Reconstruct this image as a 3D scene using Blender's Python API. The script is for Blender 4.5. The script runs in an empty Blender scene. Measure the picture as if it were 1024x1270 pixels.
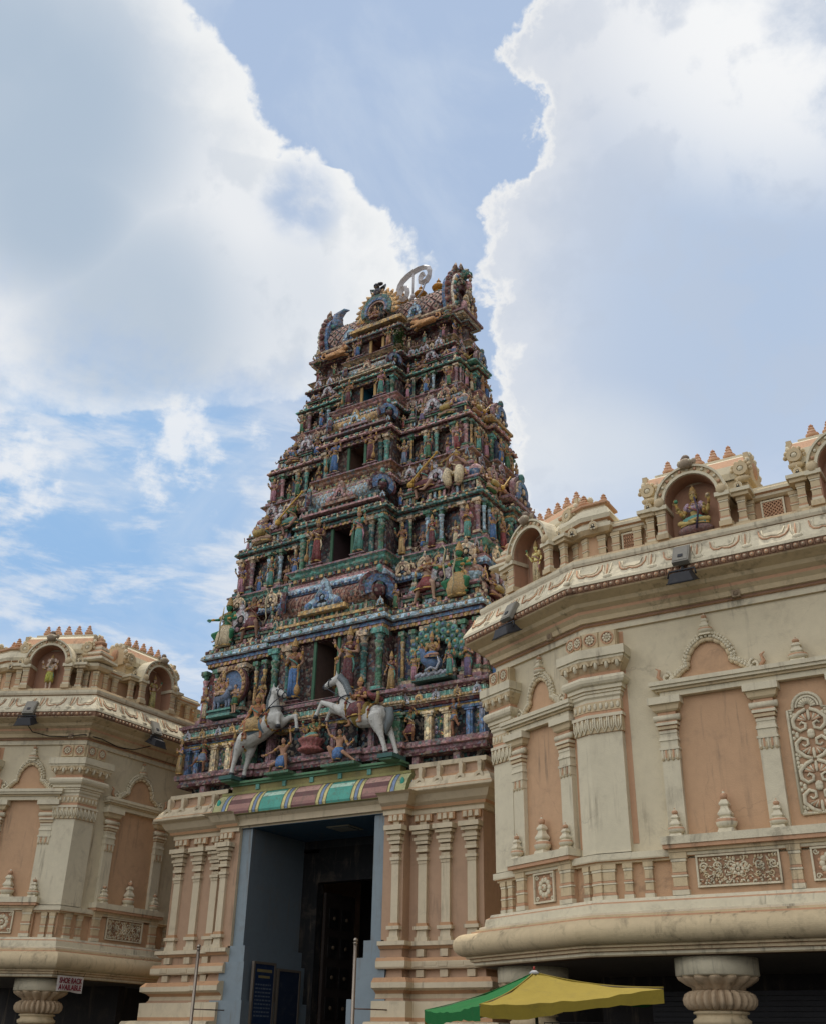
import bpy, math, random
from math import sin, cos, pi, radians
from mathutils import Matrix, Vector

rnd = random.Random(11)
SC = bpy.context.scene
COL = SC.collection

# ------------------------------------------------------------------ camera
def make_camera():
    f, pit, rol, az = 1288.0, radians(27.4), radians(1.11), radians(32.1)
    fw = Vector((-sin(az) * cos(pit), cos(az) * cos(pit), sin(pit)))
    r = Vector((cos(az), sin(az), 0)); u = r.cross(fw)
    r2 = r * cos(rol) + u * sin(rol); u2 = u * cos(rol) - r * sin(rol)
    m = Matrix(((r2.x, u2.x, -fw.x, 14.76), (r2.y, u2.y, -fw.y, -19.5), (r2.z, u2.z, -fw.z, 1.6), (0, 0, 0, 1)))
    cd = bpy.data.cameras.new('camera'); co = bpy.data.objects.new('camera', cd); COL.objects.link(co)
    cd.sensor_fit = 'VERTICAL'; cd.sensor_height = 24.0; cd.lens = 24.0 * f / 1270.0
    cd.clip_start = 0.1; cd.clip_end = 3000
    co.matrix_world = m; SC.camera = co
make_camera()

# ------------------------------------------------------------------ light
SUN_EL, SUN_AZ = radians(72), radians(-14)      # azimuth from +Y (behind the tower), negative = left
def sun_dir():
    return Vector((sin(SUN_AZ) * cos(SUN_EL), cos(SUN_AZ) * cos(SUN_EL), sin(SUN_EL)))

class NT:
    """small node-tree writer"""
    def __init__(s, tree): s.t = tree; tree.nodes.clear()
    def n(s, typ, **kw):
        nd = s.t.nodes.new(typ)
        for k, v in kw.items(): setattr(nd, k, v)
        return nd
    def put(s, sock, val):
        if isinstance(val, bpy.types.NodeSocket): s.t.links.new(val, sock)
        else: sock.default_value = val
    def math(s, op, a, b=0.0, c=None, clamp=False):
        nd = s.n('ShaderNodeMath', operation=op, use_clamp=clamp)
        s.put(nd.inputs[0], a); s.put(nd.inputs[1], b)
        if c is not None: s.put(nd.inputs[2], c)
        return nd.outputs[0]
    def vmath(s, op, a, b):
        nd = s.n('ShaderNodeVectorMath', operation=op)
        s.put(nd.inputs[0], a); s.put(nd.inputs[1], b)
        return nd.outputs['Value'] if op == 'DOT_PRODUCT' else nd.outputs[0]
    def ss(s, x, a, b, lo=0.0, hi=1.0):
        nd = s.n('ShaderNodeMapRange', interpolation_type='SMOOTHSTEP')
        s.put(nd.inputs[0], x); s.put(nd.inputs[1], a); s.put(nd.inputs[2], b); s.put(nd.inputs[3], lo); s.put(nd.inputs[4], hi)
        return nd.outputs[0]
    def noise(s, vec, scale, detail=6, rough=.55, dist=0.0):
        nd = s.n('ShaderNodeTexNoise')
        if vec is not None: s.put(nd.inputs['Vector'], vec)
        nd.inputs['Scale'].default_value = scale; nd.inputs['Detail'].default_value = detail
        nd.inputs['Roughness'].default_value = rough; nd.inputs['Distortion'].default_value = dist
        return nd
    def mix(s, fac, a, b, blend='MIX'):
        nd = s.n('ShaderNodeMix', data_type='RGBA', blend_type=blend)
        s.put(nd.inputs[0], fac); s.put(nd.inputs[6], a); s.put(nd.inputs[7], b)
        return nd.outputs[2]
    def curve(s, x, pts):
        nd = s.n('ShaderNodeFloatCurve'); cu = nd.mapping.curves[0]
        while len(cu.points) > 2: cu.points.remove(cu.points[1])
        cu.points[0].location = pts[0]; cu.points[-1].location = pts[-1]
        for p in pts[1:-1]: cu.points.new(*p)
        for p in cu.points: p.handle_type = 'VECTOR'
        nd.mapping.extend = 'HORIZONTAL'
        nd.mapping.update(); s.put(nd.inputs[1], x)
        return nd.outputs[0]

def make_world():
    w = bpy.data.worlds.new('World'); SC.world = w; w.use_nodes = True
    T = NT(w.node_tree)
    out = T.n('ShaderNodeOutputWorld'); bg = T.n('ShaderNodeBackground')
    sky = T.n('ShaderNodeTexSky', sky_type='NISHITA', sun_disc=False)
    sky.sun_elevation = SUN_EL; sky.sun_rotation = SUN_AZ
    sky.air_density = 1.0; sky.dust_density = 1.0; sky.ozone_density = 1.2
    tc = T.n('ShaderNodeTexCoord'); d = tc.outputs['Generated']
    # the heavens seen as azimuth / elevation about the street's line of view
    sep = T.n('ShaderNodeSeparateXYZ'); T.put(sep.inputs[0], d)
    az = T.math('ARCTAN2', sep.outputs[0], sep.outputs[1])              # 0 = +Y, positive to +X
    el = T.math('ARCSINE', sep.outputs[2])
    K = 1.0 / SKY_STRENGTH
    def tg(r, g, b): return (lin_(r) * K, lin_(g) * K, lin_(b) * K, 1)
    def lin_(c):
        c /= 255.0
        return ((c + .055) / 1.055) ** 2.4
    R2D = 180 / pi
    azd = T.math('MULTIPLY', az, R2D); eld = T.math('MULTIPLY', el, R2D)
    def dirv(a, e): a, e = radians(a), radians(e); return (sin(a) * cos(e), cos(a) * cos(e), sin(e))
    def blob(a, e, r0, r1):
        return T.ss(T.vmath('DOT_PRODUCT', d, dirv(a, e)), cos(radians(r1)), cos(radians(r0)))
    nb = T.noise(d, 9.0, 12, .58, .15).outputs[0]          # billows
    nf = T.noise(d, 34.0, 8, .6).outputs[0]
    nl = T.noise(d, 3.2, 5, .5).outputs[0]
    vb = T.n('ShaderNodeTexVoronoi', feature='F1'); T.put(vb.inputs['Vector'], T.vmath('ADD', d, T.vmath('MULTIPLY', T.noise(d, 14.0, 5, .6).outputs['Color'], (.05, .05, .05)))); vb.inputs['Scale'].default_value = 17.0; vb.inputs['Detail'].default_value = 4.0; vb.inputs['Roughness'].default_value = .62
    lobe = T.math('SUBTRACT', .42, vb.outputs['Distance'])
    puff = T.math('ADD', T.math('MULTIPLY', lobe, 3.3), T.math('ADD', T.math('MULTIPLY', T.math('SUBTRACT', nb, .5), 6.0), T.math('MULTIPLY', T.math('SUBTRACT', nf, .5), 5.0)))
    nb2 = T.noise(T.vmath('ADD', d, (.006, .012, .030)), 9.0, 8, .56, .15).outputs[0]
    nb1 = T.noise(d, 9.0, 8, .56, .15).outputs[0]
    rel = T.math('SUBTRACT', nb1, nb2)                      # relief lit from above
    def edge(table, e0=20.0, e1=70.0, a0=-90.0, a1=10.0):
        pts = sorted(((e - e0) / (e1 - e0), (a - a0) / (a1 - a0)) for a, e in table)
        y = T.curve(T.math('DIVIDE', T.math('SUBTRACT', eld, e0), e1 - e0, clamp=True), pts)
        return T.math('MULTIPLY_ADD', y, a1 - a0, a0)
    eL = edge([(-75, 70), (-56, 56), (-51.3, 52), (-49.6, 51.4), (-46.6, 50.1), (-44.4, 49.4), (-43.4, 47.4), (-41, 46.6), (-39.7, 45.5), (-37.0, 45.4), (-35.4, 44.3), (-33.4, 43.4), (-31.8, 42), (-30.8, 40.7), (-31, 39.5), (-31.4, 36.8), (-33.5, 34.5), (-40, 33), (-56, 30), (-85, 20)])
    eR = edge([(-16, 70), (-21, 56), (-22.7, 53.4), (-24.8, 52.4), (-25.7, 51), (-24.6, 49.8), (-23.8, 48.6), (-24.8, 47.3), (-24, 45.7), (-26.2, 44.8), (-27.8, 43.4), (-26.9, 42.3), (-28.5, 40.3), (-28.2, 38.1), (-27.6, 35), (-26.6, 32), (-26, 28), (-24, 20)])
    dL = T.math('ADD', T.math('SUBTRACT', eL, azd), T.math('MULTIPLY_ADD', puff, .72, 1.5))
    dR = T.math('ADD', T.math('SUBTRACT', azd, eR), T.math('MULTIPLY_ADD', puff, .72, 1.7))
    mL = T.ss(dL, -.35, 1.3); mR = T.ss(dR, -.25, .9)
    # ragged lower border of the left cloud, window of blue inside it
    low = T.ss(T.math('ADD', eld, T.math('ADD', T.math('MULTIPLY', T.math('SUBTRACT', nb, .5), 16.0), T.math('MULTIPLY', T.math('SUBTRACT', nf, .5), 6.0))), 28.5, 37.0)
    mL = T.math('MULTIPLY', mL, low)
    win = T.math('MULTIPLY', blob(-40.6, 43.6, .3, 2.6), T.ss(nb, .60, .40))
    mL = T.math('MULTIPLY', mL, T.math('SUBTRACT', 1.0, T.math('MULTIPLY', win, .85)))
    # clear-air colour of the sky: the physical sky, softened by thin haze
    hz = T.ss(eld, 60.0, 12.0)
    clear = T.mix(T.math('MULTIPLY_ADD', hz, .05, .84), T.vmath('MULTIPLY', sky.outputs[0], (.55, .55, .55)), tg(180, 201, 231))
    veil = T.math('MULTIPLY', T.ss(T.noise(d, 5.0, 7, .6, .6).outputs[0], .45, .75), .4)
    clear = T.mix(T.math('MULTIPLY', T.ss(azd, -36.0, -46.0), T.ss(eld, 36.0, 30.0)), clear, tg(150, 188, 229))
    clear = T.mix(veil, clear, tg(214, 224, 236))
    # thin stretched clouds and small puffs low in the sky
    mp = T.n('ShaderNodeMapping'); T.put(mp.inputs[0], d); mp.inputs['Scale'].default_value = (1, 1, 3.4); mp.inputs['Rotation'].default_value = (.1, -.12, 0)
    ns = T.noise(mp.outputs[0], 6.5, 10, .6, .5).outputs[0]; ns2 = T.noise(mp.outputs[0], 15.0, 8, .62, .3).outputs[0]
    lowm = T.ss(eld, 36.0, 29.0)
    wisp = T.math('MULTIPLY', T.ss(T.math('MULTIPLY_ADD', ns2, .45, T.math('MULTIPLY', ns, .75)), .55, .74), T.math('MULTIPLY', lowm, .8))
    bank = T.math('MULTIPLY', T.ss(eld, 24.0, 13.0), T.ss(ns, .34, .6))
    wisp = T.math('MAXIMUM', wisp, T.math('MULTIPLY', bank, .75))
    c = T.mix(wisp, clear, tg(226, 231, 238))
    soft = T.math('MAXIMUM', T.math('MAXIMUM', blob(-46.3, 28.6, .2, 3.4), blob(-44.6, 26.8, .2, 2.4)), T.math('MAXIMUM', blob(-46.2, 31.2, .2, 2.6), blob(-42.4, 31.2, .1, 1.8)))
    soft = T.math('MAXIMUM', soft, T.math('MULTIPLY', blob(-56.0, 27.0, .5, 3.5), .8))
    fld = T.math('ADD', T.math('ADD', T.math('MULTIPLY_ADD', nb, 1.7, T.math('MULTIPLY', nf, .8)), T.math('MULTIPLY', ns2, .5)), T.math('MULTIPLY', soft, .34))
    pf = T.ss(fld, 1.62, 1.95)
    pf = T.math('MULTIPLY', pf, T.ss(soft, .0, .5))
    c = T.mix(T.math('MULTIPLY', pf, .9), c, tg(236, 239, 243))
    # right cloud: sunlit rim, grey-blue body, paler top corner
    rim = T.math('MAXIMUM', T.ss(dR, 2.4, .2), T.math('MULTIPLY', T.ss(dR, 7.0, .5), T.ss(lobe, -.15, .2, .25, .9)))
    body = T.mix(blob(-5, 34.5, 3, 20), tg(215, 220, 229), tg(180, 198, 223))
    body = T.mix(T.math('MULTIPLY', T.ss(nl, .42, .62), .3), body, tg(192, 204, 222))
    body = T.mix(T.math('MULTIPLY', blob(-2, 52, 3, 13), T.ss(nb, .3, .55)), body, tg(246, 247, 248))
    body = T.mix(T.math('MULTIPLY', blob(-21, 27, 2, 8), .7), body, tg(222, 228, 234))
    body = T.mix(T.math('MULTIPLY', T.ss(eld, 32.0, 24.0), .75), body, tg(190, 206, 230))
    body = T.mix(T.math('MULTIPLY', T.ss(rel, .02, -.08), .3), body, tg(188, 199, 216))
    rc = T.mix(T.math('MULTIPLY', rim, .95), body, tg(243, 243, 242))
    fadeR = T.ss(eld, 22.0, 31.0, .45, 1.0)
    c = T.mix(T.math('MULTIPLY', mR, fadeR), c, rc)
    # left cloud: bright towers, slate-blue hollows
    lb = T.mix(T.math('MULTIPLY', T.ss(lobe, -.2, .22), T.ss(nb, .3, .6)), tg(233, 236, 240), tg(249, 249, 248))
    hol = T.math('MAXIMUM', blob(-60.5, 45, 2.5, 10.5), T.math('MAXIMUM', T.math('MULTIPLY', blob(-50.5, 36.4, 1, 7.5), .85), blob(-57.2, 40.6, 1, 6.5)))
    hol = T.math('MULTIPLY', hol, T.ss(nl, .66, .42, .78, 1.0))
    lb = T.mix(T.math('MULTIPLY', hol, .82), lb, tg(160, 181, 203))
    lb = T.mix(T.math('MULTIPLY', blob(-40, 37, 1, 6), .45), lb, tg(206, 215, 226))
    shl = T.math('MULTIPLY', T.math('MULTIPLY', T.ss(rel, .035, -.075), T.ss(dL, 0.8, 5.0, .12, .5)), T.math('SUBTRACT', 1.0, hol))
    lb = T.mix(shl, lb, tg(200, 209, 220))
    lb = T.mix(T.math('MULTIPLY', T.ss(dL, 9.0, .6), .55), lb, tg(250, 250, 248))
    c = T.mix(mL, c, lb)
    # the rest of the heavens, out of sight: cumulus added and brightened to light the facades
    inview = blob(-32, 32, 44, 60)
    ng = T.noise(d, 2.6, 9, .6, .3).outputs[0]
    lit = T.ss(T.vmath('DOT_PRODUCT', d, (-.64, -.64, .42)), -.5, .85, .28, 1.36)     # unseen sky made brighter on the left, to shape the facade light
    cb = T.n('ShaderNodeCombineXYZ')
    for i_, f_ in enumerate((1.0, 1.0, 1.02)): T.put(cb.inputs[i_], T.math('MULTIPLY', lit, BACK_FILL * K * f_))
    gen = T.mix(T.ss(ng, .40, .56), T.vmath('MULTIPLY', sky.outputs[0], (.8, .8, .8)), cb.outputs[0])
    c = T.mix(inview, gen, c)
    # below the horizon
    c = T.mix(T.ss(eld, 1.0, -2.0), c, tg(120, 118, 112))
    SKYCOL = c
    T.put(bg.inputs['Color'], SKYCOL); bg.inputs['Strength'].default_value = SKY_STRENGTH
    T.t.links.new(bg.outputs[0], out.inputs[0])

SKY_STRENGTH = 0.10; BACK_FILL = 1.22  # second value: brightness of the unseen sky, raised to light the facades
make_world()

sl = bpy.data.lights.new('sun', 'SUN'); so = bpy.data.objects.new('sun', sl); COL.objects.link(so)
sl.energy = 2.6; sl.angle = radians(0.6); sl.color = (1.0, .93, .82)
so.rotation_euler = (-sun_dir()).to_track_quat('-Z', 'Y').to_euler()
so.location = (0, 40, 60)

SC.view_settings.view_transform = 'Standard'; SC.view_settings.look = 'None'
SC.view_settings.exposure = 0.0; SC.view_settings.gamma = 1.0
SC.render.engine = 'CYCLES'
SC.cycles.max_bounces = 6; SC.cycles.diffuse_bounces = 3; SC.cycles.glossy_bounces = 2
SC.cycles.use_denoising = True

# ------------------------------------------------------------------ colours
def lin(c):
    c /= 255.0
    return c / 12.92 if c <= .04045 else ((c + .055) / 1.055) ** 2.4
def S(r, g, b, k=1.0):
    return (min(.85, lin(r) * k), min(.85, lin(g) * k), min(.85, lin(b) * k), 1.0)

# ------------------------------------------------------------------ materials
def paint(name, rough=.75, var=.25, stain=.35, stain_col=(.05, .045, .04, 1), scale=1.2, bump=.25, bscale=30, streak=.0, spec=.25, metal=0.0, carve=0.0, cscale=13, crack=0.0):
    m = bpy.data.materials.new(name); m.use_nodes = True
    T = NT(m.node_tree)
    out = T.n('ShaderNodeOutputMaterial'); b = T.n('ShaderNodeBsdfPrincipled')
    at = T.n('ShaderNodeAttribute', attribute_name='Col'); oi = T.n('ShaderNodeObjectInfo')
    base = T.mix(1.0, at.outputs['Color'], oi.outputs['Color'], 'MULTIPLY')
    geo = T.n('ShaderNodeNewGeometry'); pos = geo.outputs['Position']
    n1 = T.noise(pos, scale, 8, .62)
    n2 = T.noise(pos, scale * 9, 6, .6)
    v = T.math('MULTIPLY_ADD', n1.outputs[0], var * 2, 1 - var)
    v2 = T.math('MULTIPLY_ADD', n2.outputs[0], var * 1.4, 1 - var * .7)
    vv = T.math('MULTIPLY', v, v2)
    cmb = T.n('ShaderNodeCombineXYZ')
    for i in range(3): T.put(cmb.inputs[i], vv)
    base = T.mix(1.0, base, cmb.outputs[0], 'MULTIPLY')
    carved = None
    if carve > 0:                       # close-set carved and painted ornament
        vo = T.n('ShaderNodeTexVoronoi', feature='F1'); T.put(vo.inputs['Vector'], pos); vo.inputs['Scale'].default_value = cscale
        sp = T.n('ShaderNodeSeparateColor'); T.put(sp.inputs[0], vo.outputs['Color'])
        k = T.math('MULTIPLY_ADD', sp.outputs[0], carve * 1.9, 1 - carve * .55)
        ck = T.n('ShaderNodeCombineXYZ')
        for i in range(3): T.put(ck.inputs[i], k)
        base = T.mix(1.0, base, ck.outputs[0], 'MULTIPLY')
        cr = T.n('ShaderNodeValToRGB'); cr.color_ramp.interpolation = 'CONSTANT'
        for j, (p, q) in enumerate(((0, (.40, .33, .25, 1)), (.24, (.09, .24, .22, 1)), (.42, (.24, .11, .11, 1)), (.6, (.50, .44, .36, 1)), (.78, (.16, .24, .32, 1)), (.9, (.36, .26, .16, 1)))):
            e = cr.color_ramp.elements[j] if j < 2 else cr.color_ramp.elements.new(p)
            e.position = p; e.color = q
        T.put(cr.inputs[0], sp.outputs[1])
        base = T.mix(T.math('MULTIPLY', T.ss(sp.outputs[2], .45, .6), carve * 1.05), base, cr.outputs[0])
        carved = T.ss(vo.outputs['Distance'], .62, .1)
        base = T.mix(T.math('MULTIPLY', T.ss(vo.outputs['Distance'], .6, .9), .5), base, (.05, .04, .035, 1))
    if crack > 0:
        w = T.noise(pos, 2.5, 4, .6).outputs['Color']; wv = T.vmath('ADD', pos, T.vmath('MULTIPLY', w, (.35, .35, .35)))
        vc = T.n('ShaderNodeTexVoronoi', feature='DISTANCE_TO_EDGE'); T.put(vc.inputs['Vector'], wv); vc.inputs['Scale'].default_value = .8
        base = T.mix(T.math('MULTIPLY', T.ss(vc.outputs['Distance'], .009, .002), T.ss(n1.outputs[0], .5, .62, 0, crack)), base, (.09, .07, .05, 1))
    if stain > 0:
        n3 = T.noise(pos, scale * 2.3, 10, .7, .4)
        f = T.ss(n3.outputs[0], .5, .72, 0, stain)
        base = T.mix(f, base, stain_col)
    if streak > 0:
        mp = T.n('ShaderNodeMapping'); T.put(mp.inputs[0], pos); mp.inputs['Scale'].default_value = (1, 1, .09)
        n4 = T.noise(mp.outputs[0], 7.0, 6, .65)
        n5 = T.noise(pos, .7, 3, .5)
        f = T.math('MULTIPLY', T.ss(n4.outputs[0], .52, .75, 0, streak), T.ss(n5.outputs[0], .42, .6))
        base = T.mix(f, base, stain_col)
    T.put(b.inputs['Base Color'], base)
    b.inputs['Roughness'].default_value = rough; b.inputs['Specular IOR Level'].default_value = spec; b.inputs['Metallic'].default_value = metal
    if bump > 0:
        bn = T.noise(pos, bscale, 5, .6); bp = T.n('ShaderNodeBump')
        bp.inputs['Strength'].default_value = bump; bp.inputs['Distance'].default_value = .02
        T.put(bp.inputs['Height'], bn.outputs[0] if carved is None else T.math('ADD', bn.outputs[0], T.math('MULTIPLY', carved, 1.2))); T.t.links.new(bp.outputs[0], b.inputs['Normal'])
    T.t.links.new(b.outputs[0], out.inputs[0])
    return m

M_TOWER = paint('weathered_painted_plaster', .7, .3, .55, (.04, .035, .03, 1), 1.6, .5, 26, carve=.5, cscale=15)
M_STATUE = paint('painted_statue_plaster', .6, .22, .4, (.05, .042, .035, 1), 2.6, .3, 40, spec=.3, carve=.16, cscale=26)
M_PLAIN = paint('weathered_plain_plaster', .7, .25, .5, (.05, .045, .04, 1), 2.0, .35, 30, streak=.3)
M_HOOD = paint('faded_flaking_paint', .7, .32, .8, (.16, .15, .11, 1), 3.2, .5, 30, streak=.5)
M_HORSE = paint('grimy_white_paint', .55, .2, .75, (.13, .12, .10, 1), 4.0, .35, 30, streak=.6, spec=.3)
M_SKIN = paint('painted_plaster_figure', .6, .26, .45, (.06, .05, .04, 1), 3.0, .3, 34, spec=.3)
M_HALL = paint('cream_stucco', .8, .13, .26, (.17, .13, .09, 1), .9, .22, 40, streak=.75, crack=.16)
M_MOULD = paint('weathered_stucco_moulding', .8, .18, .5, (.10, .08, .055, 1), 1.1, .35, 34, streak=.85, crack=.2)
M_METAL = paint('brushed_metal', .35, .1, .2, (.1, .09, .08, 1), 3, .05, 60, metal=.85, spec=.5)
M_LAMP = paint('dusty_painted_metal', .5, .15, .3, (.1, .09, .08, 1), 3, .1, 60)
M_CLOTH = paint('canvas_cloth', .8, .12, .25, (.07, .06, .03, 1), 3, .3, 90)
M_GROUND = paint('asphalt', .9, .3, .4, (.03, .03, .03, 1), 2.0, .4, 30)
M_GLASS = paint('lamp_glass', .15, .05, 0, bump=0, spec=.6)
M_LEAF = paint('leaf_green', .6, .3, .2, (.03, .04, .01, 1), 6, .1, 40)

# ------------------------------------------------------------------ mesh building
def offset_poly(pts, d, closed):
    n = len(pts); out = []
    def nrm(a, b):
        dx, dy = b[0] - a[0], b[1] - a[1]; l = math.hypot(dx, dy) or 1e-9
        return dy / l, -dx / l
    for i in range(n):
        if closed or 0 < i < n - 1:
            n1 = nrm(pts[i - 1], pts[i]); n2 = nrm(pts[i], pts[(i + 1) % n])
        elif i == 0: n1 = n2 = nrm(pts[0], pts[1])
        else: n1 = n2 = nrm(pts[-2], pts[-1])
        k = max(.25, 1 + n1[0] * n2[0] + n1[1] * n2[1])
        out.append((pts[i][0] + d * (n1[0] + n2[0]) / k, pts[i][1] + d * (n1[1] + n2[1]) / k))
    return out

class MB:
    def __init__(s, M=None):
        s.v = []; s.f = []; s.c = []; s.sm = []; s.M = M
    def add(s, vs, fs, col, smooth=False):
        o = len(s.v); flip = False
        if s.M is not None:
            vs = [s.M @ Vector(p) for p in vs]; flip = s.M.determinant() < 0
        s.v.extend([tuple(p) for p in vs])
        single = not isinstance(col, list)
        for i, f in enumerate(fs):
            f = [o + k for k in f]
            s.f.append(f[::-1] if flip else f); s.c.append(col if single else col[i]); s.sm.append(smooth)
    def box(s, x0, x1, y0, y1, z0, z1, col, taper=0.0):
        t = taper
        v = [(x0, y0, z0), (x1, y0, z0), (x1, y1, z0), (x0, y1, z0), (x0 + t, y0 + t, z1), (x1 - t, y0 + t, z1), (x1 - t, y1 - t, z1), (x0 + t, y1 - t, z1)]
        s.add(v, [(3, 2, 1, 0), (4, 5, 6, 7), (0, 1, 5, 4), (1, 2, 6, 5), (2, 3, 7, 6), (3, 0, 4, 7)], col)
    def sweep(s, poly, prof, closed=True, smooth=False):
        """prof: (offset, z, colour of the band below this row)"""
        rows = [[(x, y, p[1]) for x, y in offset_poly(poly, p[0], closed)] for p in prof]
        n = len(poly); m = n if closed else n - 1
        v = [p for r in rows for p in r]; fs = []; cs = []
        for k in range(len(prof) - 1):
            for i in range(m):
                j = (i + 1) % n
                fs.append((k * n + i, k * n + j, (k + 1) * n + j, (k + 1) * n + i)); cs.append(prof[k + 1][2])
        s.add(v, fs, cs, smooth)
    def cap(s, poly, z, col, up=True, off=0.0):
        p = offset_poly(poly, off, True) if off else poly
        f = tuple(range(len(p)))
        s.add([(x, y, z) for x, y in p], [f if up else f[::-1]], col)
    def lathe(s, cx, cy, prof, seg, col, smooth=True, flute=0, fd=0.0, sy=1.0, a0=0.0):
        """prof: (r, z) or (r, z, colour)"""
        v = []; fs = []; cs = []
        for p in prof:
            for i in range(seg):
                a = a0 + 2 * pi * i / seg
                r = p[0] * (1 + fd * (abs(cos(a * flute / 2)) - .6)) if flute else p[0]
                v.append((cx + r * cos(a), cy + r * sin(a) * sy, p[1]))
        for k in range(len(prof) - 1):
            for i in range(seg):
                j = (i + 1) % seg
                fs.append((k * seg + i, k * seg + j, (k + 1) * seg + j, (k + 1) * seg + i))
                cs.append(prof[k + 1][2] if len(prof[k + 1]) > 2 else col)
        fs.append(tuple(range(seg))[::-1]); cs.append(prof[0][2] if len(prof[0]) > 2 else col)
        b = (len(prof) - 1) * seg
        fs.append(tuple(range(b, b + seg))); cs.append(prof[-1][2] if len(prof[-1]) > 2 else col)
        s.add(v, fs, cs, smooth)
    def tube(s, path, rads, col, seg=6, smooth=True, flat=1.0, up=None):
        path = [Vector(p) for p in path]; n = len(path)
        if not isinstance(rads, (list, tuple)): rads = [rads] * n
        v = []; fs = []
        t = (path[1] - path[0]).normalized()
        ref = Vector(up) if up else (Vector((0, 0, 1)) if abs(t.z) < .9 else Vector((0, 1, 0)))
        side = t.cross(ref).normalized()
        for i in range(n):
            t = (path[min(i + 1, n - 1)] - path[max(i - 1, 0)])
            t = t.normalized() if t.length > 1e-9 else Vector((0, 0, 1))
            side = (side - t * side.dot(t))
            side = side.normalized() if side.length > 1e-6 else t.orthogonal().normalized()
            w = t.cross(side)
            for k in range(seg):
                a = 2 * pi * k / seg
                v.append(path[i] + side * (cos(a) * rads[i]) + w * (sin(a) * rads[i] * flat))
        for i in range(n - 1):
            for k in range(seg):
                l = (k + 1) % seg
                fs.append((i * seg + k, i * seg + l, (i + 1) * seg + l, (i + 1) * seg + k))
        fs.append(tuple(range(seg))[::-1]); fs.append(tuple(range((n - 1) * seg, n * seg)))
        s.add(v, fs, col, smooth)
    def ball(s, c, r, col, seg=8, rings=5):
        rx, ry, rz = r if isinstance(r, (list, tuple)) else (r, r, r)
        v = [(c[0], c[1], c[2] - rz)]; fs = []
        for k in range(1, rings):
            b = -pi / 2 + pi * k / rings
            for i in range(seg):
                a = 2 * pi * i / seg
                v.append((c[0] + rx * cos(b) * cos(a), c[1] + ry * cos(b) * sin(a), c[2] + rz * sin(b)))
        v.append((c[0], c[1], c[2] + rz)); L = len(v) - 1
        for i in range(seg):
            j = (i + 1) % seg
            fs.append((0, 1 + j, 1 + i)); fs.append((L, L - seg + i, L - seg + j))
            for k in range(rings - 2):
                a = 1 + k * seg
                fs.append((a + i, a + j, a + seg + j, a + seg + i))
        s.add(v, fs, col, True)
    def plate(s, pts, y0, y1, col, side=None):
        """outline in x,z extruded from y0 (front) to y1; counter-clockwise seen from the front (-y)"""
        n = len(pts)
        v = [(x, y0, z) for x, z in pts] + [(x, y1, z) for x, z in pts]
        fs = [tuple(range(n)), tuple(range(n, 2 * n))[::-1]]; cs = [col, col]
        for i in range(n):
            j = (i + 1) % n
            fs.append((i, n + i, n + j, j)); cs.append(side or col)
        s.add(v, fs, cs)
    def arch(s, cx, cz, ri, ro, y0, y1, col, a0=0.0, a1=pi, seg=16, sx=1.0):
        v = []; fs = []
        for i in range(seg + 1):
            a = a0 + (a1 - a0) * i / seg
            for r, y in ((ri, y0), (ro, y0), (ro, y1), (ri, y1)):
                v.append((cx + r * cos(a) * sx, y, cz + r * sin(a)))
        for i in range(seg):
            for k in range(4):
                l = (k + 1) % 4
                fs.append((i * 4 + k, i * 4 + l, i * 4 + 4 + l, i * 4 + 4 + k))
        fs.append((3, 2, 1, 0)); b = seg * 4; fs.append((b, b + 1, b + 2, b + 3))
        s.add(v, fs, col)
    def mesh(s, name):
        me = bpy.data.meshes.new(name)
        me.from_pydata(s.v, [], s.f)
        at = me.attributes.new('Col', 'FLOAT_COLOR', 'CORNER')
        buf = []
        for f, c in zip(s.f, s.c): buf.extend(list(c) * len(f))
        at.data.foreach_set('color', buf)
        me.polygons.foreach_set('use_smooth', s.sm)
        me.update()
        return me
    def build(s, name, mat, parent=None, label=None):
        return link(name, s.mesh(name), mat, parent, label)

def root_loc(o):
    return Vector(o.location) if o is not None and o.type == 'EMPTY' else Vector((0, 0, 0))

def link(name, me, mat, parent=None, label=None):
    o = bpy.data.objects.new(name, me); COL.objects.link(o)
    if not me.materials: me.materials.append(mat)
    if parent is not None:
        o.parent = parent; o.location = -root_loc(parent)
    if label: o['label'] = label
    return o

def tag(o, label, cat, group=None, kind=None):
    if label: o['label'] = label
    if cat: o['category'] = cat
    if group: o['group'] = group
    if kind: o['kind'] = kind
    return o

def thing(name, label, cat, loc=(0, 0, 0), group=None, rotz=0.0, scale=1.0):
    o = bpy.data.objects.new(name, None); COL.objects.link(o)
    o.empty_display_size = .2
    o.location = loc; o.rotation_euler = (0, 0, rotz); o.scale = (scale,) * 3
    return tag(o, label, cat, group)

def frame(x, y, ang):
    return Matrix.Translation((x, y, 0)) @ Matrix.Rotation(ang, 4, 'Z')

# ------------------------------------------------------------------ statues
GOLD = S(170, 128, 58); DARKHAIR = S(34, 30, 32); WHITE = (1, 1, 1, 1)

def capsule(mb, p, q, r1, r2, seg=10):
    p, q = Vector(p), Vector(q); d = q - p; L = d.length
    if L < 1e-6:
        mb.ball(p, r1, WHITE, seg, 6); return
    t = d / L; path = []; rad = []
    for a in (-80, -45, -15): path.append(p + t * (r1 * sin(radians(a)))); rad.append(r1 * cos(radians(a)))
    for a in (15, 45, 80): path.append(q + t * (r2 * sin(radians(a)))); rad.append(r2 * cos(radians(a)))
    mb.tube(path, rad, WHITE, seg)

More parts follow.
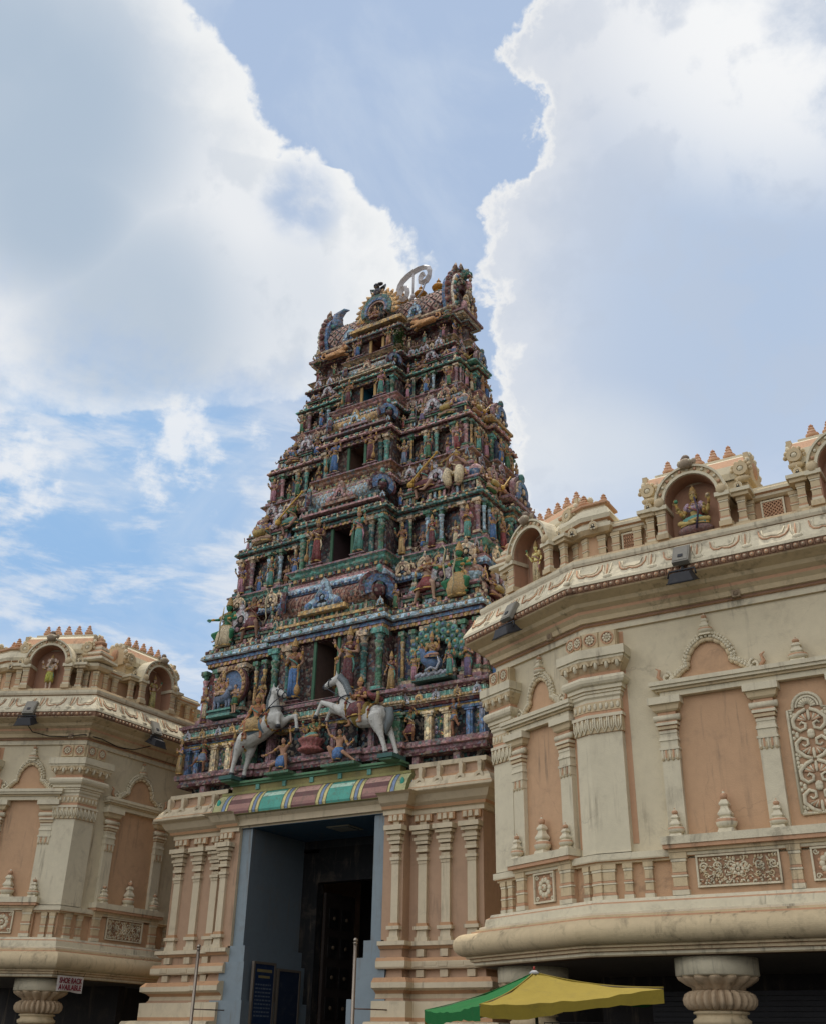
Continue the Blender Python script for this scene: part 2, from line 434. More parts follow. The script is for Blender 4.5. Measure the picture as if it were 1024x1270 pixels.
def remesh(mb, name, voxel, smooth=3):
    me = mb.mesh('tmp'); o = bpy.data.objects.new('tmp', me); COL.objects.link(o)
    r = o.modifiers.new('r', 'REMESH'); r.mode = 'VOXEL'; r.voxel_size = voxel; r.use_smooth_shade = True
    s = o.modifiers.new('s', 'SMOOTH'); s.iterations = smooth; s.factor = .5
    dg = bpy.context.evaluated_depsgraph_get()
    m2 = bpy.data.meshes.new_from_object(o.evaluated_get(dg)); m2.name = name
    bpy.data.objects.remove(o); bpy.data.meshes.remove(me)
    vs = [tuple(v.co) for v in m2.vertices]; fs = [tuple(p.vertices) for p in m2.polygons]
    bpy.data.meshes.remove(m2)
    out = MB(); out.add(vs, fs, WHITE, True)
    return out

def loft(mb, rings, col, seg=20, folds=0, fd=.0, close=True):
    """rings: (cx, cy, z, rx, ry)"""
    v = []; fs = []
    for k, (cx, cy, z, rx, ry) in enumerate(rings):
        amp = fd * k / max(1, len(rings) - 1)
        for i in range(seg):
            a = 2 * pi * i / seg; m = 1 + amp * cos(folds * a)
            v.append((cx + rx * m * cos(a), cy + ry * m * sin(a), z))
    n = len(rings)
    for k in range(n - 1):
        for i in range(seg):
            j = (i + 1) % seg
            fs.append((k * seg + i, k * seg + j, (k + 1) * seg + j, (k + 1) * seg + i))
    if close:
        fs.append(tuple(range(seg))[::-1]); fs.append(tuple(range((n - 1) * seg, n * seg)))
    mb.add(v, fs, col, True)

def fingers(mb, wrist, direction, facing, size=.055, curl=.35):
    """palm, four unequal bent fingers and a thumb from the palm's side"""
    d = Vector(direction).normalized(); n = Vector(facing); n = (n - d * n.dot(d)).normalized(); s = d.cross(n)
    w = Vector(wrist); pl = size * .95
    mb.tube([w, w + d * pl * .5, w + d * pl], [size * .3, size * .42, size * .36], WHITE, 8, True, .5, tuple(n))
    for k, (off, ln) in enumerate(((-.33, .8), (-.11, .98), (.11, .92), (.33, .7))):
        b = w + d * pl * .92 + s * (size * off); L = size * ln
        p1 = b + d * L * .5 + n * (L * .12 * curl * 2); p2 = p1 + d * L * .5 * (1 - curl * .6) + n * L * .5 * curl
        mb.tube([b, p1, p2], [size * .13, size * .115, size * .08], WHITE, 5)
    b = w + d * pl * .3 + s * (size * -.36)
    mb.tube([b, b + (d * .6 - s * .7 + n * .2) * size * .45, b + (d * 1.1 - s * .75 + n * .4) * size * .6], [size * .16, size * .13, size * .09], WHITE, 5)

def head_parts(pose, head, body, tall=.16, style='crown', tilt=(0, 0)):
    hx, hy, hz = head
    c = MB()
    if style in ('crown', 'lowcrown'):
        k = 1 if style == 'crown' else .6
        pr = [(.05, .02), (.062, .03), (.062, .045), (.05, .05), (.056, .07), (.048, .085), (.05, .1), (.036, .125), (.038, .14), (.018, .165), (.02, .178), (.004, .2)]
        c.lathe(hx, hy + .008, [(r, hz + z * k) for r, z in pr], 12, WHITE)
    elif style == 'hair':
        c.ball((hx, hy + .018, hz + .018), (.06, .058, .06), WHITE, 10, 7)
        c.ball((hx, hy + .05, hz + .05), (.03, .03, .03), WHITE, 8, 5)
    elif style == 'turban':
        c.ball((hx, hy + .008, hz + .04), (.064, .064, .04), WHITE, 10, 6)
        c.ball((hx, hy - .02, hz + .085), (.02, .02, .032), WHITE, 8, 5)
    e = MB()
    for sx in (-1, 1):
        e.ball((hx + sx * .02, hy - .05, hz + .006), (.011, .007, .006), S(215, 208, 190), 6, 4)
        e.ball((hx + sx * .02, hy - .0555, hz + .006), (.005, .004, .005), S(20, 18, 18), 5, 4)
        e.tube([(hx + sx * .007, hy - .056, hz + .019), (hx + sx * .021, hy - .055, hz + .023), (hx + sx * .034, hy - .045, hz + .018)], .003, S(20, 18, 18), 4)
    e.tube([(hx - .014, hy - .05, hz - .032), (hx, hy - .054, hz - .033), (hx + .014, hy - .05, hz - .032)], [.002, .005, .002], S(120, 40, 36), 5)
    return c, e

def human(name, pz=.53, px=0.0, arms=(), legs=None, female=True, style='crown', lean=(0, 0), skirt=None, blouse=True, head_off=(0, 0, 0), jewels=True, sash=True, voxel=.0105, belly=0.0, curl=.5):
    """one statue prototype of unit height; returns {part name: (mesh, material)}"""
    b = MB(); lx, ly = lean
    P = Vector((px, 0, pz)); W = P + Vector((lx * .3, ly * .3, .1)); C = P + Vector((lx * .7, ly * .7, .2)); N = P + Vector((lx, ly, .305))
    H = N + Vector((head_off[0], -.012 + head_off[1], .085 + head_off[2]))
    sw = .098 if female else .118
    loft(b, [(P.x, P.y, P.z - .07, .05, .045), (P.x, P.y, P.z - .03, .088, .066), (P.x, P.y, P.z + .02, .09 if female else .082, .064),
             (W.x, W.y - belly * .4, W.z - .01, .064 + belly, .048 + belly), (W.x, W.y - belly * .2, W.z + .03, .068 + belly * .5, .05 + belly * .5), (C.x, C.y, C.z, .085 if female else .1, .058), (C.x, C.y, C.z + .055, sw - .01, .052), (N.x, N.y, N.z - .015, .05, .036), (N.x, N.y, N.z + .012, .03, .03)], WHITE, 16)
    capsule(b, N - Vector((0, 0, .03)), N + Vector((0, -.004, .05)), .031, .03)
    b.ball(H, (.05, .058, .066), WHITE, 12, 9)
    b.ball(H + Vector((0, -.028, -.038)), (.03, .03, .026), WHITE, 8, 6)
    capsule(b, H + Vector((0, -.052, .008)), H + Vector((0, -.064, -.014)), .007, .011, 8)
    for sx in (-1, 1): b.ball(H + Vector((sx * .05, .004, -.005)), (.012, .016, .022), WHITE, 8, 6)
    if female:
        for sx in (-1, 1): b.ball(C + Vector((sx * .042, -.045, .005)), .037, WHITE, 10, 7)
    hands = []
    for (sx, el, wr, hd) in arms:
        sh = N + Vector((sx * sw, 0, -.035)); el = P + Vector(el); wr = P + Vector(wr)
        b.ball(sh, .04 if not female else .035, WHITE, 8, 6)
        capsule(b, sh, el, .034 if not female else .029, .026); capsule(b, el, wr, .027, .018)
        hands.append((wr, wr - el if hd is None else Vector(hd), sx))
    if legs:
        for (hip, kn, an, toe) in legs:
            capsule(b, hip, kn, .056, .04); capsule(b, kn, an, .042, .026); capsule(b, an, toe, .026, .017)
            m = (Vector(kn) * .65 + Vector(an) * .35); b.ball(m + Vector((0, .012, 0)), (.036, .038, .05), WHITE, 8, 6)
    body = remesh(b, name, voxel)
    for wr, d, sx in hands:
        fingers(body, wr, d, (0, -1, .15), .055, curl)
    if legs:
        for (hip, kn, an, toe) in legs:
            t = Vector(toe); d = (t - Vector(an)); d.z = 0; d = d.normalized() if d.length > 1e-4 else Vector((0, -1, 0)); sd = Vector((-d.y, d.x, 0))
            for k in range(5): body.ball(t + sd * ((k - 2) * .0085) + d * (.016 - abs(k - 1) * .002), .007, WHITE, 5, 4)
    parts = {'body': (body.mesh(name + '_body'), M_SKIN)}
    hd, ey = head_parts(None, H, body, style=style)
    parts['crown' if 'crown' in style else ('turban' if style == 'turban' else 'hair')] = (hd.mesh(name + '_head'), M_STATUE)
    if 'crown' in style:
        hr = MB(); hr.ball(H + Vector((0, .022, -.004)), (.056, .05, .062), DARKHAIR, 10, 7); hr.ball(H + Vector((0, .045, -.06)), (.04, .025, .05), DARKHAIR, 8, 6)
        parts['hair'] = (hr.mesh(name + '_hair'), M_STATUE)
    parts['eyes'] = (ey.mesh(name + '_eyes'), M_STATUE)
    if skirt:
        g = MB(); loft(g, skirt, WHITE, 28, 9, .07); 
        # front pleat fall and hem band
        z0 = skirt[-1]
        for k in (-1, 0, 1):
            g.tube([(skirt[0][0] + k * .012, skirt[0][1] - skirt[0][4] - .004, skirt[0][2] - .02), (z0[0] + k * .02, (skirt[0][1] - skirt[0][4] + z0[1] - z0[4]) * .5 - .012, (skirt[0][2] + z0[2]) * .5), (z0[0] + k * .026, z0[1] - z0[4] - .008, z0[2] + .005)], [.008, .012, .012], WHITE, 5)
        parts['skirt'] = (g.mesh(name + '_skirt'), M_STATUE)
        h = MB(); loft(h, [(z0[0], z0[1], z0[2] - .004, z0[3] * 1.07, z0[4] * 1.07), (z0[0], z0[1], z0[2] + .022, z0[3] * 1.06, z0[4] * 1.06)], WHITE, 24, 0, 0, False)
        parts['gold_border'] = (h.mesh(name + '_border'), M_STATUE)
        h = MB(); s0 = skirt[0]; loft(h, [(s0[0], s0[1], s0[2] - .03, s0[3] * 1.1, s0[4] * 1.12), (s0[0], s0[1], s0[2] + .004, s0[3] * 1.06, s0[4] * 1.08)], WHITE, 20, 0, 0, False)
        parts['waist_belt'] = (h.mesh(name + '_belt'), M_STATUE)
    if blouse and female:
        g = MB(); loft(g, [(C.x, C.y, C.z - .045, .08, .058), (C.x, C.y - .006, C.z - .01, .094, .075), (C.x, C.y - .006, C.z + .02, .098, .074), (C.x, C.y, C.z + .055, sw + .004, .057), (N.x, N.y, N.z - .025, .07, .043)], WHITE, 18)
        for (sx, el, wr, hd_) in arms:
            sh = N + Vector((sx * sw, 0, -.035)); e2 = P + Vector(el); capsule(g, sh, sh + (e2 - sh) * .45, .041, .036, 8)
        parts['blouse'] = (g.mesh(name + '_blouse'), M_STATUE)
    if sash:
        g = MB(); pth = []
        for i in range(15):
            a = -1.9 + i * .27; pth.append((C.x + .105 * sin(a) * (1 - .1 * i / 15), C.y - .078 * cos(a), C.z + .085 - i * .017))
        g.tube(pth, .014, WHITE, 5, True, .5)
        g.tube([(P.x + .09, P.y - .03, P.z + .02), (P.x + .12, P.y - .02, P.z - .1), (P.x + .105, P.y - .03, P.z - .24)], [.018, .022, .012], WHITE, 5, True, .5)
        parts['sash'] = (g.mesh(name + '_sash'), M_STATUE)
    if jewels:
        g = MB()
        for r, dz in ((.045, -.005), (.06, -.03), (.075, -.06)):
            g.tube([(N.x + r * sin(a), N.y - .004 - (r + .005) * cos(a) * .85 - (.02 if dz < -.02 else 0), N.z + dz + .018 * (1 - cos(a)) - .008) for a in [-1.9 + .38 * i for i in range(11)]], .006, WHITE, 5)
        for wr, d, sx in hands:
            dn = d.normalized()
            for k in (0, .018): capsule(g, wr - dn * (.012 + k), wr - dn * (.02 + k), .023, .023, 8)
        for (sx, el, wr, hd_) in arms:
            sh = N + Vector((sx * sw, 0, -.035)); e2 = P + Vector(el); m = sh.lerp(e2, .55); capsule(g, m, m.lerp(e2, .12), .037, .036, 8)
        loft(g, [(P.x, P.y, P.z + .03, .1, .078), (P.x, P.y, P.z + .055, .094, .074)], WHITE, 16, 0, 0, False)
        parts['jewellery'] = (g.mesh(name + '_jewels'), M_STATUE)
    return parts

def stand_legs(px=0.0, sp=.045, turn=.0):
    return [((px - .045, 0, .5), (px * .6 - sp - .005, -.015, .28), (-sp, .005, .055), (-sp - .015, -.075, .02)), ((px + .045, 0, .5), (px * .6 + sp + .008, -.03, .28), (sp, .005, .055), (sp + .02, -.075, .02))]
def long_skirt(px=0.0, fl=.115, z=.035):
    return [(px, 0, .575, .082, .064), (px, 0, .5, .1, .078), (px * .8, -.005, .36, .098, .08), (px * .4, -.005, .2, fl * .92, .082), (0, -.005, z, fl, .09)]

def add_part(parts, nm, mb): parts[nm] = (mb.mesh(nm + '_mesh'), M_STATUE)

def mace(x, y, ztop, zbot=.03):
    m = MB(); m.lathe(x, y, [(.012, ztop), (.026, ztop - .02), (.012, ztop - .045), (.014, zbot + .2), (.03, zbot + .17), (.05, zbot + .12), (.055, zbot + .08), (.045, zbot + .03), (.015, zbot)][::-1], 9, WHITE); return m

PROTO = {}
def make_protos():
    P = PROTO
    up = lambda sx: (sx, (sx * .185, .0, .155), (sx * .225, -.09, .275), (sx * .1, -.15, .9))
    # guardian with four arms leaning on a mace
    g = human('guardian', px=.015, arms=[(-1, (-.18, 0, .13), (-.165, -.1, .0), (0, -.2, -.8)), (1, (.165, .01, .12), (.07, -.12, .1), (-.7, -.4, .3)), up(-1), up(1)], legs=stand_legs(.015), skirt=long_skirt(.015), lean=(.012, 0))
    add_part(g, 'mace', mace(-.165, -.125, .56)); P['guardian'] = g
    g = human('guardian_m', px=-.015, arms=[(1, (.18, 0, .13), (.165, -.1, .0), (0, -.2, -.8)), (-1, (-.165, .01, .12), (-.07, -.12, .1), (.7, -.4, .3)), up(-1), up(1)], legs=stand_legs(-.015), skirt=long_skirt(-.015), lean=(-.012, 0))
    add_part(g, 'mace', mace(.165, -.125, .56)); P['guardian_m'] = g
    # lady with one raised hand, one lowered
    for nm, q in (('lady', 1), ('lady_m', -1)):
        g = human(nm, px=.02 * q, arms=[(-q, (-.165 * q, .02, .12), (-.185 * q, -.05, -.02), (0, -.2, -.9)), (q, (.165 * q, .01, .13), (.19 * q, -.09, .26), (.1 * q, -.1, .9))], legs=stand_legs(.02 * q), skirt=long_skirt(.02 * q), lean=(-.02 * q, 0), head_off=(.01 * q, 0, 0))
        f = MB(); f.ball((.195 * q + .02 * q, -.11, .53 + .36), (.03, .03, .035), WHITE, 8, 5); f.tube([(.19 * q, -.1, .8), (.21 * q, -.11, .88)], .008, WHITE, 5); add_part(g, 'lotus_bud', f)
        P[nm] = g
    # deity with four arms, palms raised
    g = human('deity4', arms=[(-1, (-.15, -.02, .12), (-.12, -.13, .19), (.0, -.15, .9)), (1, (.15, -.02, .12), (.14, -.12, .02), (0, -.3, -.8)), up(-1), up(1)], legs=stand_legs(), skirt=long_skirt())
    for sx in (-1, 1):
        f = MB(); f.lathe(sx * .235, -.1, [(.008, .84), (.03, .86), (.04, .89), (.02, .92), (.005, .94)], 8, WHITE)
        add_part(g, 'emblem' if sx < 0 else 'conch', f)
    P['deity4'] = g
    # hands folded at the breast
    P['praying'] = human('praying', arms=[(-1, (-.15, -.02, .12), (-.022, -.13, .19), (.05, -.1, .9)), (1, (.15, -.02, .12), (.022, -.13, .19), (-.05, -.1, .9))], legs=stand_legs(), skirt=long_skirt(fl=.1))
    # man, arms crossed, short kilt
    P['man'] = human('man', female=False, style='hair', arms=[(-1, (-.16, -.02, .13), (-.03, -.13, .15), (.9, -.1, .15)), (1, (.16, -.02, .13), (.05, -.14, .13), (-.9, -.1, .1))], legs=stand_legs(), skirt=[(0, 0, .57, .09, .07), (0, 0, .48, .105, .085), (0, 0, .3, .125, .095)], sash=False)
    # dancers
    kilt = [(0, 0, .58, .08, .064), (0, -.005, .5, .108, .085), (0, -.01, .4, .12, .095), (0, -.015, .31, .135, .1)]
    P['dancer_raised'] = human('dancer_raised', style='hair', px=0, arms=[(-1, (-.17, -.02, .2), (-.04, -.13, .22), (.9, -.2, 0)), (1, (.18, 0, .24), (.2, -.06, .38), (.1, 0, 1))],
        legs=[((-.045, 0, .5), (-.04, -.05, .27), (-.03, 0, .055), (-.03, -.08, .02)), ((.045, 0, .5), (.13, -.12, .43), (.2, -.06, .24), (.28, -.1, .27))], skirt=kilt[:3], lean=(-.02, 0))
    P['dancer_kneel'] = human('dancer_kneel', style='hair', px=.0, arms=[(-1, (-.18, -.02, .17), (-.3, -.08, .15), (-1, 0, .15)), (1, (.17, -.02, .2), (.1, -.13, .26), (-.8, -.2, .3))],
        legs=[((-.045, 0, .5), (-.15, -.12, .36), (-.3, -.04, .25), (-.36, -.06, .2)), ((.045, 0, .5), (.06, -.06, .26), (.05, 0, .055), (.07, -.08, .02))], skirt=[(0, 0, .58, .08, .064), (-.02, -.01, .5, .12, .09), (-.05, -.02, .38, .17, .11), (-.06, -.02, .3, .15, .1)], lean=(.03, 0))
    P['dancer_squat'] = human('dancer_squat', style='hair', pz=.46, arms=[(-1, (-.18, -.01, .18), (-.1, -.1, .1), (.7, -.2, -.2)), (1, (.19, 0, .31), (.1, 0, .44), (-.6, 0, .7))],
        legs=[((-.05, 0, .43), (-.14, -.1, .26), (-.07, 0, .055), (-.13, -.06, .02)), ((.05, 0, .43), (.14, -.1, .26), (.07, 0, .055), (.13, -.06, .02))], skirt=[(0, 0, .5, .08, .064), (0, -.01, .42, .12, .09), (0, -.03, .3, .14, .1), (0, -.035, .2, .13, .1)])
    # archer lunging, bow at arm's length
    g = human('archer', pz=.44, px=-.02, female=True, style='hair', arms=[(1, (.19, -.05, .21), (.3, -.08, .17), (1, -.1, 0)), (-1, (-.18, -.03, .2), (-.02, -.12, .19), (.9, -.1, 0))],
        legs=[((-.06, 0, .41), (-.16, -.05, .26), (-.27, .02, .06), (-.33, -.03, .02)), ((.04, 0, .41), (.16, -.1, .32), (.14, -.03, .06), (.2, -.07, .02))], skirt=[(-.02, 0, .49, .08, .064), (-.02, -.01, .42, .12, .09), (-.03, -.02, .33, .17, .1), (-.05, -.03, .24, .2, .1)], lean=(.02, 0))
    f = MB(); f.tube([(.34, -.1, .25), (.4, -.1, .36), (.37, -.1, .5), (.36, -.1, .62), (.37, -.1, .74), (.4, -.1, .88), (.34, -.1, .98)], [.008, .012, .014, .016, .014, .012, .008], WHITE, 6); f.tube([(.34, -.1, .25), (.02, -.13, .63), (.34, -.1, .98)], .004, WHITE, 4); f.tube([(-.02, -.135, .63), (.45, -.11, .62)], .006, WHITE, 4)
    add_part(g, 'bow', f); P['archer'] = g
    # archer seated with a great skirt, bow held upright
    g = human('archer_kneeling', pz=.3, female=False, style='crown', arms=[(-1, (-.19, -.03, .2), (-.3, -.08, .2), (-1, -.1, .05)), (1, (.2, -.03, .16), (.1, -.13, .14), (-.9, -.1, 0))],
        legs=[((-.07, 0, .28), (-.2, -.12, .2), (-.12, -.06, .05), (-.18, -.1, .02)), ((.07, 0, .28), (.2, -.12, .2), (.12, -.06, .05), (.18, -.1, .02))],
        skirt=[(0, 0, .36, .09, .07), (0, -.03, .29, .13, .09), (0, -.06, .2, .165, .1), (0, -.08, .1, .17, .085), (0, -.08, -.02, .14, .07)])
    f = MB(); f.tube([(-.02, -.2, -.02), (.02, -.21, .14), (.0, -.2, .34), (.03, -.18, .52), (.0, -.14, .66)], [.008, .012, .014, .012, .008], WHITE, 6); add_part(g, 'bow', f); P['archer_kneeling'] = g
    # musicians
    seat = [((-.06, 0, .13), (-.2, -.1, .1), (-.04, -.17, .05), (.04, -.19, .04)), ((.06, 0, .13), (.2, -.1, .1), (.04, -.17, .1), (-.04, -.19, .08))]
    lapcloth = [(0, 0, .22, .085, .07), (0, -.05, .16, .17, .1), (0, -.07, .1, .215, .105), (0, -.07, .04, .2, .09)]
    g = human('veena', pz=.16, style='hair', arms=[(-1, (-.17, -.03, .12), (-.13, -.14, .03), (.6, -.3, -.3)), (1, (.17, -.03, .16), (.2, -.12, .24), (.2, -.3, .6))], legs=[((-.06, 0, .13), (-.16, -.12, .16), (-.14, -.05, -.12), (-.16, -.12, -.15)), ((.06, 0, .13), (.17, -.12, .12), (.05, -.14, -.02), (-.02, -.17, -.03))], skirt=lapcloth)
    f = MB(); f.tube([(-.2, -.18, .1), (-.12, -.19, .2), (.06, -.17, .4), (.3, -.14, .64)], [.045, .02, .018, .014], WHITE, 7); f.ball((-.2, -.18, .1), (.065, .05, .065), WHITE, 9, 6); f.ball((.3, -.14, .64), .03, WHITE, 7, 5); add_part(g, 'veena', f); P['veena'] = g
    g = human('flute', pz=.16, female=False, style='turban', arms=[(-1, (-.18, -.05, .18), (-.1, -.13, .3), (.6, -.2, .2)), (1, (.2, -.04, .16), (.03, -.14, .33), (-.7, -.2, .2))], legs=[((-.06, 0, .13), (-.12, -.14, .18), (-.1, -.12, -.12), (-.1, -.2, -.15)), ((.06, 0, .13), (.12, -.14, .18), (.1, -.12, -.12), (.1, -.2, -.15))], skirt=[(0, 0, .22, .085, .07), (0, -.03, .17, .11, .085), (0, -.05, .11, .1, .07)], lean=(0, 0))
    f = MB()
    for sx in (-1, 1): f.tube([(sx * .05, -.02, .15), (sx * .12, -.14, .19), (sx * .125, -.15, .08), (sx * .1, -.13, -.06), (sx * .1, -.13, -.1)], [.05, .075, .085, .07, .035], WHITE, 10)
    add_part(g, 'trousers', f)
    f = MB(); f.tube([(-.22, -.2, .36), (.06, -.16, .53)], [.01, .008], WHITE, 6); add_part(g, 'flute', f); P['flute'] = g
    g = human('drummer', pz=.16, female=True, style='lowcrown', arms=[(-1, (-.18, -.05, .14), (-.12, -.15, .1), (.5, -.3, -.2)), (1, (.18, -.05, .14), (.13, -.15, .1), (-.5, -.3, -.2))], legs=seat, skirt=lapcloth)
    f = MB(); f.tube([(-.12, -.18, .2), (-.08, -.18, .2), (.08, -.18, .2), (.12, -.18, .2)], [.06, .072, .072, .06], WHITE, 10); add_part(g, 'drum', f); P['drummer'] = g
    g = human('spear', female=False, style='turban', arms=[(-1, (-.18, 0, .16), (-.24, -.06, .3), (0, -.1, .9)), (1, (.17, 0, .1), (.16, -.08, -.03), (0, -.2, -.9))], legs=stand_legs(sp=.06), skirt=[(0, 0, .57, .09, .07), (0, 0, .48, .11, .085), (0, 0, .34, .135, .1), (0, 0, .2, .14, .1)])
    f = MB(); f.tube([(-.245, -.09, .0), (-.245, -.09, 1.05)], .009, WHITE, 6); f.lathe(-.245, -.09, [(.01, 1.02), (.035, 1.07), (.028, 1.1), (.003, 1.17)], 6, WHITE, sy=.4); add_part(g, 'spear', f); P['spear'] = g
    # seated deity with four arms, crossed legs
    g = human('seated4', pz=.14, arms=[(-1, (-.17, -.02, .09), (-.17, -.15, .1), (-.2, -.3, .5)), (1, (.17, -.02, .09), (.17, -.15, .1), (.2, -.3, .5)), (-1, (-.195, 0, .155), (-.235, -.08, .27), (-.1, -.15, .9)), (1, (.195, 0, .155), (.235, -.08, .27), (.1, -.15, .9))], legs=seat, skirt=lapcloth, blouse=True)
    f = MB(); f.ball((-.23, -.1, .47), .03, WHITE, 8, 5); add_part(g, 'lotus_bud', f); f = MB(); f.ball((.23, -.1, .47), .03, WHITE, 8, 5); add_part(g, 'conch', f); P['seated4'] = g
    # Herculean dwarfs crouching under the horses
    P['dwarf'] = human('dwarf', pz=.30, female=False, style='hair', sash=False, arms=[(-1, (-.25, -.03, .36), (-.32, -.06, .55), (-.1, 0, 1)), (1, (.26, -.05, .06), (.4, -.1, .12), (.8, -.3, .4))],
        legs=[((-.07, 0, .27), (-.2, -.12, .36), (-.1, -.04, .06), (-.12, -.13, .02)), ((.07, 0, .27), (.21, -.14, .2), (.4, -.06, .05), (.48, -.1, .02))], skirt=[(0, 0, .36, .1, .085), (0, -.03, .28, .14, .12), (0, -.06, .18, .13, .1), (0, -.08, .08, .09, .08)], belly=.015)
    P['dwarf_m'] = human('dwarf_m', pz=.30, female=False, style='hair', sash=False, arms=[(1, (.22, -.03, .34), (.2, -.06, .6), (0, 0, 1)), (-1, (-.26, -.05, .16), (-.42, -.1, .1), (-.9, -.2, -.1))],
        legs=[((.07, 0, .27), (.17, -.12, .34), (.14, -.04, .06), (.14, -.13, .02)), ((-.07, 0, .27), (-.2, -.12, .16), (-.34, .0, .05), (-.42, -.04, .02))], skirt=[(0, 0, .36, .1, .085), (0, -.03, .28, .14, .12), (0, -.06, .18, .13, .1), (0, -.08, .08, .09, .08)])
    # rider, astride
    ride = [((-.05, 0, .14), (-.16, -.14, .1), (-.15, -.1, -.16), (-.17, -.17, -.19)), ((.05, 0, .14), (.16, -.14, .1), (.15, -.1, -.16), (.17, -.17, -.19))]
    P['rider'] = human('rider', pz=.16, female=True, style='lowcrown', arms=[(-1, (-.16, -.03, .11), (-.06, -.15, .14), (.4, -.4, .2)), (1, (.17, -.01, .11), (.1, -.14, .12), (-.7, -.3, .1))], legs=ride, skirt=[(0, 0, .22, .09, .075), (0, -.05, .17, .19, .13), (0, -.08, .06, .21, .14), (0, -.08, -.06, .19, .12)])
    P['rider_m'] = human('rider_m', pz=.16, female=False, style='lowcrown', arms=[(-1, (-.17, -.02, .1), (-.24, -.08, -.04), (-.2, -.3, -.7)), (1, (.17, -.01, .11), (.1, -.14, .08), (.3, -.5, -.1))], legs=ride, skirt=[(0, 0, .22, .09, .075), (0, -.05, .17, .19, .13), (0, -.08, .06, .2, .14), (0, -.08, -.06, .17, .12)])
    # elephant-headed deity, standing
    g = human('elephant_headed', female=False, belly=.045, arms=[(-1, (-.18, -.02, .11), (-.16, -.15, .1), (0, -.3, .6)), (1, (.18, -.02, .11), (.16, -.15, .1), (0, -.3, .6)), up(-1), up(1)], legs=stand_legs(sp=.06), skirt=[(0, 0, .57, .1, .09), (0, 0, .46, .125, .1), (0, 0, .32, .13, .1), (0, 0, .24, .12, .095)], sash=True)
    f = MB(); f.tube([(0, -.07, .93), (.0, -.115, .88), (-.012, -.13, .8), (-.03, -.14, .72), (-.06, -.145, .68), (-.09, -.14, .7)], [.04, .034, .028, .023, .019, .015], WHITE, 8)
    for sx in (-1, 1):
        f.plate([(sx * .045, .9), (sx * .13, .87), (sx * .15, .93), (sx * .12, .99), (sx * .05, .98)][::sx], .0, .02, WHITE)
        f.tube([(sx * .03, -.07, .87), (sx * .04, -.12, .84)], [.01, .005], S(220, 215, 200), 6)
    f.ball((0, -.01, .93), (.07, .07, .078), WHITE, 10, 7)
    add_part(g, 'elephant_head', f); P['elephant_headed'] = g

make_protos()

PARTCOL = {'crown': S(150, 120, 72), 'turban': S(165, 140, 80), 'jewellery': S(158, 122, 60), 'gold_border': S(160, 128, 66), 'waist_belt': S(160, 128, 66), 'hair': S(30, 27, 28), 'mace': S(140, 108, 62), 'bow': S(150, 140, 110), 'veena': S(170, 135, 60), 'flute': S(150, 120, 70), 'drum': S(142, 122, 70), 'spear': S(120, 125, 130), 'lotus_bud': S(70, 120, 90), 'conch': S(170, 150, 120), 'emblem': S(140, 120, 70)}
SKINS = [S(150, 120, 102), S(142, 110, 92), S(136, 106, 94), S(116, 90, 74), S(158, 130, 110)]
ROBES = {'red': S(122, 44, 44), 'teal': S(60, 124, 110), 'blue': S(52, 98, 148), 'yellow': S(156, 124, 62), 'pink': S(150, 96, 110), 'green': S(52, 104, 66), 'maroon': S(92, 38, 44), 'orange': S(148, 94, 62), 'cream': S(178, 160, 120), 'violet': S(104, 88, 122), 'grey-blue': S(92, 108, 128)}
KB = 1.5
ROBES = {k: tuple(a + (l - a) * .22 for a in v[:3]) + (1,) for k, v in ROBES.items() for l in [.3 * v[0] + .55 * v[1] + .15 * v[2]]}
def brt(c, k): return (min(.85, c[0] * k), min(.85, c[1] * k), min(.85, c[2] * k), 1)

def place(proto, name, x, y, z, h, robe, label, cat='statue', group=None, rot=0.0, skin=None, top=None, tint=None, mat=None):
    """a statue: an Empty at its feet and one mesh per part (shared between repeats)"""
    t = thing(name, label, cat, (x, y, z), group, rot, h)
    sk = skin or rnd.choice(SKINS); rb = ROBES[robe] if isinstance(robe, str) else robe
    tp = top or (rb if rnd.random() < .45 else ROBES[rnd.choice(list(ROBES))])
    sash = ROBES[rnd.choice(['yellow', 'cream', 'red', 'teal', 'orange', 'pink'])]
    cols = {'body': sk, 'skirt': rb, 'trousers': rb, 'blouse': tp, 'sash': sash, 'elephant_head': sk, 'eyes': None}
    for pn, (me, m) in PROTO[proto].items():
        o = bpy.data.objects.new(pn, me); COL.objects.link(o)
        if not me.materials: me.materials.append(mat or m)
        o.parent = t
        c = cols.get(pn, PARTCOL.get(pn, WHITE)) if pn in cols or pn in PARTCOL else WHITE
        if c is None: c = WHITE
        else: c = brt(c, KB * rnd.uniform(.85, 1.1))
        if tint and pn != 'eyes': c = tuple(a * b for a, b in zip(c, tuple(tint) + (1,)))
        o.color = c
    return t

# ------------------------------------------------------------------ the gate tower
KT = 1.78
YC = 2.7                                   # the tower's long axis lies this far behind the gate front
def C_(r, g, b):
    l = .35 * r + .5 * g + .15 * b; m = .34   # sun-faded, sooty paint
    return S(r + (l * 1.04 - r) * m, g + (l * .97 - g) * m, b + (l * .9 - b) * m, KT)
TEAL, DTEAL, GREEN, LGREEN = C_(62, 128, 116), C_(38, 84, 80), C_(50, 96, 70), C_(112, 152, 102)
MAUVE, PINK, MAROON, BROWN = C_(116, 82, 90), C_(150, 104, 108), C_(78, 40, 44), C_(122, 80, 62)
OCHRE, CREAM, STONE, YELLOW = C_(158, 122, 62), C_(176, 154, 112), C_(150, 128, 98), C_(170, 138, 52)
BLUE, SKYB, GREYB, NAVY = C_(62, 96, 140), C_(112, 146, 164), C_(124, 134, 150), C_(40, 52, 78)
DARK = C_(26, 24, 27); SILVER = C_(140, 140, 148); DRED = C_(92, 44, 42)
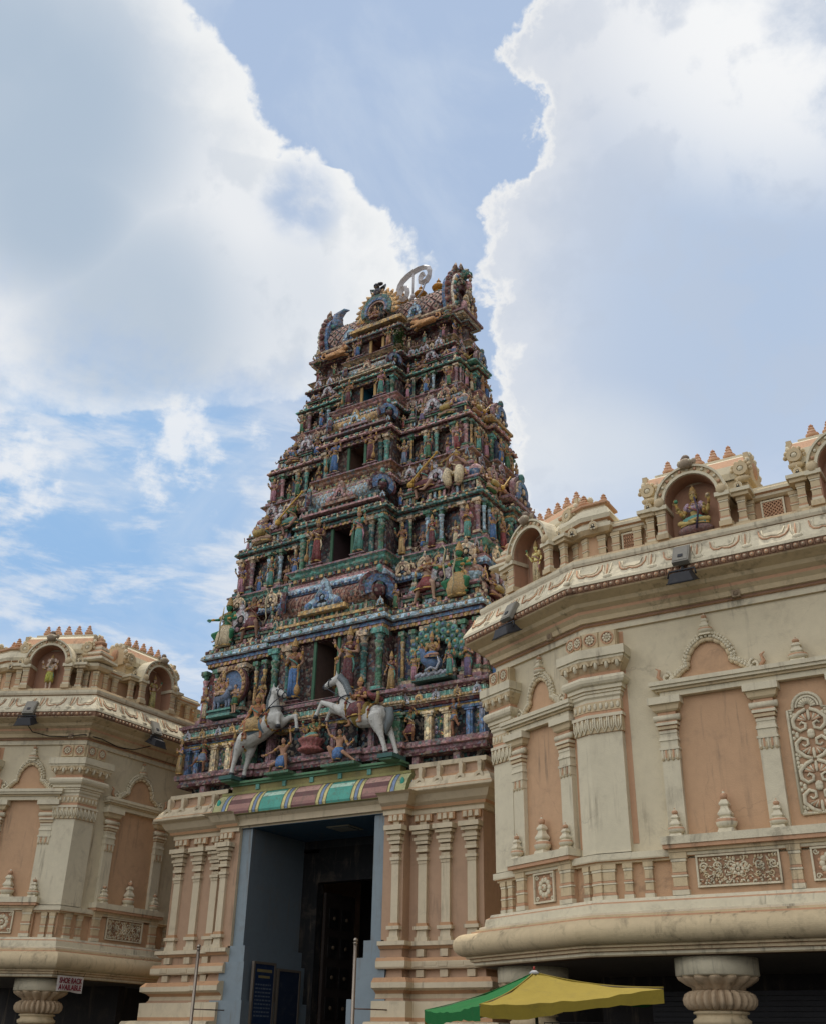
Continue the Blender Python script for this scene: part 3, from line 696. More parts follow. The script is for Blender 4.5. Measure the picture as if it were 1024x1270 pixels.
PANELC = [C_(58, 74, 100), C_(48, 58, 82), C_(52, 70, 84)]
PK = [TEAL, MAUVE, OCHRE, MAROON, GREEN, SKYB, STONE, BLUE, PINK, CREAM, BROWN, DTEAL, GREYB]

TOWER = thing('gate_tower', 'tall tapering temple gate tower crowded with painted statues in five storeys', 'tower', (0, 2.7, 0))

def steps_pts(half):
    r = []
    for (a, b, v) in half: r += [(a, v), (b, v)]
    l = [(-a, v) for a, v in r[::-1]]
    pts = l + r; out = []
    for p in pts:
        if not out or abs(out[-1][0] - p[0]) + abs(out[-1][1] - p[1]) > 1e-6: out.append(p)
    o2 = [out[0]]
    for k in range(1, len(out) - 1):
        a, b, c = o2[-1], out[k], out[k + 1]
        if abs((b[0] - a[0]) * (c[1] - a[1]) - (b[1] - a[1]) * (c[0] - a[0])) > 1e-9: o2.append(b)
    return o2 + [out[-1]]

def plan(hw, yf, cw, yc, bays, sw, sx, sbays, rec=.19):
    fh = [(0, cw, yc)]; x = cw
    for (b, h) in bays:
        if b - h > x + 1e-6: fh.append((x, b - h, yf + (rec if b - h - x > .5 else 0)))
        fh.append((b - h, min(hw, b + h), yf)); x = b + h
    if x < hw - 1e-6: fh.append((x, hw, yf + rec))
    hd = YC - yf; sh = [(0, sw, sx)]; u = sw
    for (b, h) in sbays:
        if b - h > u + 1e-6: sh.append((u, b - h, hw - (rec if b - h - u > .5 else 0)))
        sh.append((b - h, min(hd, b + h), hw)); u = b + h
    if u < hd - 1e-6: sh.append((u, hd, hw - rec))
    F = steps_pts(fh); R = [(v, YC + u) for u, v in steps_pts(sh)]
    L = [(-x, y) for x, y in R[::-1]]
    pts = F + R[1:] + L[:-1]
    return pts

def dentils(mb, poly, off, z0, z1, w, gap, d, cols):
    P = offset_poly(poly, off, True); n = len(P)
    for i in range(n):
        a, b = P[i], P[(i + 1) % n]
        dx, dy = b[0] - a[0], b[1] - a[1]; L = math.hypot(dx, dy)
        if L < w or (abs(dx) > abs(dy) and dx < 0): continue
        k = max(1, int(L / (w + gap)))
        for q in range(k):
            t = (q + .5) / k; cx, cy = a[0] + dx * t, a[1] + dy * t; c = cols[q % len(cols)]
            if abs(dx) > abs(dy): mb.box(cx - w / 2, cx + w / 2, cy - d, cy + .01, z0, z1, c)
            elif dy > 0: mb.box(cx - .01, cx + d, cy - w / 2, cy + w / 2, z0, z1, c)
            else: mb.box(cx - d, cx + .01, cy - w / 2, cy + w / 2, z0, z1, c)

def nasi(mb, cx, cz, y, s, c1, c2):
    """horseshoe ornament with scrolls and a bud, standing on z = cz, front at y"""
    mb.arch(cx, cz + .42 * s, .17 * s, .36 * s, y - .07 * s, y + .04 * s, c1, -.7, pi + .7, 12)
    mb.arch(cx, cz + .42 * s, .36 * s, .44 * s, y - .03 * s, y + .04 * s, c2, -.7, pi + .7, 12)
    mb.plate([(cx - .2 * s, cz + .2 * s), (cx + .2 * s, cz + .2 * s), (cx + .2 * s, cz + .5 * s), (cx - .2 * s, cz + .5 * s)], y - .01, y + .03 * s, DARK)
    for q in (-1, 1):
        mb.ball((cx + q * .38 * s, y - .03 * s, cz + .12 * s), (.14 * s, .07 * s, .13 * s), c1, 8, 5)
        mb.ball((cx + q * .16 * s, y - .03 * s, cz + .08 * s), (.11 * s, .06 * s, .1 * s), c2, 7, 5)
    mb.ball((cx, y - .02 * s, cz + .9 * s), (.11 * s, .07 * s, .12 * s), c1, 8, 5)
    mb.ball((cx, y - .02 * s, cz + 1.06 * s), (.05 * s, .04 * s, .1 * s), c2, 6, 5)
    mb.ball((cx, y - .05 * s, cz + .42 * s), (.09 * s, .06 * s, .12 * s), c2, 7, 5)

def colonette(mb, x, y, z0, z1, r, c, cc):
    h = z1 - z0
    mb.box(x - r * 1.7, x + r * 1.7, y - r * 1.7, y + r * 1.7, z0, z0 + .07 * h, cc)
    mb.lathe(x, y, [(r * 1.35, z0 + .07 * h), (r, z0 + .12 * h), (r * .95, z0 + .6 * h), (r * 1.3, z0 + .63 * h), (r * 1.3, z0 + .66 * h), (r * .9, z0 + .68 * h, cc), (r * 1.25, z0 + .74 * h, c), (r * 1.5, z0 + .8 * h, c), (r * .9, z0 + .84 * h, cc), (r * 1.7, z0 + .91 * h, cc)], 10, c)
    mb.box(x - r * 1.9, x + r * 1.9, y - r * 1.9, y + r * 1.9, z0 + .91 * h, z1, cc)

def kuta(M, xc, hb, y, z0, H, kind, q, inx=0.0, iny=.06):
    """pillared shrine bay and the little roof above it; local front is -y"""
    m = MB(M); zt = z0 + .39 * H
    pc = [OCHRE, TEAL, PINK, GREEN, SKYB, MAUVE][q % 6]
    m.box(xc - hb - .05, xc + hb + .05, y - .16, y + .1, z0 + .002, z0 + .035 * H, DTEAL if q % 2 else MAUVE)
    m.box(xc - hb, xc + hb, y - .12, y + .1, z0 + .036 * H, z0 + .06 * H, MAROON if q % 2 else STONE)
    for sgn in (-1, 1): colonette(m, xc + sgn * hb * .72, y - .04, z0 + .061 * H, zt, hb * .16 + .012, pc, STONE if q % 2 else GREEN)
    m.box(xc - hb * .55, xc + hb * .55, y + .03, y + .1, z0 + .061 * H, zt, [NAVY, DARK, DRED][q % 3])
    # storey of little pillars, stepping in from the wall below
    xc -= inx; y += iny
    z = z0 + .515 * H; d = .2
    m.box(xc - hb * .9, xc + hb * .9, y + .03, y + .4, z, z + .085 * H, DARK)
    for k in range(4):
        x = xc + (k - 1.5) * hb * .52
        m.box(x - hb * .12, x + hb * .12, y - .02, y + .06, z + .002, z + .083 * H, [CREAM, SKYB, OCHRE, PINK][(k + q) % 4])
    m.box(xc - hb * 1.06, xc + hb * 1.06, y - .07, y + .4, z + .086 * H, z + .105 * H, GREEN)
    m.box(xc - hb * 1.14, xc + hb * 1.14, y - .1, y + .4, z + .106 * H, z + .12 * H, MAROON)
    m.box(xc - hb * 1.0, xc + hb * 1.0, y - .05, y + .4, z + .121 * H, z + .14 * H, TEAL if q % 2 else PINK)
    zz = z + .141 * H; r = min(hb * .95, .11 * H); cy = y + r * .75
    if kind == 'dome':
        pr = [(r * .8, zz), (r * .82, zz + .02 * H), (r * 1.08, zz + .035 * H), (r * 1.14, zz + .06 * H), (r * 1.0, zz + .09 * H), (r * .7, zz + .115 * H), (r * .3, zz + .13 * H), (r * .14, zz + .135 * H), (r * .24, zz + .15 * H), (r * .1, zz + .165 * H), (r * .02, zz + .19 * H)]
        m.lathe(xc, cy, [(a, b, [BLUE, PINK, SKYB, BROWN][(q + (k > 3)) % 4] if k < 7 else OCHRE) for k, (a, b) in enumerate(pr)], 16, BLUE, True, 8, .08)
        nasi(m, xc, zz + .012 * H, cy - r * 1.12, .085 * H, OCHRE, PINK)
    elif kind == 'shield':
        m.box(xc - hb * .7, xc + hb * .7, y - .02, y + .4, zz, zz + .06 * H, BROWN)
        nasi(m, xc, zz, y - .07, .2 * H, [PINK, SILVER, STONE][q % 3], [STONE, MAUVE, OCHRE][q % 3])
        for sgn in (-1, 1): nasi(m, xc + sgn * hb * .85, zz, y - .04, .09 * H, SILVER, MAUVE)
    else:
        for k in range(4):
            w = r * (.85 - .2 * k); m.lathe(xc, cy, [(w, zz + .032 * k * H), (w * 1.1, zz + (.032 * k + .014) * H), (w * .8, zz + (.032 * k + .031) * H)], 4, [PINK, TEAL, STONE, GREEN][(k + q) % 4], False, a0=pi / 4)
        m.lathe(xc, cy, [(r * .16, zz + .128 * H), (r * .2, zz + .15 * H), (.004, zz + .185 * H)], 8, OCHRE)
    return m

TIERS = [
    dict(z0=9.05, z1=12.85, hw=4.2, yf=.40, cw=1.72, yc=.06, wo=.36, wh=1.66, win=C_(84, 66, 58)),
    dict(z0=12.85, z1=15.80, hw=3.92, yf=1.0, cw=1.40, yc=.44, wo=.33, wh=1.22, win=C_(70, 52, 56)),
    dict(z0=15.80, z1=18.30, hw=3.36, yf=1.42, cw=1.16, yc=.92, wo=.28, wh=1.0, win=C_(98, 70, 56)),
    dict(z0=18.30, z1=20.25, hw=2.8, yf=1.86, cw=1.0, yc=1.34, wo=.23, wh=.84, win=C_(16, 92, 118)),
    dict(z0=20.25, z1=21.30, hw=2.46, yf=2.06, cw=.9, yc=1.68, wo=.22, wh=.72, win=C_(110, 66, 54)),
]
def tier_plan(t, grow=0.0):
    hw, yf, cw = t['hw'], t['yf'], t['cw']; w = hw - cw; hd = YC - yf
    if t['z0'] < 10: bays = [(2.24, .2), (3.12, .46), (hw - .27, .27)]
    else: bays = [(cw + .13 * w, .075 * w), (cw + .47 * w, .11 * w), (hw - .12 * w, .12 * w)]
    sb = [(.55 * hd, .1 * hd), (hd - .11 * hd, .11 * hd)]
    return plan(hw, yf, cw, t['yc'], bays, .27 * hd, hw + .26, sb), bays, sb, .27 * hd
def core_plan(t, ins):
    hw, yf, cw, wo = t['hw'] - ins, t['yf'] + ins, t['cw'] - .04, t['wo'] + .03
    F = steps_pts([(0, wo, t['yc'] + 1.0), (wo, cw, t['yc'] + .14), (cw, hw, yf)])
    hd = YC - yf; sw = .27 * (YC - t['yf']) - .04
    R = [(v, YC + u) for u, v in steps_pts([(0, sw, t['hw'] + .14), (sw, hd, hw)])]
    return F + R[1:] + [(-x, y) for x, y in R[::-1]][:-1]

SIDE = frame(0, YC, pi / 2)       # local x runs along +Y, local -y faces +X (the tower's right flank)
SIDEL = frame(0, YC, -pi / 2)

def build_tier(i):
    t = TIERS[i]; z0, H, hw, yf, cw, yc = t['z0'], t['z1'] - t['z0'], t['hw'], t['yf'], t['cw'], t['yc']
    P, bays, sb, sw = tier_plan(t); hd = YC - yf
    last = i == 4
    low = .46 if i == 0 else (.72 if last else .42)
    m = MB()
    a, b, c, d, e = [(TEAL, MAUVE, OCHRE, SKYB, PINK), (TEAL, DTEAL, OCHRE, DTEAL, MAUVE), (BROWN, LGREEN, MAUVE, PINK, TEAL), (PINK, SKYB, BROWN, TEAL, BROWN), (STONE, GREEN, MAUVE, SKYB, BROWN)][i]
    # floor ledge
    m.sweep(P, [(-.02, z0 - .13 * H if i else z0 - .06, DARK), (.03, z0 - .1 * H if i else z0 - .055, MAROON), (.03, z0 - .07 * H if i else z0 - .045, b), (.1, z0 - .05 * H if i else z0 - .04, a), (.12, z0 - .03 * H if i else z0 - .03, a), (.2, z0 - .015 * H if i else z0 - .02, a), (.2, z0, MAUVE)])
    m.cap(P, z0, MAUVE, True, .2)
    if i: m.cap(P, z0 - .13 * H, BROWN, False, -.02)
    if i: dentils(m, P, .03, z0 - .098 * H, z0 - .072 * H, .09, .05, .035, [OCHRE, MAROON])
    # core walls of the lower half
    K = core_plan(t, .24)
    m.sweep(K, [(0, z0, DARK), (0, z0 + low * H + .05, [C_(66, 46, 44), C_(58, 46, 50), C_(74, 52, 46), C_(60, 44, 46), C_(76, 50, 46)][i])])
    zl = z0 + low * H
    # beams and curved eave above the columns
    h2 = .1 * H if not last else .2 * H
    rows = [(-.25, zl - .035 * H, MAROON), (-.02, zl - .035 * H, MAROON), (-.02, zl - .012 * H, c), (.02, zl - .01 * H, b), (.02, zl + .012 * H, [BLUE, DTEAL, MAROON, GREEN, MAUVE][i]), (.1, zl + .014 * H, MAROON), (.14, zl + .022 * H, d), (.12, zl + .045 * H, d), (.05, zl + .062 * H, d), (.03, zl + .064 * H, MAROON), (.06, zl + .068 * H, CREAM), (.06, zl + .085 * H, CREAM), (0.0, zl + .09 * H, e), (0.0, zl + h2, e)]
    m.sweep(P, rows); m.cap(P, zl + h2, MAROON, True)
    dentils(m, P, .06, zl + .069 * H, zl + .084 * H, .1, .07, .03, [MAROON, TEAL])
    dentils(m, P, -.02, zl - .034 * H, zl - .014 * H, .07, .07, .03, [OCHRE, PINK])
    if not last:
        n = TIERS[i + 1]; Q = tier_plan(n)[0]
        Kn = core_plan(dict(n, wo=.001), .05)
        zc = z0 + .80 * H
        m.sweep(Kn, [(0, zl + h2 - .01, DARK), (0, zl + h2 + .06 * H, DRED), (.05, zl + h2 + .062 * H, OCHRE), (.05, zl + h2 + .085 * H, OCHRE), (0, zl + h2 + .09 * H, DTEAL), (0, zc - .06 * H, C_(72, 50, 46)), (.06, zc - .055 * H, BROWN), (.06, zc - .02 * H, b), (.12, zc - .015 * H, MAROON), (.12, zc, MAROON)])
        m.sweep(Q, [(-.1, zc, DARK), (.2, zc, MAROON), (.24, zc + .012 * H, [BLUE, PINK, DTEAL, MAROON][i]), (.24, zc + .03 * H, [SKYB, PINK, SKYB, TEAL][i]), (.2, zc + .055 * H, [SKYB, MAUVE, SKYB, TEAL][i]), (.16, zc + .068 * H, [PINK, LGREEN, STONE, PINK][i]), (.14, zc + .07 * H, MAROON), (.16, zc + .085 * H, [PINK, BROWN, GREEN, STONE][i]), (.06, z0 + .9 * H, STONE), (-.05, z0 + .9 * H, STONE)])
        dentils(m, Q, .24, zc + .012 * H, zc + .03 * H, .06, .05, .025, [GREYB, BLUE] if i == 0 else [PINK, STONE])
    dentils(m, P, .135, zl + .024 * H, zl + .042 * H, .05, .26, .03, [CREAM, PINK, OCHRE, TEAL])
    dentils(m, P, .0, zl + .092 * H, zl + h2 - .002, .05, .09, .03, [STONE, DTEAL, PINK, MAROON, OCHRE])
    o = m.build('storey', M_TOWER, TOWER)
    # framed colour panels between the bays
    edges = [cw] + [q for (bb, hh) in bays for q in (bb - hh, bb + hh)]
    for sgn in (-1, 1):
        for k in range(0, len(edges) - 1, 2):
            x0, x1 = edges[k] + .07, edges[k + 1] - .07
            if x1 - x0 < .1: continue
            p = MB(); xs = sorted((sgn * x0, sgn * x1))
            p.box(xs[0], xs[1], yf + .22, yf + .265, z0 + .03, zl - .06 * H, BROWN); p.box(xs[0] + .03, xs[1] - .03, yf + .205, yf + .22, z0 + .07, zl - .09 * H, PANELC[(i + k) % 3])
            p.build('wall_panel', M_TOWER, o)
    # window
    wo, wh = t['wo'], t['wh']; w = MB(); yb = yc + .14; col = t['win']
    w.box(-wo - .03, -wo, yb, yc + .99, z0, z0 + wh, col); w.box(wo, wo + .03, yb, yc + .99, z0, z0 + wh, col)
    w.box(-wo, wo, yc + .96, yc + .99, z0, z0 + wh, col); w.box(-wo - .03, wo + .03, yb, yc + .99, z0 + wh, zl + .04, col)
    w.box(-wo, wo, yb - .04, yc + .96, z0 + .001, z0 + .02, STONE)
    for sgn in (-1, 1): w.box(sgn * wo - .035 if sgn > 0 else -wo - .045, sgn * wo + .045 if sgn > 0 else -wo + .035, yb - .05, yb, z0 + .02, z0 + wh, OCHRE if i > 2 else GREEN)
    w.box(-wo - .06, wo + .06, yb - .06, yb, z0 + wh, z0 + wh + .05, CREAM)
    w.build('window', M_PLAIN, o)
    for sgn in (-1, 1):
        for x, cc in ((cw - .14, GREEN if i < 2 else [TEAL, GREEN, MAUVE][i - 2]), ((wo + cw) * .5 + .1, DTEAL)):
            q = MB(); colonette(q, sgn * x, yc + .07, z0 + .02, zl - .04 * H, .075 * (H / 3) ** .5, cc, TEAL if cc is GREEN else STONE); q.build('column', M_TOWER, o)
        q = MB(); g = wo + .34 * (1.3 if i == 0 else 1); q.box(sgn * g - .2, sgn * g + .2, yc - .14, yc + .1, z0 + .001, z0 + .08, MAROON); q.box(sgn * g - .23, sgn * g + .23, yc - .17, yc + .1, z0 + .081, z0 + .11, MAUVE); q.build('plinth', M_TOWER, o)
    # roofed bays on front and right flank
    kinds = ['spire', 'shield', 'dome']
    if not last:
        for sgn in (-1, 1):
            for k, (bx, hb) in enumerate(bays): kuta(None, sgn * bx, hb, yf, z0, H, kinds[k], i * 3 + k, sgn * (.2 if k == 2 else 0), .08).build('miniature_shrine', M_TOWER, o)
            for k, (bu, hb) in enumerate(sb): kuta(SIDE, sgn * bu, hb, -hw, z0, H, kinds[k + 1], i * 2 + k + 1, 0, .12).build('miniature_shrine', M_TOWER, o)
        kuta(SIDEL, hd - .11 * hd, .11 * hd, -hw + .04, z0, H, 'spire', i, .05, .26).build('miniature_shrine', M_TOWER, o)
        # barrel roof over the window bay
        zb, br, bw = z0 + .70 * H, .085 * H, cw * .82
        q = MB(); bc = [BROWN, SKYB, OCHRE, SKYB][i]
        q.tube([(-bw, yc + .2, zb), (bw, yc + .2, zb)], br, bc, 16)
        for s2 in (-1, 1):
            for k in range(int(bw * 2 / .13)):
                x = -bw + .06 + k * .13
                q.tube([(x - .1 * s2, yc + .2 - br * cos(a) - .004, zb + br * sin(a)) if False else (x + s2 * .13 * a / 1.2, yc + .2 - (br + .004) * cos(a), zb + (br + .004) * sin(a)) for a in (-.6, -.1, .4, .9, 1.4)], .009, MAROON if i == 0 else STONE, 4)
        q.box(-bw - .06, bw + .06, yc - .05, yc + .4, zb - br - .05 * H, zb - br, [GREEN, DTEAL, MAROON, GREEN][i]); q.box(-bw - .1, bw + .1, yc - .12, yc + .4, zb - br - .07 * H, zb - br - .051 * H, [OCHRE, PINK, MAUVE, STONE][i]); dentils(q, [(-bw - .04, yc - .05), (bw + .04, yc - .05), (bw + .04, yc + .3), (-bw - .04, yc + .3)], 0, zb - br - .045 * H, zb - br - .01 * H, .07, .07, .03, [STONE, MAROON, TEAL])
        q.build('barrel_roof', M_TOWER, o)
        for sgn in (-1, 1):
            q = MB(); q.arch(0, 0, br * .7, br * 1.25, -.09, .06, BLUE, -.5, pi + .5, 14); q.arch(0, 0, br * 1.25, br * 1.6, -.05, .05, MAROON, -.5, pi + .5, 14); q.ball((0, .0, 0), br * .6, MAROON); q.ball((0, -.05, -br * .1), (br * .25, .05, br * .4), STONE); q.ball((0, -.02, br * 1.8), (br * .3, .07, br * .4), TEAL); q.ball((0, -.08, br * .4), (br * .3, .06, br * .3), GREEN)
            q.M = None; Mx = Matrix.Translation((sgn * (bw + .05), yc + .12, zb)) @ Matrix.Rotation(sgn * radians(58), 4, 'Z'); q.v = [tuple(Mx @ Vector(p)) for p in q.v]; q.build('horseshoe_gable', M_TOWER, o)
        q = MB(); s = .2 * H; zt = zb - br * .9; c1, c2 = [(SKYB, BLUE), (BROWN, PINK), (OCHRE, SKYB), (BROWN, STONE)][i]
        yy = yc + .2 - br - .03
        q.plate([(-s * .8, zt), (s * .8, zt), (s * .62, zt + s * .3), (s * .3, zt + s * .45), (s * .14, zt + s * .95), (0, zt + s * 1.1), (-s * .14, zt + s * .95), (-s * .3, zt + s * .45), (-s * .62, zt + s * .3)], yy - .04, yy + .06, c1); nasi(q, 0, zt + .03, yy - .05, s * .75, c2, c1)
        for sgn in (-1, 1): q.ball((sgn * s * .6, yy - .05, zt + s * .14), (s * .16, .05, s * .14), c2)
        q.box(-s * .95, s * .95, yy - .1, yy + .1, zt - .03 * H, zt - .002, [OCHRE, BROWN, MAUVE, STONE][i])
        q.build('gable_ornament', M_TOWER, o)
        # baluster row under the next storey's window
        q = MB(); zq = z0 + .905 * H; n = TIERS[i + 1]
        for k in range(9):
            x = (k - 4) * n['cw'] * .23; q.lathe(x, n['yc'] + .05, [(.05, zq), (.065, zq + .02 * H), (.03, zq + .035 * H), (.06, zq + .055 * H)], 8, MAROON)
        q.build('baluster', M_TOWER, o)
        o.children[-1]['kind'] = 'stuff'
        # horseshoe ornaments along the upper eave
        zc = z0 + .835 * H; n = TIERS[i + 1]; s = .12 * H if i else .13 * H
        cc = [(STONE, CREAM), (SILVER, MAUVE), (BROWN, STONE), (GREYB, PINK)][i]
        xs = [n['hw'] - .3, n['hw'] * .62, n['hw'] * .46] if i == 0 else [n['hw'] - .3, n['hw'] * .7, n['hw'] * .5]
        for sgn in (-1, 1):
            for k, x in enumerate(xs):
                q = MB(); nasi(q, sgn * x, zc, n['yf'] - .26, s * (1.25 if k == 0 else 1), cc[0], cc[1]); q.build('horseshoe_ornament', M_TOWER, o)
            for u in (.85, .35):
                q = MB(SIDE); nasi(q, sgn * u * (YC - n['yf']), zc, -n['hw'] - .27 - (.26 if u < .4 else 0), s, cc[1], cc[0]); q.build('horseshoe_ornament', M_TOWER, o)
    # gable in the middle of the flank
    if not last:
        q = MB(SIDE); s = .42 * H * .62; zz = z0 + .53 * H; yv = -hw - .27
        q.box(-s, s, yv - .1, yv + .4, zz, zz + .03 * H, [STONE, MAUVE, OCHRE, TEAL][i]); nasi(q, 0, zz + .05 * H, yv - .06, s, BLUE, STONE); q.arch(0, zz + .05 * H + .42 * s, .46 * s, .58 * s, yv - .02, yv + .1, MAUVE, -.6, pi + .6, 16)
        q.ball((0, yv - .05, zz + 1.15 * s), (.16 * s, .12 * s, .2 * s), DTEAL)
        q.build('horseshoe_gable', M_TOWER, o)
        q = MB(SIDE)
        for sgn in (-1, 1): colonette(q, sgn * sw * .8, -hw - .14, z0 + .02, zl - .04 * H, .06, GREEN, TEAL)
        q.box(-sw * .5, sw * .5, -hw - .2, -hw - .12, z0 + .02, zl - .06 * H, NAVY); q.build('flank_niche', M_TOWER, o)
    return o

def carved_frieze(i, o):
    t = TIERS[i]; z0, H, hw, yf, cw, yc = t['z0'], t['z1'] - t['z0'], t['hw'], t['yf'], t['cw'], t['yc']; hd = YC - yf
    low = .46 if i == 0 else (.72 if i == 4 else .42); zs = z0 + low * H + (.1 if i < 4 else .2) * H
    m = MB(); r = random.Random(50 + i); s = .30 * (H / 3) ** .6 if i < 4 else .24
    sk = [C_(150, 116, 96), C_(138, 104, 84), C_(120, 90, 76)]
    rob = [C_(112, 50, 50), C_(60, 120, 108), C_(66, 96, 132), C_(150, 122, 66), C_(140, 96, 104), C_(60, 98, 72), C_(168, 150, 116), C_(96, 62, 56)]
    def fig(M, x, y, z, k):
        m.M = M; b = r.choice(rob); c = r.choice(sk); lean = r.uniform(-.06, .06) * k
        m.lathe(x, y, [(.16 * k, z), (.2 * k, z + .06 * k), (.13 * k, z + .3 * k), (.1 * k, z + .5 * k)], 7, b)
        m.ball((x + lean, y, z + .62 * k), (.13 * k, .1 * k, .17 * k), c if r.random() < .5 else r.choice(rob), 7, 5)
        m.ball((x + lean * 1.4, y - .02 * k, z + .87 * k), (.075 * k, .08 * k, .1 * k), c, 7, 5)
        m.lathe(x + lean * 1.4, y, [(.09 * k, z + .93 * k), (.07 * k, z + 1.02 * k), (.01, z + 1.16 * k)], 6, C_(150, 124, 76) if r.random() < .6 else DARK)
        for e in (-1, 1):
            a = r.uniform(-.3, .35) * k; m.tube([(x + e * .12 * k + lean, y, z + .72 * k), (x + e * .26 * k, y - .06 * k, z + .6 * k), (x + e * .24 * k, y - .16 * k, z + .62 * k + a)], [.045 * k, .04 * k, .03 * k], c, 5)
    def orn(M, x, y, z, k):
        m.M = M; nasi(m, x, z, y, k, r.choice([STONE, SILVER, PINK, SKYB, OCHRE, CREAM]), r.choice([MAUVE, STONE, BROWN, TEAL]))
    # two rows over the front, denser than the great statues, and the same round the right flank
    n = int((hw - cw) / (s * .62))
    for sg in (-1, 1):
        for k in range(n):
            x = sg * (cw + (k + .5) * (hw - cw) / n + r.uniform(-.04, .04))
            if r.random() < .7: fig(None, x, yf + .16, zs, s * r.uniform(1.25, 1.9))
            else: orn(None, x, yf + .1, zs, s * 1.1)
        if i < 4:
            q = TIERS[i + 1]; n2 = int(q['hw'] / (s * .75))
            for k in range(n2):
                x = sg * (k + .6) * q['hw'] / n2
                if x * sg < q['cw'] + .05: continue
                (fig if r.random() < .45 else orn)(None, x, q['yf'] - .16, z0 + .885 * H, s * r.uniform(.6, .9))
        # small shrines tucked in the recesses of the lower half
        for k in range(n):
            x = sg * (cw + (k + .5) * (hw - cw) / n)
            if r.random() < .55: fig(None, x, yf + .2, z0 + .002, s * r.uniform(1.6, 2.3))
    for k in range(9):
        x = (k - 4) * cw * .235
        if i < 4 and abs(x) > t['wo'] * .2: orn(None, x, yc - .02, z0 + .555 * H if i else z0 + .575 * H, s * .62)
    nu = max(3, int(2 * hd / (s * .7)))
    for k in range(nu):
        u = -hd + (k + .5) * 2 * hd / nu
        fig(SIDE, u, -hw + .1, zs, s * r.uniform(1.2, 1.8))
        if i < 4: (fig if k % 2 else orn)(SIDE, u, -TIERS[i + 1]['hw'] - .1, z0 + .885 * H, s * .8)
        if k % 2: fig(SIDE, u, -hw + .05, z0, s * 2.0)
    for u in (.8, .45): fig(SIDEL, u * hd, -hw + .26, zs, s * 1.4); fig(SIDEL, u * hd, -hw + .14, z0, s * 1.8)
    m.M = None
    b = m.build('carved_frieze', M_STATUE, o); b['kind'] = 'stuff'
STOREY_WORD = ['first', 'second', 'third', 'fourth', 'topmost']
TIER_OBJ = [build_tier(i) for i in range(5)]
for i_ in range(5): carved_frieze(i_, TIER_OBJ[i_])

# ------------------------------------------------------------------ base of the tower, frieze storey, roof
GC, GP = S(174, 160, 134, 1.32), S(157, 129, 105, 1.32)       # gate: cream plaster, salmon plaster
GL = S(184, 171, 145, 1.32); GT = S(164, 128, 96, 1.35)
JAMB = S(122, 133, 138, 1.2); JAMB_SHADE = S(98, 108, 114, 1.0)  # jamb front, then a darker copy with the passage's shade painted in

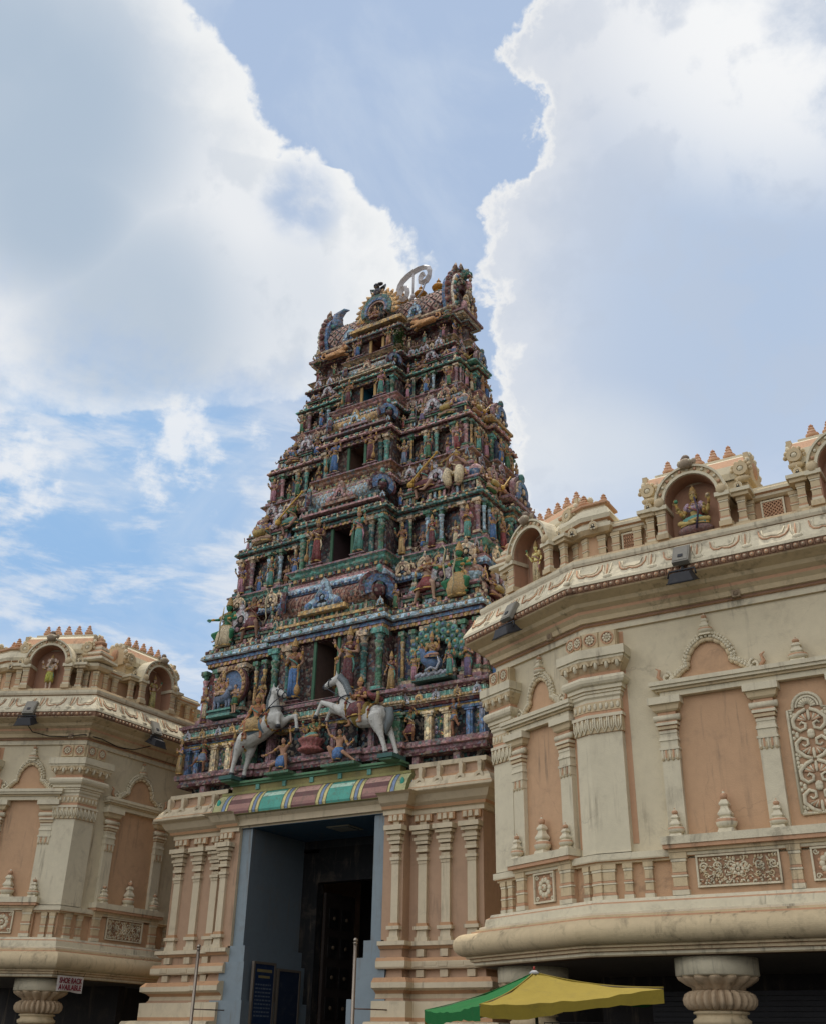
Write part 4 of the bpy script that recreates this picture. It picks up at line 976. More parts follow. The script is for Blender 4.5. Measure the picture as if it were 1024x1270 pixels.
def gate_base():
    prof = [(.62, 0, GC), (.62, 1.95, GC), (.55, 2.08, GL), (.30, 2.10, GC), (.30, 2.17, GT), (.30, 2.46, GL), (.20, 2.47, GC), (.16, 2.52, GP), (.14, 2.60, GC), (.22, 2.66, GT), (.32, 2.70, GL), (.32, 2.80, GL), (.24, 2.89, GT), (.06, 2.9, GP), (.02, 3.05, GP), (.17, 3.06, GC), (.19, 3.09, GL), (.19, 3.20, GL), (.15, 3.27, GT), (.02, 3.28, GP), (.02, 3.43, GP), (.07, 3.44, GC), (.11, 3.49, GT), (.15, 3.50, GL), (.15, 3.58, GL), (0, 3.585, GL), (0, 6.12, GP), (.06, 6.13, GC), (.06, 6.22, GL), (.12, 6.24, GC), (.14, 6.30, GT), (.22, 6.36, GC), (.30, 6.50, GC), (.38, 6.53, GL), (.42, 6.54, GL)]
    for sg in (-1, 1):
        m = MB(Matrix.Scale(-1, 4, (1, 0, 0)) if sg < 0 else None)
        poly = [(2.02, -.12), (2.54, -.12), (2.54, .15), (4.3, .15), (4.3, 5.3), (2.02, 5.3)]
        # only the outward run carries mouldings
        run = poly[1:5]
        m.sweep([(2.03, -.12)] + run, prof, False)
        e = [(2.031, -.12 - a, z) for a, z, _ in prof] + [(2.031, .4, 6.54), (2.031, .4, 0)]
        m.add(e, [tuple(range(len(e)))], GC)
        m.box(2.03, 4.2, .4, 5.2, 0, 6.5, GP)
        o = m.build('gate_wall', M_HALL, TOWER)
        for x, y, w in ((2.38, -.12, .085), (2.88, .15, .1), (3.44, .15, .1), (4.06, .15, .1),):
            q = MB(m.M)
            q.box(x - w - .05, x + w + .05, y - .11, y + .01, 3.586, 3.66, GL); q.box(x - w - .02, x + w + .02, y - .09, y + .01, 3.661, 3.80, GL, .015); q.box(x - w - .07, x + w + .07, y - .13, y + .01, 3.801, 3.87, GL); q.box(x - w - .03, x + w + .03, y - .1, y + .01, 3.871, 3.93, GT)
            q.box(x - w, x + w, y - .075, y + .01, 3.931, 5.1, GL)
            for k, (g, z) in enumerate(((.01, 5.101), (.03, 5.17), (.0, 5.24), (.04, 5.34), (.02, 5.41), (.05, 5.5), (.08, 5.57), (.03, 5.64), (.1, 5.7), (.14, 5.78))):
                q.box(x - w - g, x + w + g, y - .08 - g, y + .01, z, z + (.062 if k < 9 else .1), GL if k % 2 else GC)
            q.box(x - w * .8, x + w * .8, y - .07, y + .01, 5.881, 5.97, GC); q.box(x - w - .12, x + w + .12, y - .08, y + .01, 5.971, 6.12, GT)
            for k in (-1, 0, 1): q.box(x + k * (w * .55 + .085) - .05, x + k * (w * .55 + .085) + .05, y - .11 - .02 * (k == 0), y - .08, 5.985, 6.105, GL, .012)
            q.build('pilaster', M_HALL, o)
        q = MB(m.M)
        for x in (2.88, 3.44, 4.06):
            q.box(x - .09, x + .09, .02, .16, 3.29, 3.428, GC); q.box(x - .09, x + .09, .02, .16, 2.91, 3.045, GC); q.box(x - .11, x + .11, -.055, -.03, 3.1, 3.19, GC)
        for x0, x1 in ((2.66, 2.74), (3.02, 3.3), (3.58, 3.92)): q.box(x0, x1, -.05, -.03, 3.115, 3.18, GC)
        q.build('plinth_block', M_HALL, o)
        # overhanging cornice with keyhole ornaments
        q = MB(m.M); cr = [(2.6, .15), (4.3, .15), (4.3, 5.3)]
        q.sweep(cr, [(.42, 6.54, GC), (.45, 6.56, GL), (.45, 6.61, GL), (.41, 6.64, GT), (.36, 6.74, GL), (.27, 6.84, GL), (.2, 6.9, GT), (.16, 6.96, GP), (.14, 7.08, GP), (.2, 7.1, GC), (.2, 7.2, GL), (-.5, 7.21, GL)], False)
        k = q.build('cornice', M_MOULD, o)
        for x in (2.95, 3.4, 3.95, 4.4):
            q = MB(m.M); cz = 6.71; yy = -.16
            q.arch(x, cz + .02, .055, .12, yy - .06, yy + .05, GL, -.9, pi + .9, 14); q.plate([(x - .035, cz + .1), (x + .035, cz + .1), (x + .05, cz + .33), (x + .03, cz + .38), (x - .03, cz + .38), (x - .05, cz + .33)], yy - .02, yy + .14, GL)
            for s2 in (-1, 1): q.ball((x + s2 * .1, yy - .03, cz - .07), (.06, .05, .055), GL, 8, 5)
            q.build('keyhole_ornament', M_MOULD, o)
        # blue-grey stepped door jamb, passage shade painted on all but its front
        q = MB(m.M)
        for (xi, xo, z0, z1, y) in ((1.72, 2.02, 3.62, 6.19, -.04), (1.6, 2.1, 3.28, 3.62, -.12), (1.5, 2.2, 2.5, 3.28, -.22), (1.38, 2.3, 0, 2.5, -.34)):
            q.box(xi, xo, y, 2.0, z0, z1, [JAMB_SHADE, JAMB_SHADE, JAMB, JAMB_SHADE, JAMB_SHADE, JAMB_SHADE])
        q.build('door_jamb', M_HALL, o)
    # passage: blue ceiling, inner walls, shut back wall, side doors
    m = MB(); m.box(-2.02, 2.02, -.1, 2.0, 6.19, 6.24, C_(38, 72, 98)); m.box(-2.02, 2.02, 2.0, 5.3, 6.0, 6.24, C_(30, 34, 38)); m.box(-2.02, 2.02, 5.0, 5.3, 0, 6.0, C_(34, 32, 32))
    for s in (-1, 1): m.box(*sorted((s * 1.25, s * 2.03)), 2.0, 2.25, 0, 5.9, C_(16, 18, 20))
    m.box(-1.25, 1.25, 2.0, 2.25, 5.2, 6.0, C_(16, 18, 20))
    m.box(-2.6, 2.6, -.20, .5, 6.24, 6.5, GC)
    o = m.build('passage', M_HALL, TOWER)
    q = MB(); q.box(-.02, .62, .55, 1.15, 6.165, 6.188, S(150, 145, 125)); q.box(.05, .55, .62, 1.08, 6.15, 6.166, C_(40, 60, 70))
    for k in range(6): q.box(.05, .55, .64 + k * .075, .665 + k * .075, 6.14, 6.151, S(120, 120, 110))
    q.build('ceiling_vent', M_LAMP, o)
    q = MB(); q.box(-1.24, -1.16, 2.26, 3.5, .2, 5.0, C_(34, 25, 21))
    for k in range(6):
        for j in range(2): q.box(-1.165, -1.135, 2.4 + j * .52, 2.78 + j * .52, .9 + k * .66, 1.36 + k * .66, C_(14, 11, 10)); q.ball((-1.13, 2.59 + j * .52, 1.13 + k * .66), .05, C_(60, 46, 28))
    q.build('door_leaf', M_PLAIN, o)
    # lintel moulding over the door
    q = MB(); q.sweep([(-2.56, .1), (-2.56, -.06), (2.56, -.06), (2.56, .1)], [(-.02, 6.19, GC), (.04, 6.2, GL), (.05, 6.27, GL), (.1, 6.3, GT), (.14, 6.38, GC), (.22, 6.44, GL), (.22, 6.475, GL)], False); q.build('door_lintel', M_HALL, o)
    # bright tiled roll above the door
    q = MB(); n = 8; hwid = 2.72
    prof = [(.40, 6.48), (.42, 6.53), (.40, 6.60), (.36, 6.72), (.29, 6.84), (.2, 6.94), (.12, 7.0)]
    bands = []; x = -hwid
    seq = [(.26, 'e'), (.1, 'b'), (.07, 'y'), (.62, 'r'), (.09, 'y'), (.09, 'b'), (.09, 'y'), (.62, 't'), (.09, 'y'), (.09, 'b'), (.09, 'y'), (.64, 'r'), (.09, 'y'), (.09, 'b'), (.09, 'y'), (.62, 't'), (.09, 'y'), (.09, 'b'), (.09, 'y'), (.62, 'r'), (.07, 'y'), (.1, 'b'), (.26, 'e')]
    tot = sum(a for a, _ in seq); cl = {'e': C_(138, 142, 92), 'b': C_(92, 118, 156), 'y': C_(168, 158, 92), 'r': C_(128, 82, 78), 't': C_(48, 140, 124)}
    for wd, cc in seq:
        x1 = x + wd * 2 * hwid / tot
        for k in range(len(prof) - 1):
            (o0, za), (o1, zb) = prof[k], prof[k + 1]
            c = cl[cc]
            if cc == 'r': c = [C_(112, 70, 70), C_(126, 84, 80), C_(140, 96, 88), C_(96, 62, 62), C_(160, 118, 106), C_(150, 108, 98)][k]
            if cc == 't' and k == 4: c = C_(140, 180, 160)
            if cc == 'e' and k % 2: c = C_(146, 146, 96)
            q.add([(x, -o0, za), (x1, -o0, za), (x1, -o1, zb), (x, -o1, zb)], [(0, 1, 2, 3)], c)
            q.tube([(x, -o0 - .004, za), (x, -o1 - .004, zb)], .008, C_(90, 90, 60), 4)
        x = x1
    for s in (-1, 1):
        v = [(s * hwid, -a, z) for a, z in prof] + [(s * (hwid - .0), .15, 7.0), (s * hwid, .15, 6.48)]
        q.add(v, [tuple(range(len(v)))[::s]], C_(96, 104, 60))
        q.ball((s * (hwid - .12), -.33, 6.78), (.06, .035, .1), C_(20, 140, 120)); q.ball((s * hwid, -.12, 6.74), (.03, .06, .1), C_(70, 100, 140))
    q.box(-hwid, hwid, -.4, .15, 6.476, 6.5, C_(120, 124, 70))
    q.box(-hwid + .02, hwid - .02, -.14, .15, 7.0, 7.06, C_(118, 116, 58)); q.box(-2.4, 2.4, -.12, .15, 7.06, 7.2, C_(112, 104, 52)); q.box(-2.44, 2.44, -.17, .15, 7.2, 7.25, C_(58, 108, 74)); q.box(-2.48, 2.48, -.22, .15, 7.251, 7.3, C_(66, 118, 80)); 
    for x in (-1.6, -.8, .0, .8, 1.6): q.box(x - .05, x + .05, -.16, -.12, 7.07, 7.19, TEAL)
    q.build('tiled_hood', M_HOOD, o)
gate_base()

def frieze():
    t = dict(hw=4.38, yf=.14)
    # maroon base ledge, dark frieze, tiled band
    F = steps_pts([(0, 1.2, -.02), (1.2, 1.95, .08), (1.95, 2.3, .02), (2.3, 4.38, .16)])
    R = [(4.38, .16), (4.38, 5.24)]; P = F + [(4.38, 5.24), (-4.38, 5.24)]
    m = MB()
    m.sweep(P, [(-.2, 7.21, DARK), (-.2, 7.42, DARK), (.08, 7.43, MAROON), (.08, 7.5, MAROON), (.05, 7.51, DRED), (.05, 7.58, MAUVE), (.13, 7.6, MAUVE), (.15, 7.64, PINK), (.15, 7.72, MAUVE), (-.16, 7.73, MAUVE), (-.16, 8.42, DARK), (-.06, 8.43, OCHRE), (-.06, 8.5, YELLOW), (-.03, 8.505, BLUE), (-.03, 8.535, BLUE), (.02, 8.54, MAROON), (.05, 8.58, DRED), (.08, 8.60, MAROON), (.08, 8.63, STONE), (.12, 8.64, CREAM), (.12, 8.69, CREAM), (.08, 8.7, TEAL), (.06, 8.82, TEAL), (.05, 8.83, DRED), (.1, 8.86, MAROON), (.1, 8.9, MAROON), (.16, 8.91, PINK), (.17, 8.985, MAUVE), (-.1, 8.99, MAUVE)])
    dentils(m, P, .07, 8.71, 8.815, .03, .09, .012, [C_(110, 170, 150)])
    dentils(m, P, .05, 8.84, 8.86, .06, .05, .04, [PINK, STONE])
    dentils(m, P, -.2, 7.22, 7.42, .16, .6, .2, [MAUVE])
    dentils(m, P, .12, 8.645, 8.685, .04, .05, .012, [OCHRE])
    o = m.build('frieze_storey', M_TOWER, TOWER)
    cols = [(2.14, GREEN, .16), (2.92, CREAM, .09), (3.42, CREAM, .09), (3.98, BLUE, .08), (4.3, BLUE, .07), (1.5, MAUVE, .08), (.42, MAUVE, .07)]
    for s in (-1, 1):
        for x, c, w in cols:
            y = .02 if x < 1.9 else (.0 if x < 2.3 else .16); q = MB()
            q.box(s * x - w, s * x + w, y, y + .2, 7.731, 8.31, c); q.box(s * x - w * .45, s * x + w * .45, y - .02, y, 7.74, 8.3, brt(c, 1.25)); q.box(s * x - w * 1.5, s * x + w * 1.5, y - .03, y + .2, 8.311, 8.36, c); q.box(s * x - w * 2, s * x + w * 2, y - .05, y + .2, 8.361, 8.425, c)
            q.build('column', M_TOWER, o)
        for x0, x1, k in ((3.03, 3.31, 0), (4.07, 4.22, 1)):
            q = MB(); a, b = sorted((s * x0, s * x1)); y = .27
            q.box(a, b, y, y + .03, 7.76, 8.36, C_(34, 52, 58)); r2 = random.Random(k + 5)
            for j in range(14):
                cx, cz = r2.uniform(a + .05, b - .05), r2.uniform(7.84, 8.3); cc = [C_(170, 150, 60), C_(150, 96, 120), C_(60, 110, 70), C_(120, 130, 160), C_(60, 110, 70)][j % 5]
                q.ball((cx, y, cz), (.035, .014, .035), cc, 8, 4); q.ball((cx, y - .012, cz), (.014, .01, .014), C_(150, 60, 50), 6, 4)
            for j in range(3): q.tube([(a + .05 + j * (b - a - .1) / 2, y - .004, 7.78), ((a + b) / 2, y - .006, 8.0), (a + .05 + (2 - j) * (b - a - .1) / 2, y - .004, 8.3)], .008, C_(60, 110, 70), 4)
            q.build('flower_panel', M_TOWER, o)
        for k, x in enumerate((.62, 1.3, 1.75, 2.4, 2.75, 3.2, 3.75, 4.25)):
            y = (-.02 if x < 1.2 else .08 if x < 1.95 else .02 if x < 2.3 else .16) - .12
            q = MB(); nasi(q, s * x, 8.62, y, .24, GREYB if k % 2 else OCHRE, SILVER if k % 2 else STONE); q.build('horseshoe_ornament', M_TOWER, o)
    return o
FRIEZE = frieze()

def roof():
    hx = 2.3
    m = MB()
    P = [(-2.44, 2.12), (2.44, 2.12), (2.44, 3.28), (-2.44, 3.28)]
    m.sweep(P, [(-.12, 21.26, DARK), (-.1, 21.3, MAROON), (.02, 21.32, DRED), (.1, 21.36, MAUVE), (.13, 21.39, STONE), (.13, 21.45, STONE), (.02, 21.5, MAUVE), (-.3, 21.5, MAUVE)]); m.cap(P, 21.5, DRED, True)
    prof = [(2.2, 21.5), (2.1, 21.75), (2.1, 22.0), (2.18, 22.25), (2.32, 22.46), (2.5, 22.6), (2.64, 22.66), (2.7, 22.67)]
    full = prof + [(2 * YC - y, z) for y, z in prof[::-1][1:]]
    v = [(s * hx, y, z) for s in (-1, 1) for y, z in full]; n = len(full)
    m.add(v, [(k, n + k, n + k + 1, k + 1) for k in range(n - 1)] + [tuple(range(n)), tuple(range(n, 2 * n))[::-1]], C_(74, 40, 40), True)
    m.box(-hx, hx, YC - .12, YC + .12, 22.64, 22.72, STONE); m.box(-hx, hx, YC - .08, YC + .08, 22.72, 22.77, GREEN)
    def at(t):
        t = max(0, min(.999, t)) * (len(prof) - 1); k = int(t); f = t - k
        (y0, z0), (y1, z1) = prof[k], prof[k + 1]; y, z = y0 + (y1 - y0) * f, z0 + (z1 - z0) * f
        ny, nz = -(z1 - z0), (y1 - y0); l = math.hypot(ny, nz); return y + ny / l * .02, z + nz / l * .02
    du, dt = .17, .105
    for r in range(1, 9):
        for k in range(-14, 15):
            x = (k + .5 * (r % 2)) * du * 2; t = r * dt + .02
            if abs(x) > hx - .12: continue
            q = [at(t - dt * .8), at(t), at(t + dt * .8)]
            m.add([(x, *q[0]), (x + du * .8, *q[1]), (x, *q[2]), (x - du * .8, *q[1])], [(0, 1, 2, 3)], C_(146, 112, 100) if (k + r) % 3 else C_(126, 92, 80))
            y, z = q[1]; m.ball((x, y - .006, z), (.035, .02, .03), C_(70, 96, 72) if r % 2 else C_(120, 96, 70), 5, 4)
    o = m.build('barrel_vault_roof', M_TOWER, TOWER)
    for k in range(4):
        x = -.34 + k * .65; q = MB(); z = 22.77
        q.lathe(x, YC, [(.1, z), (.13, z + .02), (.07, z + .05), (.1, z + .07), (.19, z + .12), (.21, z + .18), (.16, z + .25), (.08, z + .28), (.11, z + .3), (.07, z + .34), (.05, z + .4), (.07, z + .42), (.025, z + .48), (.01, z + .56)], 16, S(186, 128, 40, 1.0), True, 16, .06)
        q.build('finial_pot', M_STATUE, o)
    # gable ends: narrow horseshoe bands, statues' ledge, lion mask on top
    for s in (-1, 1):
        Mz = Matrix.Translation((s * 2.14, YC, 22.1)) @ Matrix.Rotation(s * pi / 2, 4, 'Z')
        Mx = Mz @ Matrix.Diagonal((.33, .8, .48, 1)); q = MB(Mx)
        q.arch(0, 0, 1.2, 2.06, -.12, .02, BLUE, -.9, pi + .9, 30)
        q.arch(0, 0, 1.3, 2.1, -.36, -.12, C_(96, 50, 48), -.7, pi + .7, 30)
        for k in range(17):
            a = -.6 + k * (pi + 1.2) / 16; q.ball((2.12 * cos(a), -.24, 2.14 * sin(a)), (.26, .13, .24), C_(104, 54, 50) if k % 2 else C_(84, 44, 44), 8, 6)
        q.arch(0, 0, 1.55, 2.0, -.46, -.36, C_(178, 168, 148), -.9, pi + .9, 30)
        q.arch(0, 0, 1.15, 1.55, -.42, -.3, DTEAL, -.9, pi + .9, 24); q.arch(0, 0, .8, 1.15, -.44, -.3, MAROON, -.9, pi + .9, 24)
        for k in range(22):
            a = -.8 + k * (pi + 1.6) / 21; q.ball((1.78 * cos(a), -.48, 1.78 * sin(a)), (.2, .06, .15), [TEAL, C_(150, 84, 80), BLUE, OCHRE][k % 4], 7, 5)
            q.ball((1.3 * cos(a), -.46, 1.3 * sin(a)), (.2, .07, .14), [STONE, MAROON, GREEN][k % 3], 7, 5)
        q.plate([(cos(a) * 1.3, sin(a) * 1.3) for a in [2 * pi * k / 20 for k in range(20)]], -.3, 0, MAROON)
        q.build('horseshoe_gable', M_TOWER, o)
        q = MB(Matrix.Translation((s * 2.3, YC, 23.0)) @ Matrix.Rotation(s * pi / 2, 4, 'Z') @ Matrix.Scale(.72, 4)); z = 0.0
        q.ball((0, -.1, z + .05), (.3, .3, .32), C_(84, 50, 48)); q.ball((0, -.36, z + .1), (.24, .26, .24), C_(34, 98, 84)); q.ball((0, -.56, z), (.18, .16, .12), C_(34, 98, 84)); q.ball((0, -.58, z - .14), (.15, .12, .05), C_(120, 40, 40))
        for e in (-1, 1):
            q.ball((e * .12, -.54, z + .18), .065, S(200, 190, 160)); q.ball((e * .12, -.6, z + .18), .028, S(15, 15, 15))
            q.tube([(e * .16, -.3, z + .24), (e * .26, -.3, z + .42), (e * .2, -.26, z + .62)], [.1, .07, .02], C_(96, 66, 50), 7); q.tube([(e * .26, -.1, z + .1), (e * .42, -.1, z + .3), (e * .34, -.1, z + .6)], [.16, .12, .03], C_(104, 74, 52), 7)
            q.tube([(e * .12, .1, z + .1), (e * .16, .14, z + .36), (e * .1, .2, z + .6)], [.14, .1, .03], C_(92, 60, 48), 7)
            for w in range(3): q.tube([(e * .06 * w, -.66, z - .06), (e * .07 * w, -.68, z - .16)], [.02, .005], S(220, 210, 190), 5)
        q.ball((0, -.1, z + .36), (.2, .22, .2), C_(70, 96, 150)); q.ball((0, -.12, z + .58), (.07, .07, .12), C_(84, 50, 48))
        q.build('lion_mask', M_TOWER, o)
        # figures carved on the face of the gable
        q = MB(Mz)
        for k in range(8):
            u, w = (-.32, -.12, .12, .32, -.2, .22, 0, 0)[k], (-.5, -.62, -.6, -.5, -.2, -.22, .1, .45)[k]; cc = [PINK, STONE, OCHRE, BROWN, CREAM, MAROON, STONE, PINK][k]
            q.ball((u, -.56, w), (.1, .1, .18), cc, 8, 6); q.ball((u, -.6, w + .22), (.06, .06, .07), STONE, 7, 5); q.ball((u, -.6, w + .3), (.04, .05, .06), OCHRE, 6, 5)
        q.box(-.6, .6, -.72, -.3, -.86, -.78, MAUVE); q.box(-.55, .55, -.66, -.3, -.95, -.86, STONE)
        q.build('gable_figures', M_TOWER, o)
    q = MB(); q.tube([(-2.0, 2.45, 22.5), (-2.0, 2.35, 22.72), (-1.9, 2.3, 22.95), (-1.66, 2.3, 23.08), (-1.5, 2.3, 23.02)], [.2, .2, .15, .08, .02], C_(76, 104, 140), 9); q.ball((-2.16, 2.35, 22.72), (.1, .1, .22), GOLD); q.tube([(-2.2, 2.3, 22.7), (-2.3, 2.25, 22.95), (-2.2, 2.25, 23.05)], [.1, .07, .02], C_(120, 90, 60), 7); q.ball((-2.1, 2.3, 22.55), (.16, .12, .12), TEAL)
    q.build('horn_ornament', M_TOWER, o)
    # arched gable with flames above the top window
    q = MB(); z = 21.62; y = 1.74
    q.box(-.95, .95, y - .1, 2.4, 21.4, 21.5, OCHRE); q.box(-.85, .85, y - .02, 2.4, 21.5, 21.56, C_(130, 50, 50)); q.box(-.75, .75, y, 2.6, 21.56, z, CREAM)
    for k in range(15):
        a = -.25 + k * (pi + .5) / 14
        q.ball((.6 * cos(a), y + .02, z + .42 + .6 * sin(a)), (.13, .08, .13), C_(182, 140, 82), 7, 5)
        q.tube([(.62 * cos(a), y + .02, z + .42 + .62 * sin(a)), (.82 * cos(a + .05), y + .02, z + .42 + .84 * sin(a + .05))], [.1, .03], C_(182, 140, 82), 6)
    q.arch(0, z + .42, .42, .56, y - .08, y + .2, C_(60, 96, 90), -.4, pi + .4, 20); q.arch(0, z + .42, .34, .42, y - .1, y + .2, BLUE, -.4, pi + .4, 20); q.arch(0, z + .42, .28, .34, y - .06, y + .2, C_(150, 110, 100), -.4, pi + .4, 20)
    q.plate([(cos(a) * .3, z + .42 + sin(a) * .3) for a in [.0 + 2 * pi * k / 16 for k in range(16)]], y + .05, y + .2, DARK)
    q.ball((0, y - .02, z + 1.12), (.16, .14, .13), C_(60, 62, 74)); q.ball((0, y - .1, z + 1.3), (.1, .1, .1), C_(40, 40, 46)); q.ball((.06, y - .02, z + 1.42), (.13, .08, .05), C_(40, 40, 46))
    for e in (-1, 1): q.tube([(e * .1, y - .02, z + 1.2), (e * .28, y - .02, z + 1.3), (e * .24, y - .02, z + 1.14)], [.06, .04, .02], C_(40, 44, 52), 6)
    q.build('arched_gable', M_TOWER, o)
    for s in (-1, 1):
        q = MB(); nasi(q, s * 1.2, 21.5, 1.98, .5, SKYB, BLUE); q.box(s * 1.2 - .22, s * 1.2 + .22, 1.95, 2.3, 21.4, 21.5, STONE); q.build('horseshoe_ornament', M_TOWER, o)
    # open metal emblem on the ridge
    def hat(u, v): return (.30 + u * .92, YC - .32, 22.66 + v * .98)
    path = [(.36, .18), (.36, .34), (.28, .44), (.18, .4), (.12, .26), (.16, .1), (.26, .05), (.37, .12)]
    outer = [(.37, .12), (.44, .3), (.40, .48), (.28, .56), (.14, .5), (.05, .32), (.06, .12), (.12, .02), (.04, .14), (0, .36), (.04, .58), (.16, .78), (.36, .93), (.6, 1.03), (.86, 1.1), (1.1, 1.1), (1.26, 1.02), (1.33, .86), (1.32, .64), (1.22, .46), (1.06, .4), (.94, .5), (.9, .66), (.98, .78), (1.1, .8)]
    e = MB()
    spine = [(.30, .5), (.38, .4), (.41, .25), (.36, .1), (.24, .03), (.12, .08), (.04, .22), (.02, .42), (.07, .62), (.2, .8), (.4, .93), (.64, 1.02), (.88, 1.06), (1.08, 1.04), (1.22, .95), (1.28, .8), (1.26, .6), (1.16, .46), (1.02, .42), (.92, .5), (.9, .64), (.97, .76), (1.06, .78)]
    loop = [(.30, .5), (.2, .5), (.12, .38), (.1, .22)]
    for pth in (spine, loop): e.tube([hat(u - .0, w) for u, w in pth], .088, C_(160, 160, 164), 4, False, 1.3, (0, 1, 0))
    e.tube([hat(.62, -.1), hat(.62, 1.0)], .035, C_(150, 150, 156), 6); e.ball(hat(.62, .02), .08, C_(150, 150, 156)); e.tube([hat(1.1, .38), hat(1.0, .1), hat(.8, -.08)], .03, C_(140, 140, 146), 6)
    e.tube([hat(.62, .02), hat(.5, -.1)], .05, C_(150, 150, 156), 6)
    tag(e.build('rooftop_emblem', M_LAMP), 'silver metal curl-ended emblem sign standing on the tower roof ridge', 'sign')
roof()

# ------------------------------------------------------------------ the two flanking halls
KH = 1.42
HW, HP, HL = S(180, 169, 143, KH), S(168, 136, 106, KH), S(182, 173, 149, KH)
HT, HM, HD = S(166, 130, 102, KH), S(172, 155, 124, KH), S(120, 92, 72, KH)
NICHE = S(146, 112, 90, KH); OCH = S(176, 150, 96, KH)
TH = radians(25.4); P2x, P2y, P1x, P1y = 5.79, -1.9, 8.121, -3.007
LF = math.hypot(P1x - P2x, P1y - P2y)
MIRROR = Matrix.Scale(-1, 4, (1, 0, 0))

def stupa(mb, x, y, z, h, w, c1=None, c2=None):
    c1, c2 = c1 or HL, c2 or HT
    q = pi / 4; k = h
    mb.box(x - w * .62, x + w * .62, y - w * .5, y + w * .5, z, z + .1 * k, c1, .02)
    mb.lathe(x, y, [(w * .55, z + .1 * k), (w * .72, z + .17 * k), (w * .78, z + .24 * k), (w * .7, z + .31 * k, c2), (w * .5, z + .35 * k)], 16, c1, True, 16, .06, .8)
    mb.lathe(x, y, [(w * .5, z + .351 * k), (w * .68, z + .40 * k), (w * .68, z + .44 * k), (w * .42, z + .54 * k), (w * .36, z + .6 * k), (w * .5, z + .64 * k), (w * .5, z + .67 * k), (w * .26, z + .76 * k)], 4, c1, False, a0=q, sy=.85)
    mb.lathe(x, y, [(w * .16, z + .761 * k), (w * .26, z + .8 * k, c2), (w * .3, z + .85 * k, c2), (w * .2, z + .9 * k, c2), (w * .08, z + .92 * k), (w * .1, z + .95 * k), (.004, z + k, c2)], 10, c1)

def rosette(mb, x, z, y, r, c1, c2, n=8):
    for k in range(n):
        a = 2 * pi * k / n; mb.ball((x + .62 * r * cos(a), y, z + .62 * r * sin(a)), (r * .26, r * .14, r * .26), c1, 7, 4)
        a += pi / n; mb.ball((x + .85 * r * cos(a), y + .005, z + .85 * r * sin(a)), (r * .17, r * .1, r * .17), c2, 6, 4)
    mb.ball((x, y - r * .05, z), (r * .3, r * .2, r * .3), c1, 9, 5); mb.ball((x, y - r * .2, z), (r * .12, r * .1, r * .12), c2, 7, 4)

def spiral(mb, cx, cz, y, r, turns, a0, d, rad, c):
    mb.tube([(cx + r * (1 - .8 * t / 14) * cos(a0 + d * turns * 2 * pi * t / 14), y, cz + r * (1 - .8 * t / 14) * sin(a0 + d * turns * 2 * pi * t / 14)) for t in range(15)], rad, c, 5)

def relief(mb, x0, x1, z0, z1, y, kind):
    """carved panel in a frame"""
    w, h = x1 - x0, z1 - z0; cx, cz = (x0 + x1) / 2, (z0 + z1) / 2
    mb.box(x0, x1, y - .015, y + .01, z0, z1, S(136, 106, 82, KH))
    for a in ((x0, x1, z0, z0 + .028), (x0, x1, z1 - .028, z1)): mb.box(a[0], a[1], y - .05, y, a[2], a[3], HL)
    for a in ((x0, x0 + .028), (x1 - .028, x1)): mb.box(a[0], a[1], y - .048, y, z0 + .029, z1 - .029, HL)
    if kind == 'flower':
        rosette(mb, cx, cz, y - .02, min(w, h) * .4, HL, HT, 10)
        for sx in (-1, 1):
            for sz in (-1, 1): spiral(mb, cx + sx * w * .36, cz + sz * h * .36, y - .02, min(w, h) * .09, 1.2, 0, sx * sz, .012, HL)
    else:
        n = max(3, int(w / (h * .42)))
        for k in range(n):
            u = x0 + w * (k + .5) / n; e = 1 if k < n / 2 else -1
            spiral(mb, u, cz + h * .12, y - .02, h * .15, 1.4, 0, e, .016, HL); spiral(mb, u + e * h * .08, cz - h * .16, y - .02, h * .1, 1.3, pi, -e, .013, HM)
            for j in range(4): mb.ball((u - h * .16 + j * h * .1, y - .02, z0 + .06 + .03 * (j % 2)), (h * .045, .018, h * .05), HT if j % 2 else HL, 6, 4)
            for j in range(3): mb.ball((u - h * .1 + j * h * .1, y - .02, z1 - .07), (h * .04, .018, h * .06), HM, 6, 4)
        rr = random.Random(int(w * 1000))
        for k in range(int(w * h * 330)):
            u, v2 = rr.uniform(x0 + .05, x1 - .05), rr.uniform(z0 + .05, z1 - .05); a = rr.uniform(0, 2 * pi); l = rr.uniform(.02, .04)
            mb.tube([(u - l * cos(a), y - .018, v2 - l * sin(a)), (u, y - .032, v2), (u + l * cos(a), y - .018, v2 + l * sin(a))], [.004, .013, .004], HL if k % 3 else HM, 5)
        rosette(mb, cx, cz, y - .03, h * .24, HL, HT, 8)

